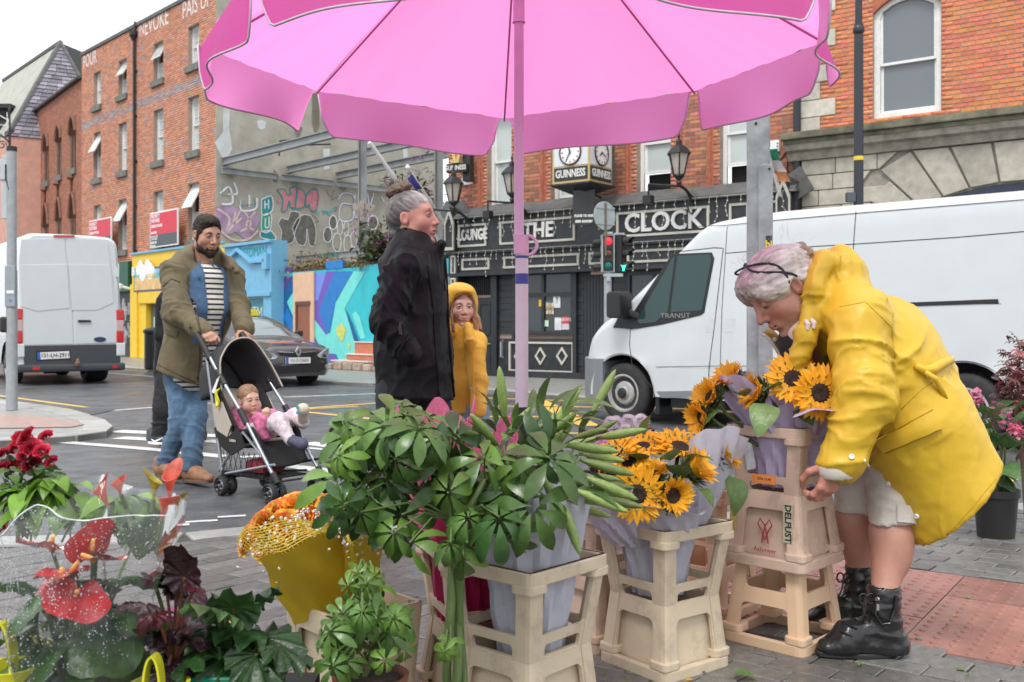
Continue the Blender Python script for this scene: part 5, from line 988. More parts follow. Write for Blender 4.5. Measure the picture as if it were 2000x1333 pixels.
def vsec(s):
 zt=lerpt(prof,s)
 if zt>1.15:zt=max(zt,1.15)
 zb=RD+.32
 if s<-.36:zb=RD+.22
 for c in(fr_,rr_):
  R_=wr+.09;d=abs(s-c)
  if d<R_:zb=max(zb,RD+wr+math.sqrt(R_*R_-d*d)-.0)
 w_=vw(s);tum=lambda z:w_-.02*max(0,(z-.75))**1.6-.012*max(0,.45-z);crease=lambda z:.012*math.exp(-((z-.62)/.05)**2)
 zz_=[zb+(zt-.16-zb)*t for t in(0,.06,.14,.24,.36,.48,.6,.72,.84,.93,1)];out=[(tum(z)+crease(z),z)for z in zz_];we=out[-1][0];r=.16
 out+=[(we-r*(1-math.cos(R(a))),zt-r+r*math.sin(R(a))*.8)for a in(25,50,75)];out+=[(we*.6,zt-.012),(we*.3,zt-.002),(0,zt)];return out
ss=[S0+i*.035 for i in range(int((5.4-S0)/.035))];vs_,fs_=loft(ss,vsec,lambda s,w_,z:(s,W2-w_,z))
mb=MB();mb.add(vs_,fs_);body=mb.build('body',VWH,van,smooth=38)
def vside(name,mat,pts,off=.004,th=.004,parent=None,zz=False):
 """panel on the near side following the body; pts in photo pixels"""
 P_=[V.uz(x,y)for x,y in pts];mb=MB();y=lambda s,z:W2-(vw(s)-.02*max(0,z-.75)**1.6-.012*max(0,.45-z)+.012*math.exp(-((z-.62)/.05)**2))
 a=[(s,y(s,z)-off,z)for s,z in P_];b=[(s,y(s,z)+.02,z)for s,z in P_];n=len(a);mb.add(a+b,[tuple(range(n))]+[(i,i+n,(i+1)%n+n,(i+1)%n)for i in range(n)]);return mb.build(name,mat,parent or van)
def vline(name,pts,wd,mat=GAP,off=.0025):
 mb=MB();P_=[V.uz(x,y)for x,y in pts];y=lambda s,z:W2-(vw(s)-.02*max(0,z-.75)**1.6-.012*max(0,.45-z)+.012*math.exp(-((z-.62)/.05)**2))-off
 Q=[]
 for(s0,z0),(s1,z1)in zip(P_,P_[1:]):Q+=[(s0+(s1-s0)*k/6,z0+(z1-z0)*k/6)for k in range(6)]
 Q.append(P_[-1])
 for i,(s,z)in enumerate(Q):
  a,b=Q[max(i-1,0)],Q[min(i+1,len(Q)-1)];d=Vector((b[0]-a[0],b[1]-a[1])).normalized();mb.v+=[Vector((s-d.y*wd/2,y(s,z),z+d.x*wd/2)),Vector((s+d.y*wd/2,y(s,z),z-d.x*wd/2))]
  if i:k=len(mb.v)-4;mb.f.append([k,k+1,k+3,k+2]);mb.mi.append(0)
 return mb.build(name,mat,van)
o3=lambda*p:[(1100+.45*x,350+.45*y)for x,y in p]
vside('window_surround',VBK,o3((300,640),(290,600),(468,325),(640,318),(652,345),(612,580),(596,592),(430,632),(320,650)),.005)
vside('side_glass',VGL,o3((322,615),(330,595),(470,345),(482,335),(455,575),(400,622),(330,628)),.009);vside('side_glass',VGL,o3((494,333),(632,327),(641,345),(603,565),(590,572),(466,578)),.009)
vside('mirror_base',VBK,o3((218,645),(240,600),(300,575),(330,632),(430,628),(300,652)),.012)
u,z=V.uz(*o3((230,637))[0]);mb=MB();mb.lathe([(.035,0),(.03,.015),(.001,.02)],14,(u,.03,z),(0,-1,0));mb.build('indicator',M('lamp_clear',(.6,.58,.5),.2),van)
mu,mz0=V.uz(*o3((274,605))[0]);_,mz1=V.uz(*o3((274,490))[0]);mb=MB();mb.prism(rrect(.2,mz1-mz0,.05,cx=0,cy=(mz0+mz1)/2),(0,.24,0),o=(mu,-.26,0));mb.bar((mu+.05,-.05,mz0+.08),(mu+.2,.08,mz0-.02),.1,.08);mb.build('mirror',VBK,van,bevel=.02)
u,z=V.uz(*o3((487,594))[0]);text('lettering','TRANSIT',.08,M('badge_silver',(.45,.47,.48),.35),van,(u,-.003,z),ext=.002,bold=-.002,sx=1.25)
vline('panel_gap',o3((292,650),(288,720),(300,800),(345,850),(385,905)),.009);vline('panel_gap',o3((648,298),(690,300),(668,520),(655,650),(640,760),(628,905)),.009);vline('panel_gap',o3((470,318),(560,308),(648,298)),.008)
vline('panel_gap',o3((705,205),(700,320),(688,560),(680,900)),.007);vline('panel_gap',o3((700,322),(1000,297),(1262,282),(1700,253),(2060,222)),.008);vline('panel_gap',o3((1264,140),(1256,283),(1248,560)),.008);vline('panel_gap',o3((580,205),(700,200),(920,178),(1262,148),(2060,83)),.008)
vline('crease',o3((405,816),(640,812),(800,812),(1000,812)),.006);vline('panel_gap',o3((1450,540),(1900,542)),.004)
vside('slide_rail',VBK,o3((1400,540),(1886,521),(1890,540),(1400,556)),.006);vside('sill',VGR,o3((405,922),(700,917),(1300,925),(1300,950),(700,950),(425,950)),.004)
for x in(638,725):
 vside('handle_recess',M('van_recess',(.55,.57,.58),.4),o3((x-20,608),(x+20,606),(x+20,664),(x-20,666)),.002);u,z=V.uz(*o3((x,638))[0]);mb=MB();mb.prism(rrect(.07,.24,.03),(0,-.03,0),o=(u,.04,z));mb.build('door_handle',VBK,van,bevel=.006)
mb=MB();pts=[]
vs2,fs2=loft([S0-.035+i*.03 for i in range(15)],lambda s:[(vw(max(s,S0-.03))+.012,RD+.21),(vw(max(s,S0-.03))+.02,RD+.34),(vw(max(s,S0-.03))+.02,V.uz(1150,698)[1]-.02),(vw(max(s,S0))-.03,V.uz(1150,698)[1]),(0,V.uz(1150,698)[1])],lambda s,w_,z:(s,W2-w_,z));mb.add(vs2,fs2);mb.build('front_bumper',VGR,van,smooth=30)
for c in(fr_,rr_):
 mb=MB();mb.grid(lambda u,v:Vector((c+(wr+.085+.02*v)*math.cos(PI*(u*1.06-.03)),-.012+.02*(1-v),RD+wr+(wr+.085+.02*v)*math.sin(PI*(u*1.06-.03)))),28,3);mb.build('wheel_arch',VWH if c==0 else VGR,van,smooth=True)
 mb=MB();mb.grid(lambda u,v:Vector((c+(wr+.1)*math.cos(PI*u),.01+.35*v,RD+wr+(wr+.1)*math.sin(PI*u))),24,2);mb.build('arch_liner',VBK,van)
 wheel(van,(c,.02,RD+wr-.01),wr,(0,-1,0),.22);wheel(van,(c,1.98,RD+wr-.01),wr,(0,1,0),.22)
mb=MB();mb.box(.45,.5,.03,.3,RD+.12,RD+.55);mb.build('mudflap',VBK,van);mb=MB();mb.box(-.5,5.2,.3,1.7,RD+.25,RD+.4);mb.box(.6,1.3,.12,.5,RD+.2,RD+.35);mb.build('underbody',VBK,van)
mb=MB();mb.prism([V.uz(*q)for q in o3((330,590),(480,345),(560,340),(560,560))],(0,.02,0),o=(0,1.0,0));
mb.box(.6,.75,.25,.75,.9,1.5);mb.box(.6,.75,1.2,1.7,.9,1.5);mb.box(-.1,.0,.3,1.7,.85,1.05);mb.tube([(.0+.0,1.35+.2*math.cos(a*.5),1.1+.19*math.sin(a*.5))for a in range(14)],.018,6);mb.build('cab_interior',M('cab_grey',(.06,.08,.08),.7),van)
B=Fac((at(35,640,18.8).x,18.8),(.80,.60));vb=B.thing('white_panel_van','white van seen from behind with dark bumper and plate reading 151-LH-2911','van','white vans');WB=B.u(238)/2
zr=B.uz(136,459)[1]
def bsec(s):
 zt=zr-.05*max(0,.12-s)/.12-.18*max(0,.12-s)**2;zb=RD+.38;w_=WB-.06*max(0,(.1-s)/.1)**2
 c=1.2
 if abs(s-c)<.47:zb=max(zb,RD+.36+math.sqrt(.47**2-(s-c)**2))
 if s>4.2:zt=zr-.55*(s-4.2)
 tum=lambda z:w_-.028*max(0,z-.9)**1.7;z_=[zb+(zt-.2-zb)*t for t in(0,.1,.25,.4,.55,.7,.85,1)];o=[(tum(z),z)for z in z_];we=o[-1][0];r=.2
 return o+[(we-r*(1-math.cos(R(a))),zt-r+r*math.sin(R(a)))for a in(22,45,68,88)]+[(we*.5,zt+.01),(0,zt+.015)]
vs_,fs_=loft([0,.02,.05,.09,.14]+[.2+.06*i for i in range(90)],bsec,lambda s,w_,z:(WB+w_,s,z));mb=MB();mb.add(vs_,fs_);mb.build('body',VWH,vb,smooth=38)
o6=lambda*p:[(.3375*x,400+.3375*y)for x,y in p]
def bp(name,mat,pts,d=.012,parent=None,bevel=.004,y0=.01):
 P_=[B.uz(x,y)for x,y in pts];mb=MB();mb.prism(P_,(0,-d-y0,0),o=(0,y0,0));return mb.build(name,mat,parent or vb,bevel=bevel)
dl=bp('rear_door',VWH,o6((122,200),(372,196),(418,640),(424,808),(132,815),(118,600),(108,330)),.012,bevel=.008);drr=bp('rear_door',VWH,o6((384,196),(590,200),(625,230),(668,560),(688,640),(690,800),(432,808),(426,640)),.012,bevel=.008)
bp('window_blank',VWH,o6((118,350),(388,346),(402,600),(215,618),(122,590)),.02,dl,.006);bp('window_blank',VWH,o6((398,346),(630,350),(645,400),(655,570),(560,612),(415,612)),.02,drr,.006)
bp('brake_light',REDL,o6((310,176),(430,178),(432,188),(308,187)),.03,bevel=0,y0=.1)
bp('door_handle',VBK,o6((450,668),(522,668),(524,680),(450,681)),.04,drr);u,z=B.uz(*o6((577,780))[0]);mb=MB();mb.prism([(.115*math.cos(a*PI/12),.05*math.sin(a*PI/12))for a in range(24)],(0,-.012,0),o=(u,-.012,z));mb.build('oval_badge',M('badge_blue',(.015,.03,.09),.25,coat=.5),drr)
bp('lower_panel',M('dark_grey_plastic',(.045,.05,.058),.5,.1,10),o6((132,818),(690,808),(694,925),(140,940)),.02);pl=bp('number_plate',PLT,o6((213,856),(398,848),(402,888),(216,897)),.03,bevel=0);bp('plate_band',EUB,o6((213,856),(230,855),(233,896),(216,897)),.034,pl,0)
u,z=B.uz(*o6((318,872))[0]);text('lettering','151-LH-2911',.115,M('ink'),pl,(u,-.036,z),ext=.001,sx=.85,bold=.001)
bp('plate_frame',VBK,o6((205,845),(406,838),(410,898),(208,906)),.022,bevel=0)
P_=[B.uz(x,y)for x,y in o6((100,930),(715,905))];zA=B.uz(*o6((400,920))[0])[1];zB=B.uz(*o6((400,965))[0])[1];mb=MB();mb.box(-.04,2*WB+.04,-.14,.3,zB,zA);mb.build('bumper',M('dark_grey_plastic'),vb,bevel=.05);mb=MB();mb.box(-.02,.2,-.08,.35,zA,B.uz(*o6((100,840))[0])[1]);
for x0,x1 in((180,222),(640,668)):u0,u1=B.u(.3375*x0),B.u(.3375*x1);mb2=MB();mb2.box(u0,u1,-.147,-.138,(zA+zB)/2-.03,(zA+zB)/2+.03);mb2.build('reflector',REDL,vb)
for xa,xb in((672,706),(96,121)):
 u0,u1=B.u(.3375*xa)-(0 if xa>300 else .02),B.u(.3375*xb)+.03;za,zb2,zc2=B.uz(*o6((400,605))[0])[1],B.uz(*o6((400,800))[0])[1],B.uz(*o6((400,880))[0])[1];zm_=(za+zb2)/2
 mb2=MB();mb2.box(u0,u1,-.03,.16,zm_+.12,za);mb2.box(u0,u1,-.028,.16,zb2,zm_-.1);each(mb2,'tail_lamp',REDL,vb,bevel=.02);mb2=MB();mb2.box(u0+.004,u1-.004,-.026,.16,zm_-.1,zm_+.12);mb2.build('clear_lamp',M('lamp_pinkish',(.55,.36,.36),.2),vb,bevel=.01);mb2=MB();mb2.box(u0,u1+.03,-.03,.2,zc2,zb2-.01);mb2.build('bumper_corner',M('corner_white',(.62,.65,.67),.35),vb,bevel=.02)
mb=MB();u=B.u(.3375*668);mb.box(u,u+.05,-.03,.02,B.uz(*o6((668,420))[0])[1],B.uz(*o6((668,365))[0])[1]);mb.build('hinge',VWH,vb,bevel=.008)
for x in(.02,2*WB-.02):wheel(vb,(x,1.2,RD+.36),.36,(-1 if x<1 else 1,0,0),.42 if x>1 else .25);wheel(vb,(x,4.4,RD+.36),.36,(-1 if x<1 else 1,0,0),.25)
mb=MB();mb.box(.2,2*WB-.2,.25,4.8,RD+.33,RD+.5);mb.lathe([(.02,-.3),(.16,-.22),(.16,.22),(.02,.3)],14,(.8,.6,RD+.36),(1,0,0));mb.build('underbody',VBK,vb)
mb=MB();mb.box(B.u(110),B.u(197),.0,.1,RD+.40,RD+.47);u=B.u(147);mb.box(u-.03,u+.03,-.2,.1,RD+.36,RD+.42);mb.lathe([(.03,-.05),(.045,0),(.03,.05),(.02,.09)],10,(u,-.2,RD+.42));mb.build('tow_bar',M('rusty_steel',(.22,.13,.085),.8,.5,15),vb)
K=Fac((-4.24,19.15),(.69,.724));tx=K.thing('dark_saloon_taxi','dark brown saloon taxi with yellow roof sign parked by the blue shop','car')
RT=math.atan2(-.728,.686);tx.rotation_euler=(0,0,math.atan2(.686,.728));tx.location=(-4.0,18.55,0)
CBR=M('taxi_brown',(.045,.037,.037),.22,.1,5,coat=.8);ctab=[(0,.60),(.05,.67),(.14,.70),(.5,.76),(1.0,.83),(1.12,.86),(1.5,1.1),(1.8,1.24),(2.1,1.30),(2.6,1.31),(3.1,1.25),(3.7,1.0),(4.0,.92),(4.4,.88),(4.55,.7)]
def csec(s):
 zt=lerpt(ctab,s)+RD+.06;zb=RD+.2;w_=.86*(1-.28*max(0,(.42-s)/.42)**2.2-.2*max(0,(s-4.1)/.45)**2)
 for c in(.85,3.45):
  if abs(s-c)<.36:zb=max(zb,RD+.31+math.sqrt(.36**2-(s-c)**2))
 belt=min(zt-.05,RD+.95);cab=max(0,zt-belt-.06)
 o=[(w_-.04,zb),(w_,zb+.08),(w_+.01,zb+(belt-zb)*.5),(w_-.01,belt-.08),(w_-.05,belt)]
 return o+[(w_-.06-cab*.25,belt+cab*.5+.01),(w_-.1-cab*.48,zt-.05),(w_*.62-cab*.1,zt-.012),(w_*.3,zt-.002),(0,zt)]
vs_,fs_=loft([.0,.03,.07,.12]+[.17+.055*i for i in range(80)],csec,lambda s,w_,z:(w_,s,z));mb=MB();mb.add(vs_,fs_);mb.build('body',CBR,tx,smooth=40)
def top(s):return lerpt(ctab,s)+RD+.06
mb=MB();mb.grid(lambda u,v:Vector(((u-.5)*2*(.72-.17*v),1.16+v*.72,top(1.16+v*.72)+.008-.05*abs(2*u-1)**3)),9,6);mb.build('windscreen',glassmat('screen_glass',(.22,.26,.28),.05),tx,smooth=True)
mb=MB();mb.prism([(1.45,.92),(3.5,.9),(3.0,1.17),(2.1,1.2),(1.75,1.12)],(.02,0,0),(0,1,0),(0,0,1),(-.80,0,RD));mb.build('side_glass',VGL,tx)
for i,c in enumerate(((.03,.12,.42),(.6,.04,.03),(.65,.25,.05))):
 mb=MB();mb.grid(lambda u,v,i=i:Vector((-.55+1.1*u,.5-.18*math.sin(PI*u)+.13*v+.1*i*(1 if u>.5 else .6),top(.5-.18*math.sin(PI*u)+.13*v+.1*i*(1 if u>.5 else .6))+.006-.03*abs(2*u-1)**2)),14,3);mb.build('bonnet_stripe',M('taxi_stripe_%d'%i,c,.3,coat=.5),tx,smooth=True)
def fy(x):
 x=abs(x)/.86;return 0 if x<=.725 else .42*(1-((1-min(x,.9999))/.28)**(1/2.2))
def fpat(name,mat,pts,d=.02,bulge=True):
 mb=MB();a=[(x,fy(x)-d,z+RD)for x,z in pts];b=[(x,fy(x)+.08,z)for(x,_,z)in a];n=len(a);mb.add(a+b,[tuple(range(n))]+[(i,i+n,(i+1)%n+n,(i+1)%n)for i in range(n)]);return mb.build(name,mat,tx)
HLM=M('headlamp',(.40,.45,.48),.08,.3,12,coat=1)
for s in(-1,1):
 fpat('headlight',HLM,[(s*.42,.58),(s*.52,.64),(s*.66,.70),(s*.78,.71),(s*.80,.64),(s*.74,.56),(s*.58,.53),(s*.46,.54)],.03);fpat('fog_lamp',HLM,[(s*(.66+.05*math.cos(a)),.36+.05*math.sin(a))for a in[k*PI/5 for k in range(10)]],.03);fpat('fog_strip',CHR,[(s*.55,.45),(s*.78,.45),(s*.78,.475),(s*.55,.475)],.025)
fpat('grille',VBK,[(-.5,.28),(.5,.28),(.58,.40),(-.58,.40)],.025);fpat('upper_grille',VBK,[(-.38,.61),(0,.56),(.38,.61),(.36,.65),(0,.62),(-.36,.65)],.02);fpat('chrome_strip',CHR,[(-.4,.655),(-.1,.635),(-.1,.655),(-.4,.675)],.03);fpat('chrome_strip',CHR,[(.4,.655),(.1,.635),(.1,.655),(.4,.675)],.03)
for k in range(4):fpat('grille_bar',M('grille_bar',(.03,.03,.032),.4),[(-.5,.295+.026*k),(.5,.295+.026*k),(.5,.303+.026*k),(-.5,.303+.026*k)],.032)
mb=MB();mb.frame([(0,-.10),(.075,0),(0,.10),(-.075,0)],[(0,-.05),(.03,0),(0,.05),(-.03,0)],(0,-.025,0),o=(0,-.02,.655+RD));mb.build('badge',CHR,tx)
mb=MB();mb.box(-.26,.26,-.04,-.02,.44+RD,.55+RD);pl=mb.build('number_plate',PLT,tx);mb=MB();mb.box(-.262,-.21,-.043,-.039,.44+RD,.55+RD);mb.build('plate_band',EUB,pl);text('lettering','151-D-25630',.085,M('ink'),pl,(.02,-.042,.495+RD),ext=.001,sx=.85)
for s in(-1,1):
 for y in(.85,3.45):wheel(tx,(s*.84,y,RD+.3),.31,(s,0,0),.22,'alloy')
 mb=MB();mb.box(s*.84,s*1.0,1.42,1.52,RD+.92,RD+1.05);mb.build('mirror',CBR,tx,bevel=.03)
mb=MB();mb.box(-.75,.75,.5,4.2,RD+.18,RD+.4);mb.build('underbody',VBK,tx)
mb=MB();mb.prism([(-.32,0),(.32,0),(.28,.13),(-.28,.13)],(0,.14,0),o=(0,1.98,top(2.0)+.0));ts=mb.build('roof_sign',M('taxi_yellow',(.72,.68,.06),.4),tx,bevel=.01);text('lettering','TAXI',.11,M('ink'),ts,(0,1.975,top(2.0)+.065),ext=.002,bold=.004)
# ================================================================ soft shapes: smooth blends of capsules and ellipsoids, meshed as one surface
def _v(p):return np.array([p[0],p[1],p[2]],np.float32)
def cap(a,b,ra,rb=None,k=.02,s=1,fl=None):return dict(t='c',a=_v(a),b=_v(b),ra=ra,rb=ra if rb is None else rb,k=k,s=s,fl=None if fl is None else(_v(Vector(fl[0]).normalized()),fl[1]))
def ell(c,r,k=.02,s=1,rot=None):return dict(t='e',c=_v(c),r=_v(r),k=k,s=s,m=None if rot is None else np.array(rot.to_3x3(),np.float32))
def rbox(c,r,e=.01,k=.01,s=1,rot=None):return dict(t='b',c=_v(c),r=_v(r),e=e,k=k,s=s,m=None if rot is None else np.array(rot.to_3x3(),np.float32))
def chain(pts,rs,k=.02,fl=None):return[cap(pts[i],pts[i+1],rs[i],rs[i+1],k,1,fl)for i in range(len(pts)-1)]
def sdf(prims,P):
 d=np.full(len(P),9.,np.float32)
 for q in prims:
  if q['t']=='c':
   a,b=q['a'],q['b'];x=P-a;ba=b-a
   if q['fl']:n,f=q['fl'];x=x+np.outer(x@n,n)*(1/f-1);ba=ba+n*(ba@n)*(1/f-1)
   t=np.clip(x@ba/max(ba@ba,1e-9),0,1);di=np.sqrt(((x-t[:,None]*ba)**2).sum(1))-(q['ra']+t*(q['rb']-q['ra']))
  elif q['t']=='e':
   x=P-q['c'];x=x@q['m']if q['m']is not None else x;k0=np.sqrt(((x/q['r'])**2).sum(1));k1=np.sqrt(((x/q['r']**2)**2).sum(1));di=k0*(k0-1)/np.maximum(k1,1e-6)
  else:
   x=P-q['c'];x=x@q['m']if q['m']is not None else x;w_=np.abs(x)-(q['r']-q['e']);di=np.sqrt((np.maximum(w_,0)**2).sum(1))+np.minimum(w_.max(1),0)-q['e']
  k=max(q['k'],1e-5)
  if q['s']>0:h=np.maximum(k-np.abs(d-di),0)/k;d=np.minimum(d,di)-h*h*k/4
  else:di=-di;h=np.maximum(k-np.abs(d-di),0)/k;d=np.maximum(d,di)+h*h*k/4
 return d
def bounds(prims,pad):
 lo,hi=np.full(3,9e9),np.full(3,-9e9)
 for q in prims:
  if q['s']<0:continue
  if q['t']=='c':A=[(q['a'],q['ra']),(q['b'],q['rb'])]
  else:A=[(q['c'],float(np.max(q['r'])))]
  for c,r in A:lo=np.minimum(lo,c-r);hi=np.maximum(hi,c+r)
 return lo-pad,hi+pad
def surf(prims,h,extra=None,lohi=None):
 """surface nets: returns V (n,3), quads (m,4)"""
 lo,hi=lohi or bounds(prims,3*h);n=np.maximum(np.ceil((hi-lo)/h).astype(int)+1,4)
 ax=[lo[i]+h*np.arange(n[i])for i in range(3)];G=np.stack(np.meshgrid(*ax,indexing='ij'),-1).reshape(-1,3).astype(np.float32)
 D=np.concatenate([sdf(prims,g)for g in np.array_split(G,max(1,len(G)//250000))])
 if extra is not None:D=extra(G,D)
 D=D.reshape(n);ins=D<0
 c=[(i,j,k)for i in(0,1)for j in(0,1)for k in(0,1)];m=n-1
 sl=lambda A,o:A[o[0]:o[0]+m[0],o[1]:o[1]+m[1],o[2]:o[2]+m[2]]
 cnt=sum(sl(ins,o).astype(np.int8)for o in c);act=(cnt>0)&(cnt<8);idx=np.argwhere(act);ids=np.full(m,-1,np.int64);ids[act]=np.arange(len(idx))
 acc=np.zeros((len(idx),3));num=np.zeros(len(idx));vals={o:D[idx[:,0]+o[0],idx[:,1]+o[1],idx[:,2]+o[2]]for o in c}
 for o in c:
  for a in range(3):
   if o[a]:continue
   p=list(o);p[a]=1;p=tuple(p);va,vb_=vals[o],vals[p];x=(va<0)!=(vb_<0);t=np.where(x,va/np.where(va==vb_,1,va-vb_),0);q=np.tile(np.array(o,float),(len(idx),1));q[:,a]=t;acc[x]+=q[x];num+=x
 V=lo+h*(idx+acc/num[:,None]);Q=[]
 for a in range(3):
  b,c_=(a+1)%3,(a+2)%3;A=np.moveaxis(ins,(a,b,c_),(0,1,2));I=np.moveaxis(ids,(a,b,c_),(0,1,2));e0,e1=A[:-1,1:-1,1:-1],A[1:,1:-1,1:-1]
  for sgn,msk in((1,e0&~e1),(-1,~e0&e1)):
   w_=np.argwhere(msk)
   if not len(w_):continue
   i,j,k=w_[:,0],w_[:,1]+1,w_[:,2]+1;q=np.stack([I[i,j-1,k-1],I[i,j,k-1],I[i,j,k],I[i,j-1,k]],1);Q.append(q if sgn>0 else q[:,::-1])
 return V,np.concatenate(Q)
def vnorm(V,Q):
 n=np.cross(V[Q[:,2]]-V[Q[:,0]],V[Q[:,3]]-V[Q[:,1]]);N=np.zeros_like(V)
 for i in range(4):np.add.at(N,Q[:,i],n)
 return N/np.maximum(np.linalg.norm(N,axis=1,keepdims=True),1e-9)
def relax(V,Q,it=1,f=.5):
 for _ in range(it):
  S=np.zeros_like(V);c=np.zeros(len(V))
  for i in range(4):
   for j in((i+1)%4,(i+3)%4):np.add.at(S,Q[:,i],V[Q[:,j]]);np.add.at(c,Q[:,i],1)
  V=V+(S/np.maximum(c,1)[:,None]-V)*f
 return V
def ridge(p,seed=0):return(1-np.abs(vnoise(p,seed)))**2
def segdist(P,a,b):
 a,b=np.array(a),np.array(b);ba=b-a;t=np.clip((P-a)@ba/(ba@ba),0,1);return np.linalg.norm(P-a-t[:,None]*ba,axis=1),t
def cloth(name,prims,h,mat,parent,folds=(),extra=None,amp=.006,fsc=(9,9,2.6),seed=0,tint=None,rel=1,inv=None,keep=None,fine=.0016):
 """garment: blended volume + folds; folds = [(a, b, radius, amp, freq along, around)] creases across a limb"""
 V,Q=surf(prims,h,extra);V=relax(V,Q,rel);N=vnorm(V,Q);fs_=np.array(fsc)
 W=V+.05*np.stack([vnoise(V*6,seed+20),vnoise(V*6,seed+21),vnoise(V*6,seed+22)],1)
 crease=lambda p,s_,e:(1-np.abs(vnoise(p,s_)))**e
 d=amp*(.9*vnoise(V*fs_*.6,seed)+.75*(crease(W*fs_,seed+1,5)-.2)+.45*(crease(W*fs_*1.9+7,seed+2,6)-.15)-.35*crease(W*fs_*1.3+3,seed+3,9))
 d=d+fine*vnoise(V*38,seed+9)
 for a,b,r,am,fr,tw in folds:
  a_,b_=np.array(a),np.array(b);ds,t=segdist(V,a,b);wgt=np.exp(-np.maximum(ds-r*.8,0)**2/(r*.5)**2);L=np.linalg.norm(b_-a_);ax=(b_-a_)/L;e1=np.cross(ax,[.3,.2,1.]);e1/=np.linalg.norm(e1);e2=np.cross(ax,e1);q=V-a_
  loc=np.stack([(q@ax)*fr+(q@e1)*tw*.28,(q@e1)*4,(q@e2)*4],1);w2=loc+.35*np.stack([vnoise(V*8,seed+30)]*3,1)
  d=d+wgt*am*(1.2*(crease(w2,seed+31,4)-.25)+.6*(crease(w2*1.8+4,seed+32,6)-.15))
 V=V+N*d[:,None]
 if inv is not None:V=V@np.array(inv.to_3x3()).T+np.array(inv.translation)
 me=mesh_np(name,V,Q,mat,True,None if tint is None else tint(V));return link(name,me,parent)
def frame_m(o,f,up=(0,0,1)):
 f=Vector(f).normalized();x=f.cross(Vector(up)).normalized();z=x.cross(f);m=Matrix((x,f,z)).transposed().to_4x4();m.translation=Vector(o);return m
SKC={}
def skin(name,col):
 SKC[name]=col;return M(name,col,.48,.07,25,.12,140,tint=True,sss=.12,spec=.4)
def head_prims(s=1.0,nose=1.0,jaw=1.0,child=False,mouth=0):
 """head about .23 m high, face to +Y, origin at ear height"""
 p=[ell((0,-.012,.04),(.074,.094,.082),.02),ell((0,.028,-.01),(.062,.066,.082),.03),cap((-.034*jaw,.016,-.056),(-.004,.062,-.09),.034*jaw,.018,.03),cap((.034*jaw,.016,-.056),(.004,.062,-.09),.034*jaw,.018,.03),ell((0,.075,-.095),(.017,.013,.012),.02)]
 p+=[ell((-.04,.055,-.022),(.024,.02,.022),.03),ell((.04,.055,-.022),(.024,.02,.022),.03),cap((-.034,.071,.034),(.034,.071,.034),.011,None,.022)]
 p+=[ell((-.031,.093,.014),(.017,.014,.0115),.018,-1),ell((.031,.093,.014),(.017,.014,.0115),.018,-1)]
 nl=.108+.006*(nose-1)*3
 p+=[cap((0,.086,.022),(0,nl,-.02),.0075,.0105,.012),ell((-.0115,.095,-.026),(.0085,.010,.0075),.008),ell((.0115,.095,-.026),(.0085,.010,.0075),.008)]
 p+=[ell((0,.082,-.058),(.027,.014,.018),.02),cap((-.021,.083,-.0535),(0,.0965,-.0495),.004,.0066,.005),cap((.021,.083,-.0535),(0,.0965,-.0495),.004,.0066,.005),cap((-.018,.083,-.061),(.018,.083,-.061),.0055,None,.005),ell((0,.093,-.0635),(.014,.007,.0058),.007),cap((-.022,.092,-.0565),(.022,.092,-.0565),.0024,None,.003,-1),ell((0,.094,-.077),(.02,.008,.006),.015,-1)]
 if mouth:p+=[ell((0,.097,-.057),(.012,.010,.0045),.004,-1)]
 for e in(-1,1):
  p+=[ell((e*.031,.0735,.013),(.0145,.0125,.0125),.004),ell((e*.077,-.012,.0),(.0085,.0175,.029),.006,1,Euler((.15,0,e*.42)).to_matrix()),ell((e*.0855,-.007,.004),(.0075,.0105,.0185),.004,-1,Euler((.15,0,e*.42)).to_matrix())]
 if child:p[0]=ell((0,-.018,.048),(.08,.098,.086),.02)
 return p
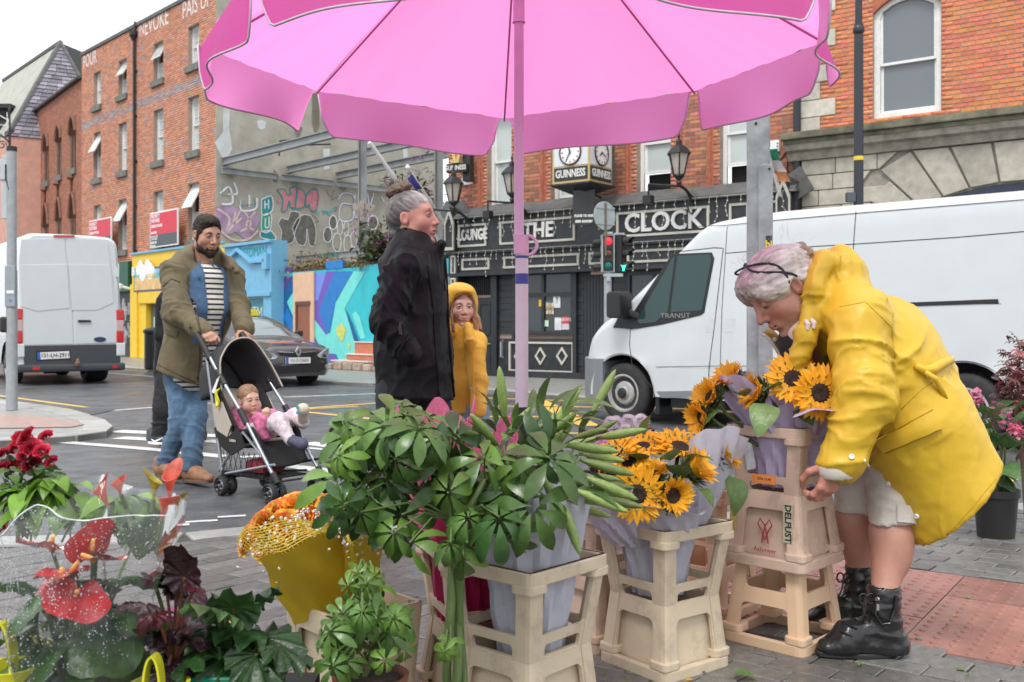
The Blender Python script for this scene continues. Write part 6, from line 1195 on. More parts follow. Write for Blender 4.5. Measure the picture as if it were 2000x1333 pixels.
def person_head(parent,inv,M_,s,skinmat,skincol_lip=(.9,.55,.5),neck=None,neck_r=.052,h=.0027,eyes='open',gaze=(0,0),brow=None,browmat=None,nose=1,jaw=1,child=False,mouth=0,extra_prims=(),browz=.034,iris=(.09,.05,.03),blush=.0):
 """returns arrays for the body mesh (world space) and links eyes / brows as children"""
 lidm=M(skinmat.name+'_lid',SKC[skinmat.name],.48,.05,25)
 pr=head_prims(1,nose,jaw,child,mouth)+list(extra_prims);Mi=M_.inverted()
 if neck is not None:q=Mi@Vector(neck);q=q/s;pr=[cap((0,-.022,-.05),q,neck_r,neck_r*1.08,.035)]+pr
 V,Q=surf(pr,h/s*1.0);V=relax(V,Q,1,.4);x,y,z=V.T;t=np.ones((len(V),3))
 lip=np.exp(-((z+.0565)/.0085)**2-(x/.022)**2)*(y>.078);t=t*(1-lip[:,None]*(1-np.array(skincol_lip)))
 ck=np.exp(-((np.abs(x)-.042)/.022)**2-((z+.022)/.022)**2)*(y>.03)+1.0*np.exp(-(x/.016)**2-((z+.022)/.014)**2)*(y>.09)+(np.abs(x)>.074)*.6;t=t*(1-(.10+blush)*ck[:,None]*np.array([.0,1,1]))
 sock=np.exp(-((np.abs(x)-.031)/.02)**2-((z-.010)/.012)**2)*(y>.06);t=t*(1-.13*sock[:,None]*np.array([.6,1,.9]))
 W=(V*s)@np.array(M_.to_3x3()).T+np.array(M_.translation)
 L=inv@M_@Matrix.Scale(s,4)
 for e in(-1,1):
  c=Vector((e*.031,.0742,.0135));r=.0128
  if eyes=='open':
   mb=MB();g=Vector((gaze[0],1,gaze[1])).normalized();qn=Vector((0,1,0)).rotation_difference(g);nu,nv=20,12
   for i in range(nv+1):
    a=i/nv*PI*.62
    mb.v+=[c+qn@Vector((r*math.sin(a)*math.cos(j*2*PI/nu),r*math.cos(a),r*math.sin(a)*math.sin(j*2*PI/nu)))for j in range(nu)]
   for i in range(nv):
    for j in range(nu):mb.f.append([i*nu+j,i*nu+(j+1)%nu,(i+1)*nu+(j+1)%nu,(i+1)*nu+j]);mb.mi.append(2 if i<2 else 1 if i<4 else 0)
   mb.v=[L@v for v in mb.v];mb.build('eye',[M('eye_white',(.62,.60,.57),.2,.03),M('iris_%.2f'%iris[1],iris,.15,.2,60),M('pupil',(.005,.005,.005),.1)],parent,smooth=True)
   lid=MB();lid.T=L
   for zz_,rr in((.0052,.0026),(-.0058,.0019)):lid.tube([c+Vector((.0152*math.cos(a)*1.02,.0128-.0055*math.cos(a)**2-.0008,zz_*(1.15*math.sin(a)+.0)))for a in[R(8+164*k/8)for k in range(9)]],rr,6)
   lid.build('eyelid',lidm,parent,smooth=True)
  else:
   lid=MB();lid.T=L;lid.grid(lambda u,v:c+Vector((.0145*math.sin((u-.5)*2.4)*1.0,.0140*math.cos((u-.5)*2.2)*math.cos((v-.45)*2.0),.0128*math.sin((v-.45)*2.0))),10,8);lid.build('eyelid',lidm,parent,smooth=True)
  la=MB();la.T=L;zl=.0050 if eyes=='open' else-.0068
  la.tube([c+Vector((.0150*math.cos(a),.0140-.0058*math.cos(a)**2,zl*(1.1*math.sin(a))if eyes=='open' else zl+.003*math.cos(a)**2))for a in[R(10+160*k/8)for k in range(9)]],.0011,5);la.build('eyelashes',M('lash',(.02,.015,.012),.8),parent)
  if browmat:
   b=MB();b.T=L;th=brow or .0036;b.tube([Vector((e*(.013+.036*k/6),.0885-.00055*(k-1)**2*1.0-.001,browz+.0045*math.sin(k/6*2.4)-.0))for k in range(7)],[th*.8,th,th,th*.95,th*.8,th*.6,th*.3],6);b.build('eyebrow',browmat,parent,smooth=True)
 return W,Q,t
def hand_prims(L=.18,curl=(.5,.7,.5),thumb=.5,spread=.06,side=1,fat=1.0):
 """hand along +Y from the wrist, palm to -Z, thumb on the +X*side edge"""
 s=L/.18;p=[cap((0,-.05,0),(0,.0,0),.026,.027,.02,1,((0,0,1),.72)),cap((-.022*side,.012,0),(-.026*side,.075,.002),.016,.014,.02),cap((0,.01,0),(0,.08,.003),.019,.015,.02),cap((.022*side,.012,0),(.022*side,.078,.002),.017,.014,.02)]
 for i,(x,ln,y0)in enumerate(((.029,.068,.082),(.010,.078,.088),(-.010,.072,.084),(-.028,.056,.074))):
  pos=Vector((x*side,y0,.002));a=0;r=(.0092,.0094,.009,.008)[i]*fat;sp=(1.2-.8*i)*spread*side
  for j,(f,c)in enumerate(zip((.46,.30,.24),curl)):
   a+=c*(1+.06*i);d=Vector((math.sin(sp)*math.cos(a),math.cos(sp)*math.cos(a),-math.sin(a)));q=pos+d*ln*f;p.append(cap(pos,q,r*(1-.06*j),r*(.94-.08*j),.005 if j else .010));p.append(ell(pos,(r*1.08,)*3,.004));pos=q
 b0=Vector((.028*side,.018,-.006));b1=b0+Vector((.026*side,.030,-.012-.02*thumb));b2=b1+Vector((.010*side*(1-thumb)-.006*side*thumb,.030,-.008-.012*thumb));b3=b2+Vector((-.004*side-.012*side*thumb,.022,-.006*thumb));p+=[cap(b0,b1,.0155,.0115,.014),cap(b1,b2,.0112,.0100,.006),cap(b2,b3,.0098,.0078,.004)]
 for q in p:
  for k in('a','b','c','r'):
   if k in q:q[k]=q[k]*np.float32(s)
  for k in('ra','rb','k'):
   if k in q:q[k]=q[k]*s
 return p
def xform(V,m):return V@np.array(m.to_3x3()).T+np.array(m.translation)
def join(parts,inv):
 """join (V, Q, tint) arrays in world space into one body mesh"""
 VV,QQ,TT,n=[],[],[],0
 for V,Q,t in parts:VV.append(V);QQ.append(Q+n);TT.append(np.ones((len(V),3))if t is None else t);n+=len(V)
 V=np.concatenate(VV);V=xform(V,inv);return V,np.concatenate(QQ),np.concatenate(TT)
def body_mesh(parts,inv,mat,parent):
 V,Q,t=join(parts,inv);return link('body',mesh_np('body',V,Q,mat,True,t),parent)
def hair_mesh(name,prims,h,mat,parent,m,s,inv,comb=(1,1,.2),amp=.004,extra=None,cols=None,seed=0,fn=None):
 """hair volume in head space with combed strands; cols = (dark, light) tint"""
 V,Q=surf(prims,h,extra);V=relax(V,Q,2,.5);N=vnorm(V,Q)
 c=fn(V)if fn else V*np.array(comb);n1=vnoise(c*160,seed)+.6*vnoise(c*330+5,seed+1);V2=V+N*(amp*(.5*n1+.6*vnoise(c*60,seed+2)))[:,None]
 a,b=(cols or((.7,.7,.7),(1.25,1.25,1.25)))[:2];t=np.clip(.5+.35*n1+.3*vnoise(c*40,seed+3),0,1)[:,None];tint=np.array(a)*(1-t)+np.array(b)*t
 if fn is not None and cols and len(cols)>2:tint=cols[2](V,tint)
 W=xform(xform(V2*s,m),inv);return link(name,mesh_np(name,W,Q,mat,True,tint),parent)
def flyaway(name,parent,m,s,inv,roots,mat,n,L,seed=0,r=.0006,back=(0,-.6,.3)):
 rr=random.Random(seed);mb=MB();mb.T=inv@m@Matrix.Scale(s,4)
 for k in range(n):
  p=Vector(roots(rr));d=(p.normalized()+Vector(back)*rr.random()+Vector((rr.gauss(0,.4),rr.gauss(0,.4),rr.gauss(0,.3)))).normalized();q=p+d*L*rr.uniform(.3,1)*.5+Vector((0,0,.004));e=q+(d+Vector((rr.gauss(0,.4),rr.gauss(0,.4),-.3))).normalized()*L*.5*rr.random();mb.tube([p,q,e],r,3,cap=False)
 o=mb.build(name,mat,parent);o['kind']='stuff';return o
# ================================================================ people
from mathutils.bvhtree import BVHTree
def bvh_of(o):me=o.data;mw=o.parent.matrix_basis@o.matrix_basis if o.parent else o.matrix_basis;return BVHTree.FromPolygons([mw@v.co for v in me.vertices],[p.vertices[:]for p in me.polygons])
def hit(b,px,py,off=.004):
 d=(at(px,py,1)-Vector((0,0,H))).normalized();r=b.ray_cast(Vector((0,0,H)),d)
 if r[0]is None:
  r=b.find_nearest(at(px,py,3.3))
 n=r[1]if r[1].dot(d)<0 else-r[1];return r[0]+n*off,n
def patch(name,b,quad,nu,nv,mat,parent,inv,off=.004,th=.006):
 """cloth patch lying on a garment: quad = four photo pixels"""
 q=[Vector(p)for p in quad];vs,bs=[],[]
 for i in range(nu):
  for j in range(nv):
   u,v=i/(nu-1),j/(nv-1);p=q[0].lerp(q[1],u).lerp(q[3].lerp(q[2],u),v);e=0 if 0<i<nu-1 and 0<j<nv-1 else th*.8;a,n=hit(b,p.x,p.y,off+th);vs.append(inv@a);bs.append(inv@(a-n*(th+off+.004)))
 mb=MB();mb.v=vs+bs;n0=nu*nv;mb.f=[[i*nv+j,(i+1)*nv+j,(i+1)*nv+j+1,i*nv+j+1]for i in range(nu-1)for j in range(nv-1)]
 ed=[(i,0)for i in range(nu)]+[(nu-1,j)for j in range(1,nv)]+[(i,nv-1)for i in range(nu-2,-1,-1)]+[(0,j)for j in range(nv-2,0,-1)];ed=[i*nv+j for i,j in ed]
 mb.f+=[[ed[k],ed[(k+1)%len(ed)],ed[(k+1)%len(ed)]+n0,ed[k]+n0]for k in range(len(ed))];mb.mi=[0]*len(mb.f);return mb.build(name,mat,parent,smooth=50)
def cord(name,b,pts,r,mat,parent,inv,off=.002,n=5):
 P_=[]
 for(x0,y0),(x1,y1)in zip(pts,pts[1:]):P_+=[inv@hit(b,x0+(x1-x0)*k/n,y0+(y1-y0)*k/n,off)[0]for k in range(n)]
 P_.append(inv@hit(b,*pts[-1],off)[0]);mb=MB();mb.tube(P_,r,6);return mb.build(name,mat,parent,smooth=True)
def plane_cut(p,q,Y,keep):
 """half space bounded by the vertical-to-view plane through two photo points; keep = a photo point on the kept side"""
 a,b,k=at(*p,Y),at(*q,Y),at(*keep,Y);d=(b-a).normalized();n=Vector((d.z,0,-d.x));n=n if(k-a).dot(n)<0 else-n;return np.array(n),float(n.dot(a))
def cutter(*cuts,k=.008):
 def f(G,D):
  for n,c in cuts:D=np.maximum(D,G@n.astype(np.float32)-c)
  return D
 return f
def person(label,loc,group=None):
 t=thing('person',label,'person',loc,0,group);return t,Matrix.Translation(loc).inverted()
PVC=M('yellow_raincoat',(.62,.40,.028),.44,.06,6,.12,40,spec=.42);PVC2=M('yellow_raincoat_child',(.70,.39,.04),.6,.06,6,.12,60);LIN=M('coat_lining',(.66,.55,.50),.8,.05);WPL=M('white_snap',(.8,.8,.8),.3,.03)
BLKJ=M('black_jacket',(.007,.007,.0085),.55,.2,20,.1,220,spec=.22);DNM=M('denim',(.06,.115,.195),.85,.28,16,.2,240,tint=True,sheen=.2);LEATH=M('black_leather',(.012,.012,.013),.28,.2,30,.25,60,coat=.15)
g0=gp(1700,1275);fs,inv=person('grey haired person in a long yellow raincoat bending over a flower crate',(g0.x,3.33,0))
A_=lambda x,y,Y:at(x,y,Y)
SK1=skin('skin_ruddy',(.45,.235,.175))
ax_=(A_(1810,890,3.34)-A_(1610,590,3.34)).normalized()
coat=[cap(A_(1640,612,3.32),A_(1712,705,3.34),.135,.165,.06,1,((0,1,0),1.26)),cap(A_(1712,705,3.34),A_(1782,832,3.34),.165,.172,.08,1,((0,1,0),1.3)),cap(A_(1778,836,3.34),A_(1905,1050,3.34),.185,.235,.08,1,((0,1,0),1.22)),cap(A_(1750,640,3.34),A_(1862,820,3.34),.07,.10,.10),cap(A_(1830,860,3.3),A_(1905,1010,3.3),.10,.13,.1),
  ell(A_(1672,618,3.2),(.105,.09,.09),.05),cap(A_(1625,590,3.32),A_(1590,600,3.32),.10,.085,.04,1,((0,1,0),1.1))]
slv=[(1676,632,3.14),(1688,765,3.09),(1642,896,3.08)];sv=[A_(*p)for p in slv]
coat+=[cap(sv[0],sv[1],.092,.088,.045),cap(sv[1],sv[2],.088,.066,.03)]
coat+=[cap(A_(1600,640,3.52),A_(1560,740,3.58),.085,.08,.04),cap(A_(1560,740,3.58),A_(1530,860,3.52),.08,.065,.03)]
coat+=[cap(A_(1600,512,3.3),A_(1652,530,3.34),.045,.055,.03,1,((0,1,0),1.7)),cap(A_(1585,530,3.22),A_(1572,650,3.2),.024,.03,.03),cap(A_(1605,505,3.24),A_(1590,560,3.2),.03,.035,.03),cap(A_(1640,505,3.4),A_(1630,560,3.42),.05,.05,.03),cap(A_(1572,650,3.2),A_(1560,715,3.22),.03,.03,.03)]
cut=cutter(plane_cut((1836,1086),(1953,943),3.09,(1800,800)),plane_cut((1676,892),(1832,1086),3.09,(1900,850)),plane_cut((1872,715),(1957,943),3.2,(1800,850)))
def cf(G,D):
 lo=cut(G,np.full_like(D,-9));x=G@np.array(ax_,np.float32);w=x>float(np.dot(ax_,A_(1700,860,3.17)));arm=np.minimum(segdist(G,sv[0],sv[1])[0]-.1,segdist(G,sv[1],sv[2])[0]-.085)
 return np.where(w&(arm>.0),np.maximum(D,lo),D)
co=cloth('raincoat',coat,.0075,PVC,fs,[(sv[0],sv[1],.1,.013,15,26),(sv[1],sv[2],.09,.011,16,30),(A_(1700,640,3.2),A_(1800,800,3.2),.12,.010,11,16),(A_(1592,520,3.24),A_(1650,530,3.34),.07,.013,20,26),(A_(1584,540,3.22),A_(1568,700,3.2),.04,.012,20,26)],cf,.0075,(6.5,8,2.6),3,rel=2,inv=inv,fine=.0016)
cb=bvh_of(co)
patch('pocket_flap',cb,[(1712,862),(1822,803),(1838,836),(1730,883)],9,5,PVC,co,inv,.006,.008);cord('flap_edge',cb,[(1730,886),(1838,838)],.0022,M('coat_seam',(.48,.30,.015),.5),co,inv,.002);cord('flap_edge',cb,[(1712,862),(1730,886)],.0022,M('coat_seam'),co,inv,.002);cord('flap_edge',cb,[(1712,859),(1822,800)],.0018,M('coat_seam'),co,inv,.002)
def snap(px,py,r=.0085):p,n=hit(cb,px,py,.002);p=inv@p;mb=MB();mb.lathe([(r,0),(r,.003),(r*.75,.0055),(r*.35,.004),(.0005,.004)],14,p,n,cap=False);mb.build('snap_button',WPL,co)
for x,y in((1779,856),(1737,944),(1792,1008),(1838,1072),(1663,893)):snap(x,y)
ZIP=M('zip_tape',(.72,.70,.70),.6)
cord('zip',cb,[(1688,900),(1728,950),(1768,1000)],.006,ZIP,co,inv,.0);p,_=hit(cb,1768,1002,.01);mb=MB();p=inv@p;mb.box(p.x-.012,p.x+.02,p.y-.006,p.y+.004,p.z-.022,p.z+.004);mb.lathe([(.008,-.003),(.012,0),(.008,.003)],10,p+Vector((.022,0,-.022)),(0,1,0));mb.build('zip_pull',M('zip_metal',(.7,.7,.7),.3,metal=.6),co,bevel=.002)
SEAM=M('coat_seam',(.48,.30,.015),.5)
for pts in([(1640,600),(1690,590),(1742,640),(1748,700)],[(1748,700),(1740,640)],[(1850,1046),(1900,990),(1945,935)],[(1760,800),(1800,760),(1850,730)]):cord('seam',cb,pts,.0014,SEAM,co,inv,.0005)
tie=[inv@hit(cb,x,y,.008)[0]for x,y in((1786,714),(1800,724),(1818,722),(1835,712),(1852,704),(1866,702))];mb=MB();mb.tube(tie,[.010,.015,.018,.017,.014,.011],8);mb.tube([tie[1]+Vector((0,-.012,-.005)),tie[2]+Vector((.0,-.022,-.03)),tie[2]+Vector((.02,-.012,-.06)),tie[2]+Vector((.045,0,-.10))],[.008,.010,.009,.006],8);mb.build('belt_tie',PVC,co,smooth=True)
V_,Q_=surf([cap(sv[2]+Vector((0,0,.008)),sv[2]+Vector((-.012,0,-.028)),.064,.062,.02),cap(sv[2],sv[2]+Vector((-.014,0,-.08)),.046,None,.01,-1)],.006);link('cuff',mesh_np('cuff',xform(V_,inv),Q_,M('cuff_lining',(.62,.58,.50),.7,.08,20),True),fs)
V_,Q_=surf([cap(A_(1588,530,3.31),A_(1560,650,3.3),.048,.055,.02,1,((0,1,0),1.5))],.007);link('coat_lining',mesh_np('coat_lining',xform(V_,inv),Q_,LIN,True),co)
V_,Q_=surf([cap(A_(1572,560,3.31),A_(1556,655,3.31),.05,.056,.02,1,((0,1,0),1.25)),cap(A_(1560,640,3.3),A_(1552,700,3.3),.05,.05,.03)],.007);V_=V_+vnorm(V_,Q_)*(.004*vnoise(V_*np.array((20,20,70)),2))[:,None];link('dark_jumper',mesh_np('dark_jumper',xform(V_,inv),Q_,M('jumper',(.018,.014,.018),.85,.3,40),True),fs)
mb=MB();fl_=[A_(1487,651,3.38),A_(1502,638,3.42),A_(1560,655,3.44),A_(1566,735,3.42),A_(1545,712,3.36)];
def flp(u,v):a=fl_[0].lerp(fl_[4],u);b=fl_[1].lerp(fl_[3].lerp(fl_[2],.3),u);return(inv@a.lerp(b,v))+Vector((0,-.012*math.sin(PI*v)-.008*math.sin(u*7),.006*math.sin(u*6)))
mb.grid(flp,12,8);lp_=mb.build('coat_front',PVC,co,smooth=True);md=lp_.modifiers.new('thickness','SOLIDIFY');md.thickness=.012
mb=MB();mb.tube([flp(u/8,0)+Vector((0,-.006,0))for u in range(9)],.005,6);mb.build('zip',ZIP,co);mb=MB()
for u in(.3,.75):mb=MB();mb.lathe([(.008,0),(.007,.004),(.001,.005)],10,flp(u,.3)+Vector((0,-.008,0)),(0,-1,0));mb.build('snap_button',WPL,co)
for dx in(0,9):p,n=hit(cb,1574+dx,628-dx*.4,.006);p=inv@p;mb=MB();mb.tube([p,p+Vector((.006,-.01,-.012)),p+Vector((.003,-.012,-.03))],[.006,.009,.005],8);mb.build('toggle',LIN,co)
d_=Vector((-math.cos(R(40))*math.cos(R(14)),-math.cos(R(40))*math.sin(R(14)),-math.sin(R(40))));up_=Vector((-math.sin(R(40)),0,math.cos(R(40))));HS=1.13
hm=frame_m(A_(1529,571,3.3),d_,up_)
hd=person_head(fs,inv,hm,HS,SK1,(.92,.62,.6),neck=A_(1585,640,3.31),neck_r=.055,eyes='shut',browmat=M('grey_brow',(.25,.2,.18),.9),brow=.0028,nose=1.25,jaw=1.08,blush=.12)
HAIRG=M('grey_hair',(.56,.53,.50),.5,.12,30,tint=True,spec=.35)
hp=[ell((0,-.014,.05),(.085,.103,.086),.03),ell((0,.06,.078),(.066,.044,.040),.03),ell((-.05,.05,.05),(.036,.042,.042),.03),ell((.05,.05,.05),(.036,.042,.042),.03),cap((-.07,.02,.03),(-.055,-.06,.0),.024,.03,.03),cap((.07,.02,.03),(.055,-.06,.0),.024,.03,.03),ell((0,-.105,.045),(.045,.04,.045),.02),
 ell((0,.125,-.03),(.085,.085,.078),.02,-1),ell((0,.02,-.13),(.2,.12,.095),.03,-1),ell((-.085,-.006,-.012),(.03,.024,.034),.015,-1),ell((.085,-.006,-.012),(.03,.024,.034),.015,-1)]
def combf(V):return np.stack([V[:,0]*1.0,(V[:,2]*.8-V[:,1]*.25),V[:,1]*.12],1)
def cols1(V,t):
 f=np.clip((V[:,1]-.005)/.05,0,1)*np.clip((V[:,2]-.03)/.03,0,1)*np.clip(.55+.8*vnoise(V*30,3),0,1);return t*(1-f[:,None]*.45*(1-np.array((.62,.36,.50))))
hair=hair_mesh('hair',hp,.0042,HAIRG,fs,hm,HS,inv,amp=.006,cols=((.45,.42,.40),(1.35,1.34,1.3),cols1),fn=combf,seed=4)
hair_mesh('hair_bun',[ell((0,-.118,.040),(.044,.034,.036),.02),ell((.02,-.112,.066),(.026,.024,.020),.02)],.005,M('brown_grey_hair',(.30,.22,.15),.6,.3,30,tint=True),hair,hm,HS,inv,comb=(1,.3,1),amp=.013,seed=8)
flyaway('loose_hair',hair,hm,HS,inv,lambda r:(r.gauss(0,.05),r.uniform(-.14,.06),.05+math.sqrt(max(0,1-r.random()**2))*.09),HAIRG if False else M('loose_grey',(.5,.46,.43),.5),45,.05,5,.0004)
for k in(0,1):
 mb=MB();mb.T=inv@hm@Matrix.Scale(HS,4);mb.tube([((.093)*math.cos(a),.048+(.022 if k else-.018)*math.sin(3*a+.6)*(1)-.055*abs(math.cos(a))**3,.032+.103*math.sin(a))for a in[R(-6+192*i/24)for i in range(25)]],.0034,6);mb.build('headband',IRON,hair,smooth=True)
hdm=frame_m(A_(1630,905,3.08),Vector((-.30,.06,-.95)),Vector((.45,-.88,-.15)))
V_,Q_=surf(hand_prims(.185,(.45,.85,.5),.7,.015,1,1.12),.0028);V_=relax(V_,Q_,1,.3);hand1=(xform(V_,hdm),Q_,np.tile(np.array((1.0,.86,.84)),(len(V_),1)))
hdm2=frame_m(A_(1528,872,3.52),Vector((-.2,-.1,-.95)),Vector((-.6,.7,0)));V_,Q_=surf(hand_prims(.185,(.3,.7,.5),.5,.03,-1),.004);hand2=(xform(V_,hdm2),Q_,None)
L1=[A_(1760,900,3.35),A_(1742,1035,3.28),A_(1727,1165,3.2),A_(1727,1225,3.19)];L2=[A_(1712,880,3.44),A_(1668,1010,3.46),A_(1680,1120,3.48),A_(1682,1190,3.48)]
lg=[]
for Lg,kx in((L1,1),(L2,.98)):
 lg+=[cap(Lg[0],Lg[1],.075,.062*kx,.03),cap(Lg[1],Lg[2],.062*kx,.042*kx,.03),cap(Lg[2],Lg[3],.042*kx,.04,.02),ell(Lg[1].lerp(Lg[2],.3)+Vector((.018,0,0)),(.052*kx,.058*kx,.085),.04),ell(Lg[1]+Vector((-.014,0,-.01)),(.05,.05,.055),.03)]
lg+=[cap(L1[0],L2[0],.1,.1,.05),cap((L1[0]+L2[0])/2,A_(1600,600,3.33),.11,.09,.05)]
V_,Q_=surf(lg,.0085);t_=1-.12*np.clip(vnoise(V_*9,3),0,1)[:,None]*np.array((.4,1,1));legs=(V_,Q_,t_)
V_,Q_=surf([cap(A_(1585,640,3.31),A_(1562,585,3.3),.055,.05,.02)],.006)
body_mesh([hd,hand1,hand2,legs],inv,SK1,fs)
SHO=M('stone_shorts',(.50,.46,.42),.85,.12,8,.25,120)
sh=[cap(L1[0],L1[1]+Vector((.002,0,.005)),.095,.084,.03),cap(L2[0],L2[1]+Vector((.005,0,.0)),.105,.086,.03),cap(L1[0],L2[0],.11,.11,.05)]
c1=plane_cut((1690,1040),(1800,1034),3.15,(1740,900));c2_=plane_cut((1620,1003),(1710,1008),3.42,(1670,900))
def shc(G,D):
 near_=G[:,1]<3.33;z1=(G@c1[0].astype(np.float32)-c1[1])+.004*vnoise(G*60,1);z2=(G@c2_[0].astype(np.float32)-c2_[1])+.004*vnoise(G*60,1);return np.maximum(D,np.where(near_,z1,z2))
so=cloth('shorts',sh,.0085,SHO,fs,[(L1[0],L1[1],.1,.009,14,18),(L2[0],L2[1],.1,.009,14,18)],shc,.007,(10,10,5),6,inv=inv)
sb_=bvh_of(so);patch('cargo_pocket',sb_,[(1752,985),(1790,990),(1788,1022),(1752,1020)],6,5,SHO,so,inv,.003,.008)
def boot(top,ank,heel,toe,Y,tag_):
 up=[cap(A_(*top,Y),A_(*ank,Y),.054,.05,.02),cap(A_(*ank,Y),A_(heel[0]-8,heel[1]-22,Y),.05,.047,.03),cap(A_(heel[0]-10,heel[1]-20,Y),A_(toe[0]+55,toe[1]-24,Y),.046,.040,.035,1,((0,1,0),1.05)),cap(A_(toe[0]+55,toe[1]-24,Y),A_(toe[0]+22,toe[1]-18,Y),.038,.028,.03,1,((0,1,0),1.35)),ell(A_(toe[0]+75,toe[1]-50,Y),(.05,.042,.035),.04),ell(A_(top[0],top[1]-12,Y),(.042,.042,.05),.01,-1)]
 zb_=A_(0,heel[1]-9,Y).z
 o=cloth('boot',up,.0055,LEATH,fs,[(A_(*top,Y),A_(*ank,Y),.06,.006,20,10)],lambda G,D:np.maximum(D,zb_-G[:,2]),.004,(16,16,16),2,inv=inv);xs=[A_(heel[0],0,Y).x,A_(toe[0],0,Y).x];n=22;out=[]
 for k in range(n):
  a=k/n*2*PI;u=.5+.5*math.cos(a);wd=.047*(abs(math.sin(a))**.6)*(1 if u>.5 else .92)*(1.06 if .25<u<.6 else 1);out.append((xs[1]+(xs[0]-xs[1])*u,Y+math.copysign(wd,math.sin(a))))
 mb=MB();mb.T=inv;mb.prism(out,(0,0,.016),(1,0,0),(0,1,0),(0,0,zb_-.012));hx=[p for p in out if p[0]>xs[1]+(xs[0]-xs[1])*.74];mb.prism(hx,(0,0,-.016),(1,0,0),(0,1,0),(0,0,zb_-.0125));mb.build('sole',M('boot_sole',(.02,.02,.021),.6),o,bevel=.003)
 bb=bvh_of_child(o);lc=MB()
 for k in range(6):
  f=k/5;cx,cy=toe[0]+58+(top[0]-26-toe[0]-58)*f,toe[1]-44+(top[1]+8-toe[1]+44)*f;lc.tube([inv@hit(bb,cx-9,cy-4,.003)[0],inv@hit(bb,cx+2,cy+2,.006)[0],inv@hit(bb,cx+14,cy+6,.003)[0]],.003,5)
 lc.build('laces',IRON,o)['kind']='stuff'
 mb=MB()
 for s in(-1,1):p=inv@A_(top[0]-34,top[1]+10,Y-.03);mb.tube([p+Vector((.012*math.cos(a)+s*.012,0,.016*math.sin(a)))for a in[i*PI/5 for i in range(11)]],.0032,5)
 mb.tube([p,p+Vector((-.008,-.005,-.04)),p+Vector((-.022,-.004,-.07))],.003,5);mb.build('lace_bow',IRON,o);return o
bvh_of_child=bvh_of
bt=boot((1727,1160),(1724,1215),(1752,1281),(1592,1281),3.19,0);boot((1682,1118),(1684,1165),(1705,1232),(1556,1232),3.48,1)
b2_=bvh_of(bt);mb=MB();mb.tube([inv@hit(b2_,x,y,.006)[0]for x,y in((1714,1175),(1712,1200),(1722,1218),(1738,1216),(1746,1190),(1749,1165))],.004,6);mb.build('ankle_strap',LEATH,bt);mb=MB();p,n=hit(b2_,1714,1170,.003);mb.lathe([(.008,0),(.006,.004)],10,inv@p,n);p,n=hit(b2_,1714,1188,.006);p=inv@p;mb.box(p.x-.004,p.x+.004,p.y-.003,p.y+.003,p.z-.01,p.z+.01);mb.build('metal_fitting',CHR,bt)
w1,inv=person('person in a black jacket with grey hair in a bun walking past',(at(805,640,4.77).x,4.77,0));YW=4.77
SK2=skin('skin_fair',(.50,.28,.205))
tor=[cap(A_(806,545,YW),A_(806,690,YW),.158,.178,.06,1,((0,1,0),1.18)),cap(A_(806,690,YW),A_(808,800,YW),.178,.190,.06,1,((0,1,0),1.12)),cap(A_(800,520,4.6),A_(800,520,4.95),.085,.085,.06),ell(A_(818,505,YW),(.115,.12,.09),.05)]
ar=[A_(782,538,4.56),A_(752,632,4.50),A_(800,690,4.50)];al_=[A_(800,538,4.98),A_(800,640,5.05),A_(850,700,5.0)]
tor+=[cap(ar[0],ar[1],.086,.075,.045),cap(ar[1],ar[2],.075,.058,.03),cap(al_[0],al_[1],.08,.07,.04),cap(al_[1],al_[2],.07,.055,.03)]
tor+=[cap(A_(764,520,YW),A_(790,482,YW),.05,.045,.035,1,((0,1,0),2.2)),cap(A_(752,512,YW),A_(775,490,YW),.03,.03,.03,1,((0,1,0),2.4)),cap(A_(800,492,YW),A_(808,474,YW),.105,.095,.03,1,((0,1,0),1.02)),cap(A_(852,500,4.72),A_(862,478,4.70),.028,.022,.03),ell(A_(812,452,YW),(.078,.072,.06),.01,-1)]
jk=cloth('jacket',tor,.0085,BLKJ,w1,[(ar[0],ar[1],.09,.016,12,26),(ar[1],ar[2],.08,.014,16,30),(A_(806,700,4.6),A_(806,770,4.6),.16,.006,7,22)],cutter(plane_cut((700,770),(892,787),4.6,(800,600))),.012,(7,7,3),11,inv=inv)
jb=bvh_of(jk);patch('pocket_flap',jb,[(786,672),(802,700),(795,716),(775,690)],5,5,BLKJ,jk,inv);cord('front_placket',jb,[(868,500),(872,560),(876,640),(880,700),(886,775)],.007,BLKJ,jk,inv);cord('seam',jb,[(835,520),(846,600),(852,700),(858,780)],.003,BLKJ,jk,inv);cord('cuff_strap',jb,[(778,690),(790,668),(800,655)],.008,BLKJ,jk,inv)
for x,y in((836,500),(868,545),(880,590)):p,n=hit(jb,x,y,.004);p=inv@p;mb=MB();mb.tube([p,p+Vector((0,-.01,-.03)),p+Vector((.004,-.012,-.055))],[.004,.008,.007],8);mb.build('cord_toggle',VBK,jk)
dW=Vector((math.cos(R(13))*math.cos(R(4)),-math.sin(R(13)),math.sin(R(4))));hmw=frame_m(A_(806,431,YW),dW);HW=1.12
hd=person_head(w1,inv,hmw,HW,SK2,(.86,.55,.52),neck=A_(806,510,YW),neck_r=.05,browmat=M('dark_brow',(.09,.06,.045),.9),brow=.003,nose=1.0,jaw=.95,gaze=(0,-.02),mouth=1)
hp=[ell((0,-.016,.046),(.079,.099,.083),.03),cap((0,-.06,.0),(0,-.065,-.04),.055,.042,.03),ell((0,.125,-.02),(.09,.072,.105),.02,-1),ell((0,.03,-.12),(.2,.085,.09),.03,-1),ell((-.088,-.006,-.008),(.028,.024,.036),.012,-1),ell((.088,-.006,-.008),(.028,.024,.036),.012,-1)]
HGR=M('dark_grey_hair',(.20,.19,.185),.45,.15,30,tint=True)
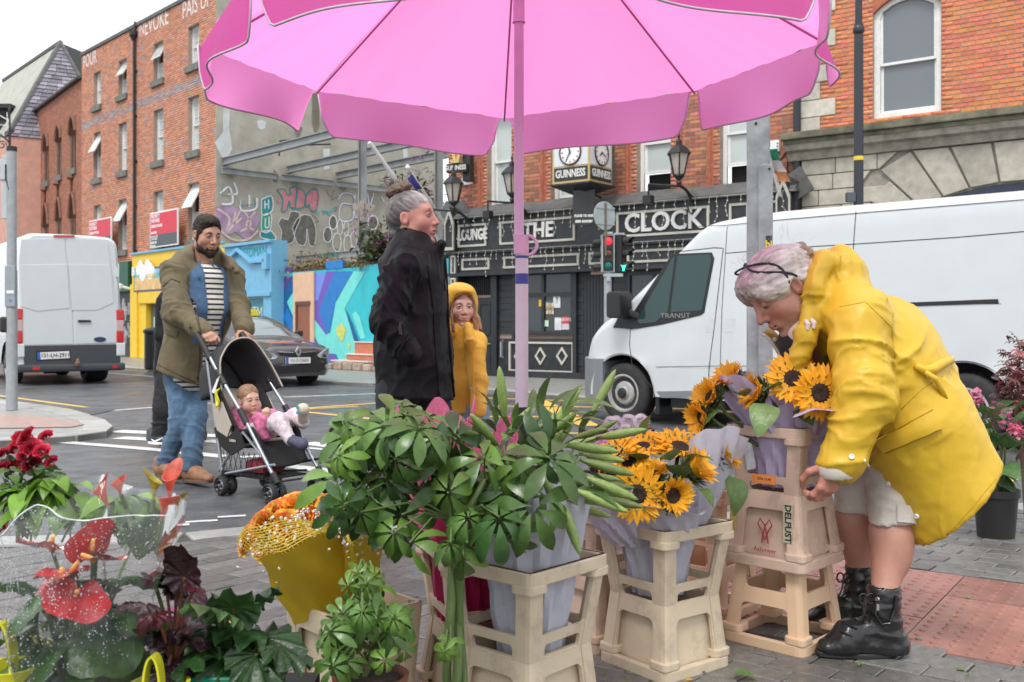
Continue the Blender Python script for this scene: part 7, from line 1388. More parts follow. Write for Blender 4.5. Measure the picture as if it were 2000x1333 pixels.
def colw(V,t):f=np.clip((V[:,1]+.02)/.07,0,1);return t*(.55+1.3*f[:,None])
hr=hair_mesh('hair',hp,.0042,HGR,w1,hmw,HW,inv,amp=.004,cols=((.4,.4,.4),(1.7,1.7,1.68),colw),fn=lambda V:np.stack([V[:,0],V[:,2]*.6+V[:,1]*.5,V[:,1]*.1],1),seed=2)
hair_mesh('hair_bun',[ell((0,-.055,.135),(.042,.048,.026),.02),ell((.01,-.03,.150),(.026,.03,.018),.02),ell((0,-.08,.125),(.03,.03,.022),.02)],.005,M('brown_bun',(.15,.105,.075),.6,.3,30,tint=True),hr,hmw,HW,inv,comb=(1,.4,1),amp=.011,seed=3)
flyaway('loose_hair',hr,hmw,HW,inv,lambda r:(r.gauss(0,.03),-.05+r.gauss(0,.03),.15+r.gauss(0,.012)),M('loose_brown',(.12,.09,.07),.6),70,.06,2,.0008)
mb=MB();mb.T=inv@hmw@Matrix.Scale(HW,4);mb.lathe([(.001,-.004),(.004,0),(.001,.004)],8,(.079,-.008,-.036));mb.build('earring',M('brass'),w1)
LWm=[A_(778,770,4.7),A_(762,860,4.66),A_(742,980,4.7),A_(735,1055,4.72)];LWl=[A_(838,770,4.86),A_(868,860,4.84),A_(880,980,4.88),A_(884,1060,4.9)]
V_,Q_=surf(chain(LWm,[.075,.055,.045,.035],.03)+chain(LWl,[.075,.055,.045,.035],.03)+[cap(A_(806,700,YW),A_(806,520,YW),.09,.09,.05)],.011);body_mesh([hd,(V_,Q_,None)],inv,SK2,w1)
cloth('leggings',chain([A_(796,690,4.72)]+LWm,[.13,.098,.07,.055,.045],.03)+chain([A_(820,690,4.82)]+LWl,[.13,.098,.07,.055,.045],.03),.011,M('black_leggings',(.02,.02,.024),.8,.2,20),w1,[],None,.005,(9,9,9),4,inv=inv)
for p in(LWm[3],LWl[3]):q=Vector((p.x,p.y,.035));cloth('shoe',[cap(q+Vector((-.04,0,.01)),q+Vector((.14,0,-.005)),.045,.036,.02)],.009,VBK,w1,[],lambda G,D:np.maximum(D,.002-G[:,2]),.001,(5,5,5),1,inv=inv)
c1_,inv=person('child in a yellow hooded raincoat and jeans beside the person in black',(at(906,640,5.2).x,5.2,0));YC=5.2
SK3=skin('skin_child',(.60,.38,.29));hmc=frame_m(A_(899,604,YC),Vector((.33,-.94,-.03)));HC_=.86
hdc=person_head(c1_,inv,hmc,HC_,SK3,(.9,.6,.58),neck=A_(903,660,YC),neck_r=.045,browmat=M('child_brow',(.16,.09,.05),.9),brow=.0026,nose=.6,jaw=.86,child=True,blush=.06)
hood=[ell((0,-.03,.035),(.112,.125,.118),.03),cap((0,-.05,-.05),(0,-.02,-.15),.105,.10,.05),cap((-.088,.04,-.06),(-.066,.045,-.135),.024,.034,.03),cap((.088,.04,-.06),(.066,.045,-.135),.024,.034,.03),ell((0,.02,.105),(.07,.09,.04),.04),ell((0,.115,-.012),(.088,.135,.108),.012,-1)]
Vh,Qh=surf(hood,.0062);Vh=relax(Vh,Qh,1);Nh=vnorm(Vh,Qh);Vh=Vh+Nh*(.005*(ridge(Vh*np.array((16,16,9)),4)-.4))[:,None];ho=link('hood',mesh_np('hood',xform(xform(Vh*HC_*1.02,hmc),inv),Qh,PVC2,True),c1_)
mb=MB();mb.T=inv@hmc@Matrix.Scale(HC_,4);mb.box(.082,.092,.055,.065,-.07,-.035);mb.build('reflector_tab',M('grey_tab',(.55,.53,.52),.5),ho,bevel=.003)
hcs=[]
HBR=M('child_hair',(.22,.12,.06),.55,.2,40,tint=True)
for k,(x0,x1)in enumerate(((-.058,-.072),(.060,.066),(-.066,-.085))):hcs+=[cap((x0,.05,.055),(x0*1.15,.058,-.04),.010,.012,.01),cap((x0*1.15,.058,-.04),(x1,.085,-.13),.012,.008,.01)]
hair_mesh('hair',hcs+[cap((-.05,.062,.07),(.05,.062,.07),.012,None,.01),cap((-.09,.07,-.05),(-.105,.09,-.12),.014,.008,.01)],.004,HBR,c1_,hmc,HC_,inv,amp=.005,comb=(1,1,.15),cols=((.5,.5,.5),(1.7,1.6,1.5)))
arc_=[A_(929,684,5.12),A_(934,745,5.08),A_(934,806,5.02)];arr=[A_(876,682,5.3),A_(868,740,5.34),A_(872,800,5.3)]
tc=[cap(A_(904,690,YC),A_(904,760,YC),.088,.098,.05,1,((.94,.33,0),1.0)),cap(A_(904,760,YC),A_(905,815,YC),.098,.115,.05,1,((.94,.33,0),1.05)),cap(A_(880,668,5.25),A_(932,668,5.15),.055,.055,.05),cap(A_(900,648,YC),A_(906,665,YC),.075,.085,.03),cap(A_(914,638,5.11),A_(918,668,5.08),.022,.03,.02)]+chain(arc_,[.052,.046,.041],.012)+chain(arr,[.055,.05,.044],.012)
cc=cloth('raincoat',tc,.0085,PVC2,c1_,[(arc_[0],arc_[1],.07,.005,14,24),(arc_[1],arc_[2],.06,.005,16,24)],cutter(plane_cut((860,812),(960,816),5.0,(905,700))),.0045,(10,10,3.5),21,inv=inv);ccb=bvh_of(cc)
patch('front_placket',ccb,[(912,664),(924,664),(928,808),(913,808)],4,12,PVC2,cc,inv,.001,.005)
LC=[[A_(890,800,5.24),A_(888,900,5.24),A_(886,1000,5.24)],[A_(928,800,5.16),A_(930,900,5.16),A_(932,1005,5.16)]]
V_,Q_=surf(chain(LC[0],[.06,.045,.03],.02)+chain(LC[1],[.06,.045,.03],.02)+[cap(A_(905,820,YC),A_(904,650,YC),.07,.06,.03)],.01);hndc=surf(hand_prims(.12,(.3,.4,.3),.4),.004);body_mesh([hdc,(V_,Q_,None),(xform(hndc[0],frame_m(A_(933,812,5.02),Vector((0,0,-1)),Vector((1,0,0)))),hndc[1],None)],inv,SK3,c1_)
def denim_tint(V):
 n=vnoise(V*6,2);f=np.clip(.95+.25*n,.6,1.3);return np.stack([f,f,f],1)
cloth('jeans',chain(LC[0],[.078,.062,.055],.02)+chain(LC[1],[.078,.062,.055],.02),.01,M('light_denim',(.22,.30,.42),.85,.2,14),c1_,[],None,.006,(12,12,12),4,inv=inv)
for Lg in LC:q=Vector((Lg[2].x,Lg[2].y,.03));cloth('shoe',[cap(q+Vector((-.02,.04,.01)),q+Vector((.04,-.10,0)),.035,.03,.02)],.008,VBK,c1_,[],lambda G,D:np.maximum(D,.002-G[:,2]),.001,(5,5,5),1,inv=inv)
YM=7.2;mn,inv=person('bearded person in an olive parka and jeans pushing a pushchair',(at(352,640,YM).x,YM,0))
SK4=skin('skin_tan',(.46,.245,.17));OLV=M('olive_parka',(.125,.098,.05),.75,.12,14,.15,160,sheen=.1);fM=Vector((.72,-.69,0));lM=Vector((.69,.72,0))
hmm=frame_m(A_(404,461,7.17),Vector((.70,-.68,-.30)));HM=1.13
hd=person_head(mn,inv,hmm,HM,SK4,(.85,.55,.5),neck=A_(396,530,7.22),neck_r=.058,browmat=M('black_brow',(.025,.017,.012),.9),brow=.0048,nose=1.25,jaw=1.05,gaze=(0,-.35))
HBK=M('black_hair',(.022,.016,.013),.6,.2,30,tint=True,spec=.25)
hp=[ell((0,-.014,.052),(.081,.101,.088),.03),ell((.012,.036,.100),(.050,.044,.030),.03),cap((-.072,.012,.02),(-.074,.014,-.03),.012,.008,.02),cap((.072,.012,.02),(.074,.014,-.03),.012,.008,.02),ell((0,-.07,-.01),(.06,.03,.045),.03),ell((0,.125,-.004),(.072,.078,.094),.035,-1),ell((0,.02,-.13),(.2,.095,.085),.02,-1),ell((-.088,-.008,-.006),(.026,.022,.034),.012,-1),ell((.088,-.008,-.006),(.026,.022,.034),.012,-1)]
hair_mesh('hair',hp,.0042,HBK,mn,hmm,HM,inv,amp=.006,cols=((.5,.5,.5),(2.0,1.8,1.6)),comb=(1,.4,.6),seed=5)
bp_=[cap((-.066,.012,-.028),(-.05,.036,-.075),.012,.016,.02),cap((.066,.012,-.028),(.05,.036,-.075),.012,.016,.02),cap((-.05,.036,-.078),(0,.074,-.102),.018,.021,.03),cap((.05,.036,-.078),(0,.074,-.102),.018,.021,.03),ell((0,.085,-.085),(.026,.014,.012),.015),cap((-.024,.082,-.06),(-.004,.0945,-.041),.0045,.0045,.006),cap((.024,.082,-.06),(.004,.0945,-.041),.0045,.0045,.006),cap((-.026,.08,-.062),(-.03,.07,-.085),.007,.01,.01),cap((.026,.08,-.062),(.03,.07,-.085),.007,.01,.01),ell((0,.1,-.0565),(.016,.02,.0075),.006,-1)]
hair_mesh('beard',bp_,.0034,HBK,mn,hmm,HM,inv,amp=.0035,cols=((.5,.5,.5),(1.6,1.4,1.2)),comb=(.5,.5,1),seed=6)
hipM=A_(362,735,7.26);chM=A_(398,585,7.24)
SHT=bpy.data.materials.new('striped_jersey');SHT.use_nodes=True;n_,l_=SHT.node_tree.nodes,SHT.node_tree.links;tc_=n_.new('ShaderNodeTexCoord');sx_=n_.new('ShaderNodeSeparateXYZ');l_.new(tc_.outputs['Object'],sx_.inputs[0]);mt=n_.new('ShaderNodeMath');mt.operation='FRACT';ml=n_.new('ShaderNodeMath');ml.operation='MULTIPLY';ml.inputs[1].default_value=27;l_.new(sx_.outputs['Z'],ml.inputs[0]);l_.new(ml.outputs[0],mt.inputs[0]);rp_=n_.new('ShaderNodeValToRGB');rp_.color_ramp.interpolation='CONSTANT';rp_.color_ramp.elements[0].color=(.66,.62,.56,1);rp_.color_ramp.elements[1].position=.62;rp_.color_ramp.elements[1].color=(.02,.022,.035,1);l_.new(mt.outputs[0],rp_.inputs[0]);l_.new(rp_.outputs[0],n_['Principled BSDF'].inputs['Base Color']);n_['Principled BSDF'].inputs['Roughness'].default_value=.85
cloth('striped_jersey',[cap(A_(402,548,7.2),A_(398,600,7.2),.115,.13,.04,1,(tuple(lM),1.35)),cap(A_(398,600,7.2),A_(372,735,7.24),.13,.13,.04,1,(tuple(lM),1.25)),cap(A_(398,520,7.22),A_(402,548,7.2),.062,.09,.03)],.011,SHT,mn,[],lambda G,D:D,.005,(9,9,3),3,inv=inv)
shirt=[cap(A_(400,545,7.2),A_(396,600,7.2),.128,.143,.04,1,(tuple(lM),1.36)),cap(A_(396,600,7.2),A_(376,705,7.24),.143,.145,.04,1,(tuple(lM),1.3)),cap(A_(386,520,7.22),A_(412,522,7.16),.05,.045,.03)]
def wedge(o,half_top,half_bot,ztop,zbot,depth=.02):
 """cuts the open front: a slot around the body's forward axis"""
 def f(G,D):
  q=G-np.array(o,np.float32);fw=q@np.array(fM,np.float32);lt=q@np.array(lM,np.float32);t=np.clip((ztop-G[:,2])/(ztop-zbot),0,1);w_=half_top+(half_bot-half_top)*t
  return np.maximum(D,-np.maximum(np.abs(lt-.02)-w_,depth-fw))
 return f
cloth('denim_shirt',shirt,.010,M('denim_shirt',(.055,.115,.21),.8,.2,25,.15,200),mn,[],wedge(tuple(A_(398,560,7.2)),.078,.058,1.48,.85,.03),.006,(9,9,3),9,inv=inv)
for s in(-1,1):
 mb=MB();o=A_(404,518,7.13)+lM*.055*s;mb.grid(lambda u,v:inv@(o+lM*(s*.03*u-.02*s*v)+fM*(.05*u-.02*v)+Vector((0,0,-.105*u+.035*(1-u)*v))),5,4);c=mb.build('shirt_collar',M('denim_shirt'),mn,smooth=True);md=c.modifiers.new('thickness','SOLIDIFY');md.thickness=.008
sR=[A_(338,532,7.05),A_(349,612,6.92),A_(398,650,6.82)];sL=[A_(452,534,7.42),A_(464,592,7.34),A_(478,643,7.16)]
pk=[cap(A_(396,545,7.24),A_(388,620,7.24),.150,.172,.05,1,(tuple(lM),1.42)),cap(A_(388,620,7.24),A_(364,742,7.26),.168,.19,.06,1,(tuple(lM),1.22)),cap(A_(352,520,7.1),A_(438,524,7.36),.072,.072,.05)]
pk+=[cap(sR[0],sR[1],.088,.078,.04),cap(sR[1],sR[2],.078,.058,.03),cap(sL[0],sL[1],.085,.074,.04),cap(sL[1],sL[2],.074,.055,.03)]
pk+=[cap(A_(372,500,7.12),A_(384,484,7.24),.045,.035,.03),cap(A_(384,484,7.28),A_(424,492,7.34),.04,.035,.03),cap(A_(428,500,7.3),A_(452,520,7.22),.04,.032,.03),cap(A_(355,505,7.14),A_(372,490,7.24),.05,.045,.04),cap(A_(448,510,7.25),A_(462,530,7.2),.03,.022,.03)]
wd_=wedge(tuple(A_(398,560,7.24)),.082,.085,1.5,.75,.055)
neckcut=[ell(A_(400,500,7.17),(.082,.082,.11),.02,-1)]
pc=plane_cut((290,722),(392,762),7.0,(340,600));pc2=cutter(pc)
def pkx(G,D):
 D=wd_(G,D);arm=np.minimum(np.minimum(segdist(G,sR[0],sR[1])[0],segdist(G,sR[1],sR[2])[0]),np.minimum(segdist(G,sL[0],sL[1])[0],segdist(G,sL[1],sL[2])[0]));return np.where(arm>.09,pc2(G,D),D)
def keeparm(G,D):
 E=sdf(pk[3:7],G);return np.minimum(pkx(G,D),E)
jk2=cloth('parka',pk+neckcut,.0095,OLV,mn,[(sR[0],sR[1],.09,.016,12,24),(sR[1],sR[2],.08,.014,16,28),(sL[0],sL[1],.085,.014,12,24),(sL[1],sL[2],.075,.013,16,28)],keeparm,.011,(7,7,2.8),31,inv=inv);mbv=bvh_of(jk2)
patch('pocket_flap',mbv,[(325,640),(348,648),(347,658),(324,651)],5,4,OLV,jk2,inv);cord('placket_edge',mbv,[(381,600),(392,650),(391,700),(388,745)],.007,M('olive_dark',(.06,.047,.025),.8),jk2,inv);cord('seam',mbv,[(318,560),(335,545),(352,552)],.003,M('olive_dark'),jk2,inv);cord('hem_stitch',mbv,[(308,712),(340,728),(380,746)],.003,M('olive_dark'),jk2,inv)
for x,y in((386,738),(372,640),(455,524)):
 p,n=hit(mbv,x,y,.003);mb=MB();mb.lathe([(.009,0),(.006,.004)],8,inv@p,n);mb.build('press_stud',IRON,jk2)
LR=[A_(352,735,7.22),A_(352,828,7.18),A_(322,912,7.2)];LL=[A_(384,735,7.34),A_(382,815,7.2),A_(372,918,7.06)]
def jtint(V):
 n=vnoise(V*7,2);kn=np.exp(-((V[:,2]-.5)/.22)**2)*.5;f=np.clip(.85+.22*n+kn+.12*vnoise(V*40,4),.5,1.9);return np.stack([f,f,f*.97],1)
cloth('jeans',chain(LR,[.094,.068,.068],.04)+chain(LL,[.094,.070,.072],.04)+[cap(LR[0],LL[0],.11,.10,.05)],.0095,DNM,mn,[(LR[1],LR[2],.075,.012,13,20),(LL[1],LL[2],.075,.012,13,20),(LR[0],LR[1],.09,.007,10,20)],cutter(plane_cut((280,909),(420,921),7.1,(350,800))),.007,(9,9,3.5),41,tint=jtint,inv=inv)
V_,Q_=surf(chain(LR,[.07,.05,.04],.03)+chain(LL,[.07,.05,.04],.03)+[cap(hipM,A_(398,530,7.22),.09,.07,.05)],.012);legs=(V_,Q_,None)
def grip(p,side,fwd):m_=frame_m(p,fwd,(0,0,1));m_=m_@Matrix.Rotation(R(-25*side),4,'Y');V_,Q_=surf(hand_prims(.20,(.75,1.1,.8),.75,.02,side,1.1),.004);return(xform(V_,m_),Q_,None)
hR=A_(402,650,6.80);hL=A_(478,650,7.12)
body_mesh([hd,legs,grip(hR-fM*.04,-1,fM*.9+Vector((0,0,-.25))),grip(hL-fM*.04,1,fM*.9+Vector((0,0,-.25)))],inv,SK4,mn)
TAN=M('tan_leather',(.27,.13,.065),.5,.18,18,.15,80);
def shoe(heel,toe,Y0,Y1,pitch,name,mat,par,ivm,sole=None,w=.045):
 a,b=A_(*heel,Y0),A_(*toe,Y1);d=b-a;up=Vector((0,0,1));o=cloth(name,[cap(a+up*.055,a+up*.105,.046,.045,.03),cap(a+up*.05+d*.1,a+d*.62+up*.045,.047,.044,.03),cap(a+d*.62+up*.043,b+up*.034-d*.1,.042,.033,.03),ell(a+d*.35+up*.085,(.05,.05,.03),.04)],.008,mat,par,[],lambda G,D:np.maximum(D,(a.z+.016)+(G-np.array(a,np.float32))@np.array(d/d.length**2,np.float32)*(b.z-a.z)-G[:,2]),.003,(14,14,14),1,inv=ivm)
 s=d.cross(up).normalized();mb=MB();mb.T=ivm;n=18;P_=[]
 for k in range(n):an=k/n*2*PI;P_.append(a+d*(.44-.56*math.cos(an)*(1 if math.cos(an)>0 else .95))+s*w*1.1*math.copysign(abs(math.sin(an))**.7,math.sin(an)))
 mb.add([p for p in P_]+[p+up*.022 for p in P_],[tuple(range(n)),tuple(range(2*n-1,n-1,-1))]+[(i,i+n,(i+1)%n+n,(i+1)%n)for i in range(n)]);mb.build('sole',sole or M('brown_sole',(.12,.075,.045),.7),o,bevel=.003)
 mb=MB();mb.T=ivm
 for k in range(3):q=a+d*(.45+.09*k)+up*(.098-.012*k);mb.tube([q-s*.028-up*.008,q+up*.004,q+s*.028-up*.008],.0035,5)
 mb.build('laces',M('lace_brown',(.1,.06,.035),.8)if mat is TAN else M('lace_brown'),o)['kind']='stuff';return o
shoe((312,930),(352,938),7.24,7.05,0,'shoe',TAN,mn,inv);shoe((366,941),(414,945),7.1,6.86,0,'shoe',TAN,mn,inv)
f_,l2=Vector((.79,-.61,0)),Vector((.61,.79,0));o_=Vector((-1.794,6.725,0));o_.z=RZ;pc_=thing('pushchair','black and beige folding pushchair with double wheels and yellow tag','pushchair',o_,math.atan2(f_.y,f_.x));TW_=.185
def PX(x,y,yl):
 o=o_+l2*yl;k=(x-1000)/F;t=(k*o.y-o.x)/(f_.x-k*f_.y);Y=(o+f_*t).y;return Vector((t,yl,H-(y-HZ)/F*Y-RZ))
ALU=M('pushchair_tube',(.32,.34,.37),.35,.1,10,metal=.6);CFB=M('charcoal_canopy',(.03,.031,.034),.75,.15,10,.1,120);BEI=M('beige_fabric',(.42,.37,.31),.85,.08,10,.1,120);BFB=M('black_seat_fabric',(.012,.011,.012),.8,.2,12);PLB=M('black_grip',(.012,.012,.013),.55)
for s in(-1,1):
 yl=TW_*s;dx=0;A0=lambda x,y:PX(x,y,-TW_)+Vector((0,TW_+yl,0))
 mb=MB();mb.tube([A0(384,652),A0(392,664),A0(405,690)],[.020,.021,.019],10);mb.build('grip',PLB,pc_,smooth=40)
 mb=MB();mb.tube([A0(400,680),A0(434,742),A0(475,812),A0(538,938)],.0125,10);mb.build('front_tube',ALU,pc_,smooth=40)
 mb=MB();mb.tube([A0(404,697),A0(436,935)],.0125,10);mb.build('rear_tube',ALU,pc_,smooth=40)
 mb=MB();
 for p,q in((A0(398,676),A0(410,702)),(A0(424,724),A0(440,752)),(A0(468,800),A0(482,828)),(A0(424,835),A0(428,855)),(A0(533,925),A0(542,945))):mb.tube([p,q],.021,8)
 each(mb,'joint',PLB,pc_,smooth=40)
 mb=MB();mb.tube([A0(428,920),A0(475,845),A0(520,900)],.010,8);mb.tube([A0(437,926),A0(536,908)],.009,8);each(mb,'side_strut',ALU if s<0 else PLB,pc_,smooth=40)
 for nm,x,y in(('rear',438,951),('front',533,966)):
  c=A0(x,y);c.z=.068
  for e in(-.034,.034):
   w_=wheel(pc_,c+Vector((0,e,0)),.066,(0,-1,0),.026,'alloy')
  mb=MB();mb.tube([c+Vector((0,-.05,0)),c+Vector((0,.05,0))],.008,8);mb.tube([c+Vector((-.02,0,.0)),c+Vector((-.005,0,.07)),c+Vector((0,0,.1))],[.012,.02,.018],8);mb.build('wheel_fork',PLB,pc_)
mb=MB();mb.tube([Vector((.02,-TW_,.12)),Vector((.02,TW_,.12))],.010,8);mb.tube([Vector((.05,-TW_,.16)),Vector((.40,TW_,.16))],.008,8);mb.tube([Vector((.05,TW_,.16)),Vector((.40,-TW_,.16))],.008,8);mb.box(.42,.46,-TW_,TW_,.115,.12);each(mb,'cross_brace',PLB,pc_)
seatp=[(-.20,.70),(-.10,.56),(.0,.42),(.07,.335),(.16,.33),(.27,.36),(.33,.345),(.38,.27),(.42,.215)]
def seat(u,v,wall=.13,base=0):
 k=min(int(u*(len(seatp)-1)),len(seatp)-2);t=u*(len(seatp)-1)-k;x=seatp[k][0]*(1-t)+seatp[k+1][0]*t;z=seatp[k][1]*(1-t)+seatp[k+1][1]*t;nx,nz=(.75,.6)if u<.35 else(.25,.95)
 a=(v-.5)*2;hh=wall*max(0,abs(a)-.62)/.38*(1 if u<.6 else max(.15,1-2.6*(u-.6)));return Vector((x+nx*hh+base*nx,a*TW_*.93,z+nz*hh+base*nz+.006*math.sin(9*u+5*v)))
mb=MB();mb.grid(lambda u,v:seat(u,v),26,19);st_=mb.build('seat',BFB,pc_,smooth=True);md=st_.modifiers.new('thickness','SOLIDIFY');md.thickness=.014
mb=MB();mb.grid(lambda u,v:seat(.02+u*.62,.12+v*.76,.02,.022),18,12);ln=mb.build('seat_liner',BEI,pc_,smooth=True);md=ln.modifiers.new('thickness','SOLIDIFY');md.thickness=.02
for s in(-1,1):
 y=s*TW_*1.02;P_=[(-.10,.60),(-.0,.62),(.10,.47),(.06,.39),(-.06,.43)];Q_=[(-.06,.43),(.06,.39),(.17,.46),(.25,.34),(.10,.27),(-.02,.33)]
 for poly,m_,nm in((P_,BEI,'side_panel'),(Q_,BFB,'lower_side_panel')):
  mb=MB();mb.prism(poly,(0,.012*s,0),(1,0,0),(0,0,1),(0,y,0));mb.build(nm,m_,pc_,bevel=.004)
text('lettering','pushchair'[:0]+'MACLAREN',.024,SWH,pc_,(.10,-TW_*1.02-.0135,.372),(PI/2,0,-.12),ext=.0005)
fa_=[PX(434,765,-TW_),PX(430,712,-TW_),PX(437,688,-.15),PX(452,668,-.10),PX(475,660,-.03),PX(497,667,.05),PX(520,697,.12),PX(538,728,.17),PX(552,756,.19)]
def crv(P_,t):
 n=len(P_)-1;k=min(int(t*n),n-1);u=t*n-k;p0,p1,p2,p3=P_[max(k-1,0)],P_[k],P_[k+1],P_[min(k+2,n)];return .5*((2*p1)+(p2-p0)*u+(2*p0-5*p1+4*p2-p3)*u*u+(3*p1-3*p2+p3-p0)*u**3)
piv=(fa_[0]+fa_[-1])/2+Vector((-.04,0,0));ra_=[piv+Vector((-.30,0,-.02))+(p-piv)*Vector((1,1,1)).x*.80+Vector((0,0,-.06))for p in fa_];mdl=[(a+b)/2+((a+b)/2-piv)*.10 for a,b in zip(fa_,ra_)]
def cano(u,v):a,b,c=crv(fa_,u),crv(mdl,u),crv(ra_,u);return a*(1-v)*(1-2*v)+b*4*v*(1-v)+c*v*(2*v-1)+Vector((0,0,-.012*math.sin(2*PI*v)*math.sin(PI*u)))
mb=MB();mb.grid(cano,34,14);cn=mb.build('canopy',CFB,pc_,smooth=True);md=cn.modifiers.new('thickness','SOLIDIFY');md.thickness=.006
mb=MB();mb.tube([crv(fa_,i/40)for i in range(41)],.006,8);mb.build('canopy_piping',BEI,cn,smooth=True)
mb=MB();mb.grid(lambda u,v:crv(ra_,u).lerp(Vector((-.17,(u-.5)*2*TW_*.9,.62)),v),20,6);mb.build('canopy_back',CFB,cn,smooth=True)
bk=MB()
for k in range(7):
 for j in(0,1):bk.tube([Vector((-.02+.055*k,-TW_+.01,.30 if j else .14)),Vector((.035+.055*k,-TW_+.01,.14 if j else .30))],.0022,4)
bk.box(.0,.42,-TW_+.02,TW_-.02,.135,.145);bk.build('mesh_basket',BFB,pc_)['kind']='stuff'
mb=MB();mb.box(.1,.3,-.1,.1,.15,.24);mb.build('basket_bag',M('red_cloth',(.3,.03,.04),.8),pc_,bevel=.04)
for s in(-1,1):mb=MB();mb.tube([Vector((-.06,s*.06,.62)),Vector((.02,s*.055,.50)),Vector((.10,s*.05,.40)),Vector((.13,0,.36))],.010,6);mb.build('harness',BFB,pc_,smooth=True)
p=PX(436,757,-TW_-.01);mb=MB();mb.grid(lambda u,v:p+Vector((-.05*u-.03*v*(1-u)*.5-.012*math.sin(5*v),-.02-.01*math.sin(4*u+3*v),-.10*v-.035*u)),8,8);tg=mb.build('yellow_tag',M('yellow_plastic',(.72,.66,.04),.4,.1,14),pc_,smooth=True);md=tg.modifiers.new('thickness','SOLIDIFY');md.thickness=.012
mb=MB();p2=PX(424,740,-TW_-.02);mb.prism([(0,0),(.03,.02),(-.03,-.10),(-.06,-.09)],(0,.003,0),o=p2);mb.build('paper_tag',SWH,pc_)
by=thing('baby','baby in a pink top and floral trousers lying back in the pushchair','baby',o_+Vector((0,0,0)));MB_=Matrix.Translation(o_)@Matrix.Rotation(math.atan2(f_.y,f_.x),4,'Z');inv=Matrix.Translation(o_).inverted();LW=lambda x,y,z:MB_@Vector((x,y,z))
SK5=skin('skin_baby',(.56,.34,.26));hb_=A_(487,783,6.60);hmb=frame_m(hb_,Vector((.62,-.74,-.05)),Vector((-.12,-.02,1)));
HB2=.80;hdb=person_head(by,inv,hmb,HB2,SK5,(.95,.6,.6),neck=hb_+Vector((-.03,.03,-.10)),neck_r=.04,browmat=M('child_brow'),brow=.002,nose=.5,jaw=.95,child=True,blush=.10,mouth=1,gaze=(.15,0),extra_prims=[ell((-.045,.05,-.045),(.032,.032,.032),.02),ell((.045,.05,-.045),(.032,.032,.032),.02)])
hair_mesh('hair',[ell((0,-.020,.052),(.084,.101,.087),.03),ell((0,.135,-.012),(.08,.09,.10),.02,-1),ell((0,.02,-.12),(.2,.11,.105),.03,-1),ell((-.088,-.01,-.01),(.026,.024,.04),.012,-1),ell((.088,-.01,-.01),(.026,.024,.04),.012,-1)],.0042,M('baby_hair',(.24,.14,.08),.55,.2,30,tint=True),by,hmb,HB2,inv,amp=.003,comb=(1,.3,1),cols=((.6,.6,.6),(1.5,1.45,1.4)))
PNK2=M('pink_floral_top',(.60,.16,.30),.85,.5,26,.1,100);FLO=M('floral_trousers',(.60,.50,.54),.85,.35,34,.1,100)
sh1,el1,wr1=A_(505,818,6.5),A_(518,850,6.46),A_(516,818,6.42);sh2,el2,wr2=A_(530,812,6.72),A_(556,826,6.72),A_(570,806,6.66);hp_=LW(.12,0,.40)
cloth('top',[cap(LW(.0,0,.52),hp_,.095,.10,.04,1,(tuple(l2),1.15)),cap(sh1,el1,.045,.04,.03),cap(el1,wr1,.038,.03,.02),cap(sh2,el2,.045,.04,.03),cap(el2,wr2,.036,.03,.02)],.008,PNK2,by,[(sh1,el1,.04,.006,22,20)],None,.004,(16,16,10),4,inv=inv)
kn1,an1=A_(543,822,6.42),A_(566,858,6.36);kn2,an2=A_(578,812,6.60),A_(592,826,6.52)
cloth('trousers',[cap(hp_+l2*-.06,kn1,.065,.055,.03),cap(kn1,an1,.054,.042,.02),cap(hp_+l2*.06,kn2,.065,.052,.03),cap(kn2,an2,.05,.042,.02)],.008,FLO,by,[(kn1,an1,.05,.007,20,20)],None,.004,(16,16,10),5,inv=inv)
for a,b,m_ in((an1,A_(590,868,6.30),M('baby_shoe_dark',(.06,.06,.10),.7,.3,20)),(an2,A_(592,800,6.44),M('baby_shoe_sole',(.55,.48,.38),.7,.1,20))):
 cloth('shoe',[cap(a,b,.034,.036,.02),ell(b,(.038,.036,.034),.02)],.006,m_,by,[],None,.001,(9,9,9),1,inv=inv)
for dz in(.012,-.022):p=A_(592,800,6.395)+Vector((-.035,-.0,dz));mb=MB();mb.lathe([(.011,0),(.011,.003)],10,inv@p,(-.2,-1,0));mb.build('sole_spot',M('teal_dot',(.02,.3,.33),.6),by)
hs_=surf(hand_prims(.105,(.7,1.0,.7),.7,.02,1,1.25),.0035);body_mesh([hdb,(xform(hs_[0],frame_m(wr1,Vector((.25,-.1,.95)),Vector((.3,-.9,0)))),hs_[1],None),(xform(hs_[0],frame_m(wr2,Vector((.8,-.3,.4)),Vector((-.3,-.5,.8)))),hs_[1],None),(*surf([cap(LW(.0,0,.52),hp_,.07,.07,.02)],.012),None)],inv,SK5,by)
p2_,inv=person('person in black trousers and trainers half hidden behind the man in the parka',(at(340,640,9.3).x,9.3,0));YB=9.3;SK6=skin('skin_behind',(.44,.26,.19));fB=Vector((.95,-.3,0))
hmp=frame_m(A_(352,531,YB),fB);hd=person_head(p2_,inv,hmp,1.05,SK6,neck=A_(346,585,YB),browmat=M('grey_brow'),h=.004)
hair_mesh('hair',[ell((0,-.014,.052),(.082,.102,.088),.03),ell((0,-.07,-.01),(.06,.03,.045),.03),ell((0,.13,-.02),(.08,.075,.10),.02,-1),ell((0,.03,-.12),(.2,.085,.09),.02,-1)],.006,HGR,p2_,hmp,1.05,inv,amp=.006)
LB1=[A_(330,715,9.2),A_(320,800,9.15),A_(312,852,9.2)];LB2=[A_(350,715,9.4),A_(378,790,9.4),A_(388,852,9.42)];BTR=M('black_trousers',(.014,.014,.016),.8,.25,10,.15,90)
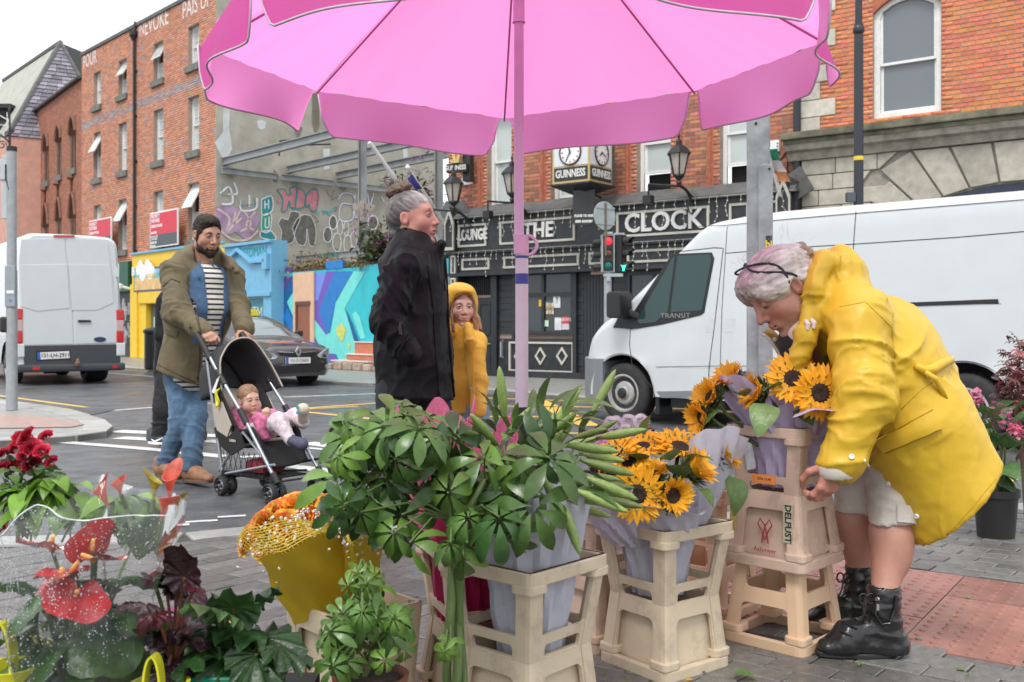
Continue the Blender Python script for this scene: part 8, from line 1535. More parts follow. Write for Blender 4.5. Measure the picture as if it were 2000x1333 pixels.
V_,Q_=surf(chain(LB1,[.07,.05,.04],.03)+chain(LB2,[.07,.05,.04],.03)+[cap(A_(340,715,YB),A_(346,585,YB),.1,.07,.05)],.014);body_mesh([hd,(V_,Q_,None)],inv,SK6,p2_)
cloth('trousers',chain(LB1,[.11,.088,.078],.04)+chain(LB2,[.11,.085,.075],.04),.012,BTR,p2_,[(LB1[1],LB1[2],.08,.022,12,20)],None,.012,(9,9,4),3,inv=inv)
ab=[A_(322,590,9.1),A_(318,655,9.05),A_(335,700,9.0)];cloth('jacket',[cap(A_(345,590,YB),A_(340,725,YB),.15,.17,.05,1,((.3,.95,0),1.3))]+chain(ab,[.08,.07,.055],.03),.014,BLKJ,p2_,[],None,.01,(7,7,3),8,inv=inv)
NSH=M('trainer_grey',(.05,.055,.065),.7,.2,20);s1=shoe((296,866),(326,869),9.26,9.1,0,'trainer',NSH,p2_,inv,SWH,.05);s2=shoe((380,868),(394,862),9.44,9.3,0,'trainer',NSH,p2_,inv,SWH,.05)
mb=MB();mb.T=inv;q=A_(308,861,9.1)+Vector((0,-.02,0));mb.tube([q+Vector((-.05,0,.015)),q+Vector((-.02,-.005,-.008)),q+Vector((.06,-.02,.03))],[.004,.011,.003],6);mb.build('trainer_flash',SWH,s1)
# ================================================================ the flower stall
def put(name,me,parent,p,d,s=1,roll=0):
 o=bpy.data.objects.new(name,me);C.objects.link(o);o.parent=parent;o.matrix_basis=Matrix.Translation(Vector(p)-parent.location)@rotz_to(d,roll)@Matrix.Scale(s,4);return o
def kid(mb,name,mat,t,**k):mb.T=None;mb.v=[v-t.location for v in mb.v];return mb.build(name,mat,t,**k)
def lmesh(name,mat,parts):
 """mesh of several leaf shapes: parts = (leaf args, matrix)"""
 mb=MB()
 for a,m in parts:v,f=leaf_verts(*a);mb.T=m;mb.add(v,f)
 me=bpy.data.meshes.new(name);me.from_pydata(mb.v,[],mb.f);me.polygons.foreach_set('use_smooth',[True]*len(me.polygons));[me.materials.append(x)for x in(mat if isinstance(mat,list)else[mat])];return me
RX=lambda a:Matrix.Rotation(R(a),4,'X');RZ4=lambda a:Matrix.Rotation(R(a),4,'Z')
rs=random.Random(11);g=rs.gauss;U=rs.uniform
PINK2=M('parasol_pink',(.76,.12,.42),.7,.04,3,.2,14,trans=.70);tn_=next(n for n in PINK2.node_tree.nodes if n.bl_idname=='ShaderNodeBsdfTranslucent');PINK2.node_tree.links.remove(tn_.inputs[0].links[0]);tn_.inputs[0].default_value=(.92,.33,.68,1);TRIM=M('parasol_trim',(.52,.44,.50),.7,.1,30);MAUV=M('mauve_rib',(.46,.15,.32),.5);POLE=M('lilac_pole',(.62,.42,.56),.4,.08,8,dirt=.2,dcol=(.3,.2,.25),dsc=9)
pa=thing('parasol','large pink market parasol with scalloped flaps on a lilac pole','parasol',(.036,3.45,0));
TIPS=[at(*q)-Vector((.036,3.45,0))for q in((985,232,4.55),(618,178,4.2),(392,92,3.42),(489,-58,2.76),(1030,-200,2.4),(1590,-52,2.76),(1614,80,3.42),(1357,178,4.2))]
tip=lambda k:TIPS[k%8];apx=Vector((-.012,0,2.64))
for k in range(8):
 a,b=tip(k),tip(k+1);out=((a+b)/2).xy.normalized().to_3d()
 def pan(u,v):q=a.lerp(b,u);return apx.lerp(q,v)+Vector((0,0,-.035*math.sin(PI*v)*math.sin(PI*u)+.05*v*(1-v)+.004*v*v*math.sin(31*u+k)*math.sin(4*u*PI+9*v)))
 def flap(u,v):
  e=min(u,1-u);dr=.172*min(1,(e/.07))**.45*(1+.05*math.sin(3*u+k*2));uu=.5+(u-.5)*(1-.05*min(1,v*2));w_=.03*math.sin(u*8+k*1.7)*v*v+.02*v;return a.lerp(b,uu)+out*(w_-.0*v)+Vector((0,0,-dr*v))
 mb=MB();mb.grid(pan,31,16);kid2=mb.build('canopy_panel',PINK2,pa,smooth=True);mb=MB();mb.grid(flap,41,9);mb.build('flap',PINK2,pa,smooth=True)
 mb=MB();mb.tube([flap(u/48,1)+out*.001 for u in range(49)],.0038,6);mb.build('trim',TRIM,pa,smooth=True);mb=MB();mb.tube([a+Vector((0,0,-.012)),a.lerp(apx,.5)+Vector((0,0,-.006)),apx+Vector((0,0,-.03))],.0042,6);mb.build('rib',MAUV,pa)
zp=lambda y:H-(y-HZ)/F*3.45
mb=MB();mb.lathe([(.017,zp(470)),(.0165,2.6)],14,(-.012,0,0));mb.lathe([(.023,zp(45)),(.020,zp(40)),(.019,2.3)],14,(-.012,0,0));mb.build('upper_pole',POLE,pa,smooth=40);mb=MB();mb.lathe([(.0225,0),(.0225,zp(490))],16,(-.002,0,0));lo_=mb.build('lower_pole',M('pale_pole',(.60,.52,.58),.4,.08,8),pa,smooth=40)
mb=MB();mb.lathe([(.0232,zp(870)),(.0232,zp(795))],14,(-.002,0,0));mb.build('black_tape',VBK,pa,smooth=40);mb=MB();mb.lathe([(.026,zp(497)),(.027,zp(460))],14,(-.004,0,0));mb.tube([(.015+.035*math.sin(a),-.01,zp(480)+.034*math.cos(a))for a in[i*PI/8 for i in range(9)]],.006,6);mb.build('clamp',M('pink_clamp',(.62,.36,.50),.4),pa,smooth=40)
for y0,y1 in((500,505),(535,555)):mb=MB();mb.lathe([(.0238,zp(y1)),(.0238,zp(y0))],16,(-.002,0,0));mb.build('blue_label',M('label_blue',(.04,.05,.25),.5),pa)
mb=MB();mb.tube([Vector((-.012,0,2.2)),Vector((-.012,0,2.21))],.04,12);mb.build('runner',POLE,pa)
CRE=M('cream_crate',(.62,.515,.375),.5,.07,6,.1,40,dirt=.65,dcol=(.22,.17,.12),dsc=7);CRP=M('pinkish_crate',(.58,.43,.335),.5,.07,6,.1,40,dirt=.7,dcol=(.2,.15,.11),dsc=7);CRO=M('peach_crate',(.66,.46,.30),.5,.07,6)
def crate(corner,rz,z0,h,wb,wt,bands,label,mat=CRE,group='stacked flower crates',solid=False,rim=1):
 """square tapered crate; near corner of the base footprint, sides run along the rotated axes"""
 c=Vector((corner[0],corner[1],0))+Vector((math.cos(rz)-math.sin(rz),math.sin(rz)+math.cos(rz),0))*.14
 t=thing('flower_crate',label,'crate',(c.x,c.y,z0),rz,group);wd=lambda z:(wb+(wt-wb)*z/h)/2;mb=MB();TH=.010
 for k in range(4):
  ca,sa=math.cos(k*PI/2),math.sin(k*PI/2)
  def P_(x,z,d):w_=wd(z)-d;X_,Y_=x*(wd(z)-.001*(d>0)*1),-w_;return Vector((X_*ca-Y_*sa,X_*sa+Y_*ca,z))
  for(za,zb2,ix,iz0,iz1,rad)in bands:
   z1,z2=za*h,zb2*h
   if ix is None:
    L=[(-1,z1),(1,z1),(1,z2),(-1,z2)];vs_=[P_(x,z,d)for d in(0,TH)for x,z in L];mb.add(vs_,[(0,1,2,3),(7,6,5,4),(0,4,5,1),(3,2,6,7)])
   else:
    o=rrect(2,z2-z1,.0005,3,0,(z1+z2)/2);hz1,hz2=z1+iz0*(z2-z1),z2-iz1*(z2-z1);q=[(x/wd(z2)*1,z)for x,z in rrect(2*ix*wd(z2),hz2-hz1,rad,3,0,(hz1+hz2)/2)];n=len(o)
    vs_=[P_(x,z,d)for L in(o,q)for d in(0,TH)for x,z in L];fs_=[]
    for i in range(n):j=(i+1)%n;fs_+=[(i,j,2*n+j,2*n+i),(n+j,n+i,3*n+i,3*n+j),(2*n+i,2*n+j,3*n+j,3*n+i)]
    mb.add(vs_,fs_)
 mb.build('frame',mat,t,merge=.0006,bevel=0)
 for zz_ in((h,)if rim==1 else(0,)if rim==2 else()):
  m2=MB();hh=.035;w_=wd(zz_)+.008;za=zz_-hh if zz_>0 else-.002;m2.frame(rrect(2*w_,2*w_,.03),rrect(2*w_-.045,2*w_-.045,.02),(0,0,hh),(1,0,0),(0,1,0),(0,0,za))
  for sx in(-1,1):
   for sy in(-1,1):zc_=za-.02 if zz_>0 else hh-.002;m2.prism(rrect(.075,.075,.02,3,sx*(w_-.037),sy*(w_-.037)),(0,0,.024),(1,0,0),(0,1,0),(0,0,zc_))
  m2.build('rim',mat,t,bevel=.004)
 m3=MB();wd2=0
 for sx in(-1,1):
  for sy in(-1,1):m3.add([Vector((sx*(wd(z)-.0)+dx*-sx,sy*(wd(z))+dy*-sy,z))for z in(.003,h-.003)for dx,dy in((-.003,.012),(.0,.0),(.012,-.003),(.045,-.003),(.045,.012),(.012,.045),(-.003,.045))],[tuple(i+q for q in(0,))and(i,(i+1)%7,7+(i+1)%7,7+i)for i in range(7)])
 each(m3,'corner_post',mat,t)
 if solid:
  m4=MB();q=[wd(0)-.022,wd(h)-.022];m4.add([(sx*q[k],sy*q[k],.004 if k==0 else h-.004)for k in(0,1)for sx,sy in((-1,-1),(1,-1),(1,1),(-1,1))],[(0,1,5,4),(1,2,6,5),(2,3,7,6),(3,0,4,7)]);m4.build('inner_panel',mat,t)
 return t
COLL=[(0,.22,.55,.05,.25,.012),(.22,.86,.70,.08,.04,.018),(.86,1,None,0,0,0)];BUCK=[(0,.78,.60,.14,.0,.02),(.78,1,None,0,0,0)];OPEN=[(0,.55,.66,.16,.10,.018),(.55,1,.62,.28,.12,.014)];SHUT=[(0,.10,.6,.02,.3,.01),(.10,.8,.62,.05,.05,.018),(.80,1,None,0,0,0)]
S1,S2,S3,S4,S5=(.45,2.93),(.923,3.17),(.044,2.44),(-.17,2.66),(-.455,2.60);r1,r2_,r3,r4,r5=R(37),R(46),R(48),R(20),R(42)
def rot(c,rz,e):return(c[0]+(math.cos(rz)-math.sin(rz))*e,c[1]+(math.sin(rz)+math.cos(rz))*e)
crate(S1,r1,.215,.235,.235,.30,COLL,'cream collar crate wrapped round white papered sunflowers');crate(S1,r1,0,.222,.28,.238,BUCK,'cream upturned crate under the crate of white papered sunflowers',solid=True,rim=2)
cA=crate(S2,r2_,.50,.225,.225,.275,COLL,'pinkish collar crate holding lilac papered sunflowers on top of its stack',CRP);cB=crate(S2,r2_,.265,.245,.285,.225,SHUT,'scuffed pinkish crate with a red heart shaped emblem, middle of its stack',CRP,solid=True,rim=2);crate(S2,r2_,0,.275,.29,.225,OPEN,'pale open framed crate at the bottom of the stack beside black boots',CRO,rim=2)
crate(S3,r3,.215,.235,.25,.31,COLL,'cream collar crate holding white papered lilies at the front of the stall');crate(S3,r3,0,.222,.29,.248,BUCK,'cream crate under the lilies at the front of the stall',solid=True,rim=2)
crate(S4,r4,.215,.235,.245,.30,COLL,'cream collar crate holding magenta paper behind the tall green stems');crate(S4,r4,0,.222,.30,.24,BUCK,'cream crate under the magenta papered bunch',solid=True,rim=2)
crate(S5,r5,0,.284,.235,.275,BUCK,'cream crate holding two yellow papered rose bouquets',solid=True,rim=0)
crate((.27,3.2),R(40),0,.24,.29,.235,BUCK,'brownish crate in the shade between the lilies and the sunflowers',CRP,solid=True,rim=2);crate((.27,3.2),R(40),.235,.235,.235,.285,COLL,'brownish collar crate in the shade behind the sunflowers',CRP)
crate((.74,3.52),R(48),0,.275,.29,.225,OPEN,'peach open framed crate on the ground behind the sunflower stack',CRO,rim=2);crate((.74,3.52),R(48),.27,.2,.225,.27,COLL,'peach collar crate behind the sunflower stack',CRO)
RDK=M('emblem_red',(.32,.03,.03),.6);n0_=set(cB.children)|set(cA.children)
mb=MB()
for s in(-1,1):mb.tube([(s*.0,-.1255,.085),(s*.012,-.1255,.115),(s*.026,-.1255,.135),(s*.018,-.1255,.155),(s*.002,-.1255,.135),(-s*.008,-.1255,.10),(-s*.012,-.1255,.075)],.0022,5)
mb.build('heart_emblem',RDK,cB);text('lettering','Aalsmeer',.022,RDK,cB,(0,-.1262,.052),(PI/2,0,0),ext=.0004)
mb=MB();mb.box(.072,.105,-.1365,-.1290,.09,.215);lb=mb.build('label',M('dirty_label',(.45,.41,.30),.6,.3,30),cB);text('lettering','DELFUST',.031,M('ink'),cB,(.089,-.1372,.152),(PI/2,R(90),0),ext=.0004,bold=.0006)
mb=MB();mb.box(-.125,-.105,-.1365,-.1290,.10,.20);mb.build('yellow_label',M('label_yellow',(.5,.4,.1),.6,.4,60),cB)
mb=MB();mb.box(-.05,.035,-.121,-.1175,.034,.064);ol=mb.build('orange_label',M('label_orange',(.75,.25,.06),.6),cA);text('lettering','0236 12.40',.011,M('ink'),cA,(-.005,-.1215,.05),(PI/2,0,0),ext=.0003)
for o in(set(cB.children)|set(cA.children))-n0_:o.matrix_basis=Matrix.Rotation(-PI/2,4,'Z')@o.matrix_basis
def paper(name,t,c,r0,r1_,z0,z1,mat,a0=0,a1=360,seed=0,lean=(0,0),cr=.012,tips=5,tipa=.05,n=44,m=14,lip=0):
 """crumpled cone of wrapping paper round a centre"""
 mb=MB()
 def fn(u,v):
  a=R(a0+(a1-a0)*u);w=.5+.5*math.sin(a*tips+seed);rr=r0+(r1_-r0)*v**1.1+cr*(abs(math.sin(a*7+seed*2+3*v))-.5)*(1 if v>.1 else .2)+cr*.6*math.sin(a*13+9*v+seed)+lip*max(0,v-.8)*5;z=z0+(z1-z0)*v+tipa*w*v*v+.5*cr*math.sin(a*9+seed)*v-abs(lip)*max(0,v-.85)*3
  return Vector((c[0]+rr*math.cos(a)+lean[0]*v,c[1]+rr*math.sin(a)+lean[1]*v,z))
 mb.grid(fn,n,m);return kid(mb,name,mat,t,smooth=30)
LIL=M('lilac_paper',(.52,.45,.64),.8,.06,8,.25,25,trans=.25);WPA=M('white_paper',(.60,.61,.70),.8,.05,8,.25,25,trans=.25);YPA=M('yellow_paper',(.66,.48,.025),.5,.06,5,.15,20,trans=.2);MAG=M('magenta_paper',(.40,.015,.10),.4,.15,6,.2,20,trans=.2);PKP=M('pink_paper',(.66,.17,.30),.6,.2,90,trans=.3);MAR=M('maroon_paper',(.07,.01,.03),.4)
SUNP=leafmat('sunflower_petal',(.86,.43,.018),rough=.55,trans=.3,var=.2,objvar=.05);SUNG=leafmat('sunflower_green',(.10,.16,.045));SUNL=leafmat('sunflower_leaf',(.10,.17,.05),bump=.3);DSC=M('sunflower_disc',(.028,.015,.008),.9,.6,90,.8,90)
ptl=[lmesh('petals',SUNP,[((.062*U(.85,1.12),.021,.35,U(-.5,.7),4),RZ4(360*k/19+U(-5,5)+ly*9)@Matrix.Translation((0,.024,.004*ly))@RX(U(5,25)-8*ly))for ly in(0,1,2)for k in range(19)])for _ in range(4)]
ptc=[lmesh('petals',SUNP,[((.058*U(.85,1.1),.020,.35,U(.2,.9),4),RZ4(360*k/17+ly*11)@Matrix.Translation((0,.022,.004*ly))@RX(U(48,72)))for ly in(0,1)for k in range(17)])for _ in range(2)]
sep=lmesh('sepals',SUNG,[((.050,.016,.3,-.6,3),RZ4(360*k/14+9*ly)@Matrix.Translation((0,.012,-.012))@RX(10+22*ly))for ly in(0,1)for k in range(14)])
mb=MB();mb.lathe([(.030,.0),(.030,.006),(.024,.011),(.014,.009),(.001,.006)],20,cap=False);mb.lathe([(.030,.0),(.027,-.010),(.012,-.022),(.006,-.03)],16,cap=False);dsm=mb.mesh('disc',DSC,smooth=True)
sfl=lmesh('leaf',SUNL,[((.15,.11,.25,.6,7,.8),Matrix.Identity(4))])
def sunflower(t,p,face,s=1.0,cup=False,stem=None):
 f=bpy.data.objects.new('sunflower',None);C.objects.link(f);f.parent=t;q=Vector((0,0,1)).rotation_difference(Vector(face).normalized());f.matrix_basis=Matrix.Translation(Vector(p)-t.location)@q.to_matrix().to_4x4()@RZ4(U(0,360))@Matrix.Scale(s,4)
 for nm,me in(('petals',rs.choice(ptc if cup else ptl)),('disc',dsm),('sepals',sep)):link(nm,me,f)
 if stem:mb=MB();p=Vector(p);mb.tube([p-Vector(face).normalized()*.02,p-Vector(face).normalized()*.06+Vector((0,0,-.03)),Vector(stem)],.006,6);kid(mb,'stem',SUNG,t,smooth=True)
def bunch(label,c,cat='bouquet',name='flower_bouquet'):return thing(name,label,cat,c)
bA=bunch('sunflower bunch in crumpled lilac paper in front of the yellow raincoat',(.925,3.36,.52));c=(.925,3.36)
paper('wrapping_paper',bA,c,.085,.135,.52,.78,LIL,0,360,1,(-.01,-.02),.012,4,.05);paper('wrapping_paper',bA,(.90,3.33),.10,.16,.70,.85,LIL,90,260,3,(-.06,-.0),.012,3,.05);paper('wrapping_paper',bA,(.95,3.30),.07,.15,.69,.80,LIL,-120,50,5,(.02,-.04),.016,3,.03,lip=.05)
st_=(.925,3.34,.60)
for px,py,Y,fc,s,cu in((1600,768,3.15,(.12,-1,.10),1.12,0),(1549,742,3.2,(-.1,-.9,.45),1.12,0),(1484,768,3.2,(-.95,-.25,.25),1.05,1),(1428,745,3.3,(-.55,-.35,.75),1.0,1),(1392,778,3.28,(-.75,-.4,.35),1.05,1),(1375,815,3.25,(-.95,-.5,-.1),1.0,1),(1616,728,3.3,(.1,-.5,.85),.95,0),(1570,712,3.36,(-.2,-.3,.9),.9,0)):sunflower(bA,at(px,py,Y),fc,s,cu,st_)
for px,py,Y,d,s in((1500,790,3.08,(-.35,-.5,-.6),.85),(1520,760,3.2,(-.6,-.5,.1),.6),(1560,800,3.2,(.2,-.6,-.3),.6),(1385,850,3.2,(-.1,-.3,-1),.75),(1400,800,3.25,(-.6,-.5,-.4),.6),(1455,775,3.2,(-.4,-.6,.3),.55),(1610,715,3.25,(.4,-.3,.7),.5)):put('leaf',sfl,bA,at(px,py,Y),d,s,U(-.4,.4))
bB=bunch('sunflower bunch in white paper behind the lily buds',(.46,3.16,.24));c=(.46,3.14)
paper('wrapping_paper',bB,c,.08,.135,.22,.50,WPA,0,360,2,(0,-.02),.010,4,.05);paper('wrapping_paper',bB,(.54,3.16),.06,.15,.40,.66,WPA,-110,60,4,(.05,.0),.010,2,.09);paper('wrapping_paper',bB,(.38,3.10),.07,.16,.38,.54,WPA,110,280,6,(-.05,-.02),.012,3,.04);paper('wrapping_paper',bB,(.47,3.06),.09,.12,.42,.52,WPA,180,360,7,(0,-.06),.008,2,.03,lip=.02)
st_=(.46,3.12,.3)
for px,py,Y,fc,s,cu in((1245,965,2.92,(-.3,-.9,.1),1.05,0),(1312,968,2.9,(.25,-.85,.1),1.0,1),(1278,930,2.96,(0,-.5,.9),.8,1),(1352,920,2.95,(.7,-.4,.5),1.1,1),(1205,888,3.05,(-.6,-.4,.8),1.0,0),(1255,875,3.12,(-.2,-.4,.9),.9,0),(1328,876,3.12,(.2,-.4,.9),1.1,0),(1290,868,3.2,(0,-.3,.9),.9,0),(1408,888,3.1,(.8,-.4,.3),1.0,1),(1230,905,3.0,(-.3,-.5,.7),.8,0),(1385,880,3.15,(.5,-.4,.7),.9,0)):sunflower(bB,at(px,py,Y),fc,s,cu,st_)
for px,py,Y,d,s in((1225,945,2.9,(-.9,-.4,.1),.6),(1330,935,2.9,(-.4,-.6,.6),.7),(1310,900,2.95,(-.4,-.7,.3),.8),(1255,905,3.0,(-.6,-.5,.4),.7),(1345,900,2.95,(.6,-.5,.2),.6),(1425,930,2.98,(.15,-.4,-.9),.85),(1260,850,3.1,(.1,-.2,1),.5),(1190,855,3.1,(-.5,-.2,.8),.5),(1365,955,2.9,(.5,-.5,-.5),.5)):put('leaf',sfl,bB,at(px,py,Y),d,s,U(-.4,.4))
BUD=leafmat('lily_bud',(.23,.32,.09),trans=.15,aniso=(40,2,40));LLF=leafmat('lily_leaf',(.09,.16,.045));bL=bunch('white papered bunch of green lily buds with narrow leaves',(.044,2.66,.24));c=(.05,2.64)
paper('wrapping_paper',bL,c,.085,.15,.20,.62,WPA,0,360,8,(.01,-.02),.010,5,.05)
mb=MB();mb.lathe([(.004,-.01),(.007,0),(.012,.025),(.0145,.055),(.012,.085),(.006,.108),(.001,.116)],9);bud=mb.mesh('bud',BUD,smooth=True);bud.transform(Matrix.Rotation(-PI/2,4,'X')@Matrix.Diagonal((.82,.82,1,1)));lle=lmesh('leaf',LLF,[((.12,.024,.3,.7,5),Matrix.Identity(4))])
for k in range(46):
 px,py=U(930,1175),U(835,1000);py=max(py,835+.25*abs(px-1040)*.6);Y=2.5+.25*rs.random()+(.1 if px>1100 else 0);d=Vector(((px-1010)/120+g(0,.25),-.35+g(0,.3),.5-(py-850)/170+g(0,.2)))
 if k<40:put('bud',bud,bL,at(px,py,Y),d,U(.8,1.15),0);mb=MB();e=at(px,py,Y);mb.tube([e,e-d.normalized()*.05+Vector((0,0,-.01)),Vector((.05+.3*(e.x-.05),2.64,.52))],.0028,5);kid(mb,'stem',LLF,bL)
for(px,py,Y,d)in((1130,960,2.5,(.9,-.2,-.35)),(1140,900,2.55,(.95,-.2,-.25)),(1110,870,2.6,(.9,-.1,-.1)),(1060,925,2.45,(.35,-.4,-.75)),(1100,985,2.5,(.3,-.3,-.9)),(1080,840,2.6,(.5,-.2,.8)),(985,812,2.6,(-.1,-.2,1)),(1160,800,2.9,(.5,.1,.9)),(1150,935,2.5,(.95,-.1,-.4))):put('bud',bud,bL,at(px,py,Y),d,1.15,0)
for k in range(60):px,py=U(900,1160),U(800,980);put('leaf',lle,bL,at(px,py,2.52+.25*rs.random()),((px-1010)/120+g(0,.4),-.4+g(0,.4),.6-(py-830)/150+g(0,.4)),U(.7,1.3),U(-.6,.6))
SCH=[leafmat('umbrella_plant_green',(.036,.088,.022),rough=.26,spec=.45,bump=.12,trans=.12),leafmat('umbrella_plant_mid',(.080,.160,.034),rough=.28,spec=.45,bump=.12,trans=.15),leafmat('umbrella_plant_young',(.13,.24,.04),rough=.35,bump=.1)];STE=M('green_stem',(.10,.15,.045),.5,.3,12)
def palmate(mat,n,L,dro):return lmesh('leaf',mat,[((L*U(.8,1.08),L*.31,.16,U(.4,1.1),7,1.6,.25,.02),RZ4(360*k/n*.93+U(-6,6))@RX(-dro+U(-10,10))@Matrix.Translation((0,.012,0)))for k in range(n)])
pal=[palmate(SCH[m],n,.088,d)for m,n,d in((0,8,38),(1,7,55),(1,8,22),(1,8,40),(1,7,30),(2,7,42),(0,8,48))]
def plant(t,spots,stem_pts,size,young=.15):
 for(px,py,Y)in spots:
  p=at(px,py,Y);j=min(stem_pts,key=lambda q:(q-p).length+max(0,q.z-p.z)*1.5);o_=(p-j);n_=Vector((o_.x*.9+g(0,.25),o_.y*.6-.62+g(0,.22),.42+g(0,.28))).normalized();m=pal[5]if rs.random()<young else rs.choice(pal[:5]+pal[6:])if young<.3 else rs.choice(pal[3:5])
  o=bpy.data.objects.new('leaf',m);C.objects.link(o);o.parent=t;o.matrix_basis=Matrix.Translation(p-t.location)@Vector((0,0,1)).rotation_difference(n_).to_matrix().to_4x4()@RZ4(U(0,360))@Matrix.Scale(size*U(.62,1.15),4)
  mb=MB();mb.tube([j,j.lerp(p,.5)+Vector((0,0,.03)),p],.0024,5);kid(mb,'leaf_stalk',STE,t)
um=thing('umbrella_plant','tall glossy umbrella plant on green cane stems before the lilies','plant',at(885,1333,2.36));um.location.z=.0
cane=[];sp=[]
for k in range(3):
 P_=[at(878+12*k-6*math.sin(j*.9+k*2.1),1420-j*58,2.36+.02*math.cos(j*.9+k*2.1))for j in range(8)];e=[at(*q)for q in((760,930,2.45),(880,900,2.4),(985,900,2.42))][k];P_+=[P_[-1].lerp(e,.5)+Vector((0,0,.02)),e];mb=MB();mb.tube(P_,[.011]*8+[.008,.005],8);kid(mb,'cane',STE,um,smooth=True);sp+=P_[7:]+[P_[-1].lerp(P_[-2],.5)]
def spots(n,blobs,y0,y1):
 out=[]
 for k in range(n):cx,cy,rx,ry=rs.choice(blobs);a,r_=U(0,2*PI),math.sqrt(rs.random());out.append((cx+rx*r_*math.cos(a),cy+ry*r_*math.sin(a),U(y0,y1)))
 return out
plant(um,spots(58,[(730,880,85,75),(735,880,85,75),(830,900,110,85),(920,910,120,85),(960,900,110,90),(700,970,50,40),(770,985,80,60),(870,1000,90,60),(1000,970,80,70),(1040,940,60,60),(790,830,60,40)],2.22,2.55)+[(672,985,2.2),(660,930,2.3),(1000,1040,2.25),(1040,990,2.25),(905,1090,2.25),(800,1060,2.25),(770,1040,2.25),(770,800,2.5),(700,830,2.45),(640,850,2.6),(880,1060,2.2),(975,1010,2.2)],sp,1.22)
plant(um,[(867,1275,2.2),(880,1255,2.25)],[at(880,1240,2.36)],.55,1)
us_=thing('umbrella_plant','small bright umbrella plant in a brown pot at the front','plant',(at(715,1333,2.2).x,2.2,.02));sp=[at(715+g(0,12),1330-j*30,2.2)for j in range(8)];mb=MB();mb.tube(sp,.006,7);kid(mb,'cane',STE,us_)
plant(us_,spots(44,[(715,1180,65,60),(690,1240,60,50),(750,1230,55,60),(660,1265,30,40),(715,1140,40,40)],2.06,2.3),sp,.72,.55)
z_=at(0,1318,2.2).z;mb=MB();cx=us_.location.x+.01;mb.lathe([(.055,z_-.14),(.075,z_-.02),(.082,z_-.02),(.085,z_),(.076,z_),(.072,z_-.012),(.001,z_-.012)],24,(cx,2.2,0),cap=False);kid(mb,'pot',M('brown_pot',(.17,.06,.035),.4),us_,smooth=40);mb=MB();mb.lathe([(.071,z_-.011),(.04,z_-.004),(.001,z_-.002)],20,(cx,2.2,0),cap=False);kid(mb,'soil',M('soil',(.03,.02,.014),.95,.6,60,.8,60),us_)
ROS=leafmat('rose_orange',(.86,.40,.04),rough=.5,var=.5,sc=26,trans=.3);ROE=leafmat('rose_edge',(.80,.15,.04),rough=.5,trans=.3);GYP=M('gypsophila',(.72,.72,.66),.8);NET=M('yellow_net',(.70,.55,.06),.5)
def rosemesh(m1,m2,n=5):
 mb=MB()
 for ly in range(n):
  for k in range(4+ly):
   a,L=360*k/(4+ly)+ly*37,.018+.006*ly;v,f=leaf_verts(L,L*1.35,.45,.15+.25*ly/n,5,1.7,1.5);mb.cur=1 if rs.random()<.3 else 0;mb.T=RZ4(a)@Matrix.Translation((0,.002+.0035*ly,.022-.004*ly))@RX(82-13*ly);mb.add(v,f)
 mb.T=None;mb.cur=0;me=bpy.data.meshes.new('rose');me.from_pydata(mb.v,[],mb.f);me.materials.append(m1);me.materials.append(m2);me.polygons.foreach_set('material_index',mb.mi);me.polygons.foreach_set('use_smooth',[True]*len(me.polygons));return me
rm=[rosemesh(ROS,ROE)for _ in range(3)]
def upright(name,me,t,p,n_,s):o=bpy.data.objects.new(name,me);C.objects.link(o);o.parent=t;o.matrix_basis=Matrix.Translation(Vector(p)-t.location)@Vector((0,0,1)).rotation_difference(Vector(n_).normalized()).to_matrix().to_4x4()@RZ4(U(0,360))@Matrix.Scale(s,4);return o
def rosebunch(label,base,L_,R_,tipc,blobs,Y):
 """flat paper cone: base point, left and right ends of its rim"""
 t=thing('rose_bouquet',label,'bouquet',base,0,'yellow papered rose bouquets');b=Vector(base);mb=MB()
 def fn(u,v):q=L_.lerp(R_,u);bb=b+(R_-L_)*(u-.5)*.75;return bb.lerp(q,v)+Vector((.006*math.sin(9*v+5*u),-.075*math.sin(PI*u)*(.35+.65*v)-.008*abs(math.sin(u*9+v*4)),.006*math.sin(u*11)*v))
 mb.grid(fn,20,16);kid(mb,'wrapping_paper',YPA,t,smooth=35);mb=MB();mb.grid(lambda u,v:fn(u,v)*Vector((1,1,1)).x+Vector((0,.10*math.sin(PI*u)*(.4+v)+.02,.03*v)),14,8);kid(mb,'wrapping_paper',YPA,t,smooth=35)
 for px,py,n_ in blobs:upright('rose',rs.choice(rm),t,at(px,py,Y+U(-.03,.05)),n_,U(.85,1.1))
 gy=MB();
 for k in range(300):px,py,_=rs.choice(blobs);p=at(px+g(8,20),py+abs(g(14,20)),Y-.04+g(0,.03));gy.lathe([(.0042,-.002),(.0042,.002)],5,p,(g(0,1),-1,g(0,1)))
 kid(gy,'gypsophila',GYP,t)['kind']='stuff';nt_=MB();up=(tipc-(L_+R_)/2)
 net=lambda u,v:fn(u,1)+up*v*(.35+.65*math.sin(PI*min(1,u+.12)))+Vector((-.02*v*(1-u),-.02*v,0))
 for i in range(24):nt_.tube([net(i/23,v/6)for v in range(7)],.0011,3,cap=False)
 for j in range(1,12):nt_.tube([net(u/20,j/12)for u in range(21)],.0011,3,cap=False)
 kid(nt_,'netting',NET,t)['kind']='stuff'
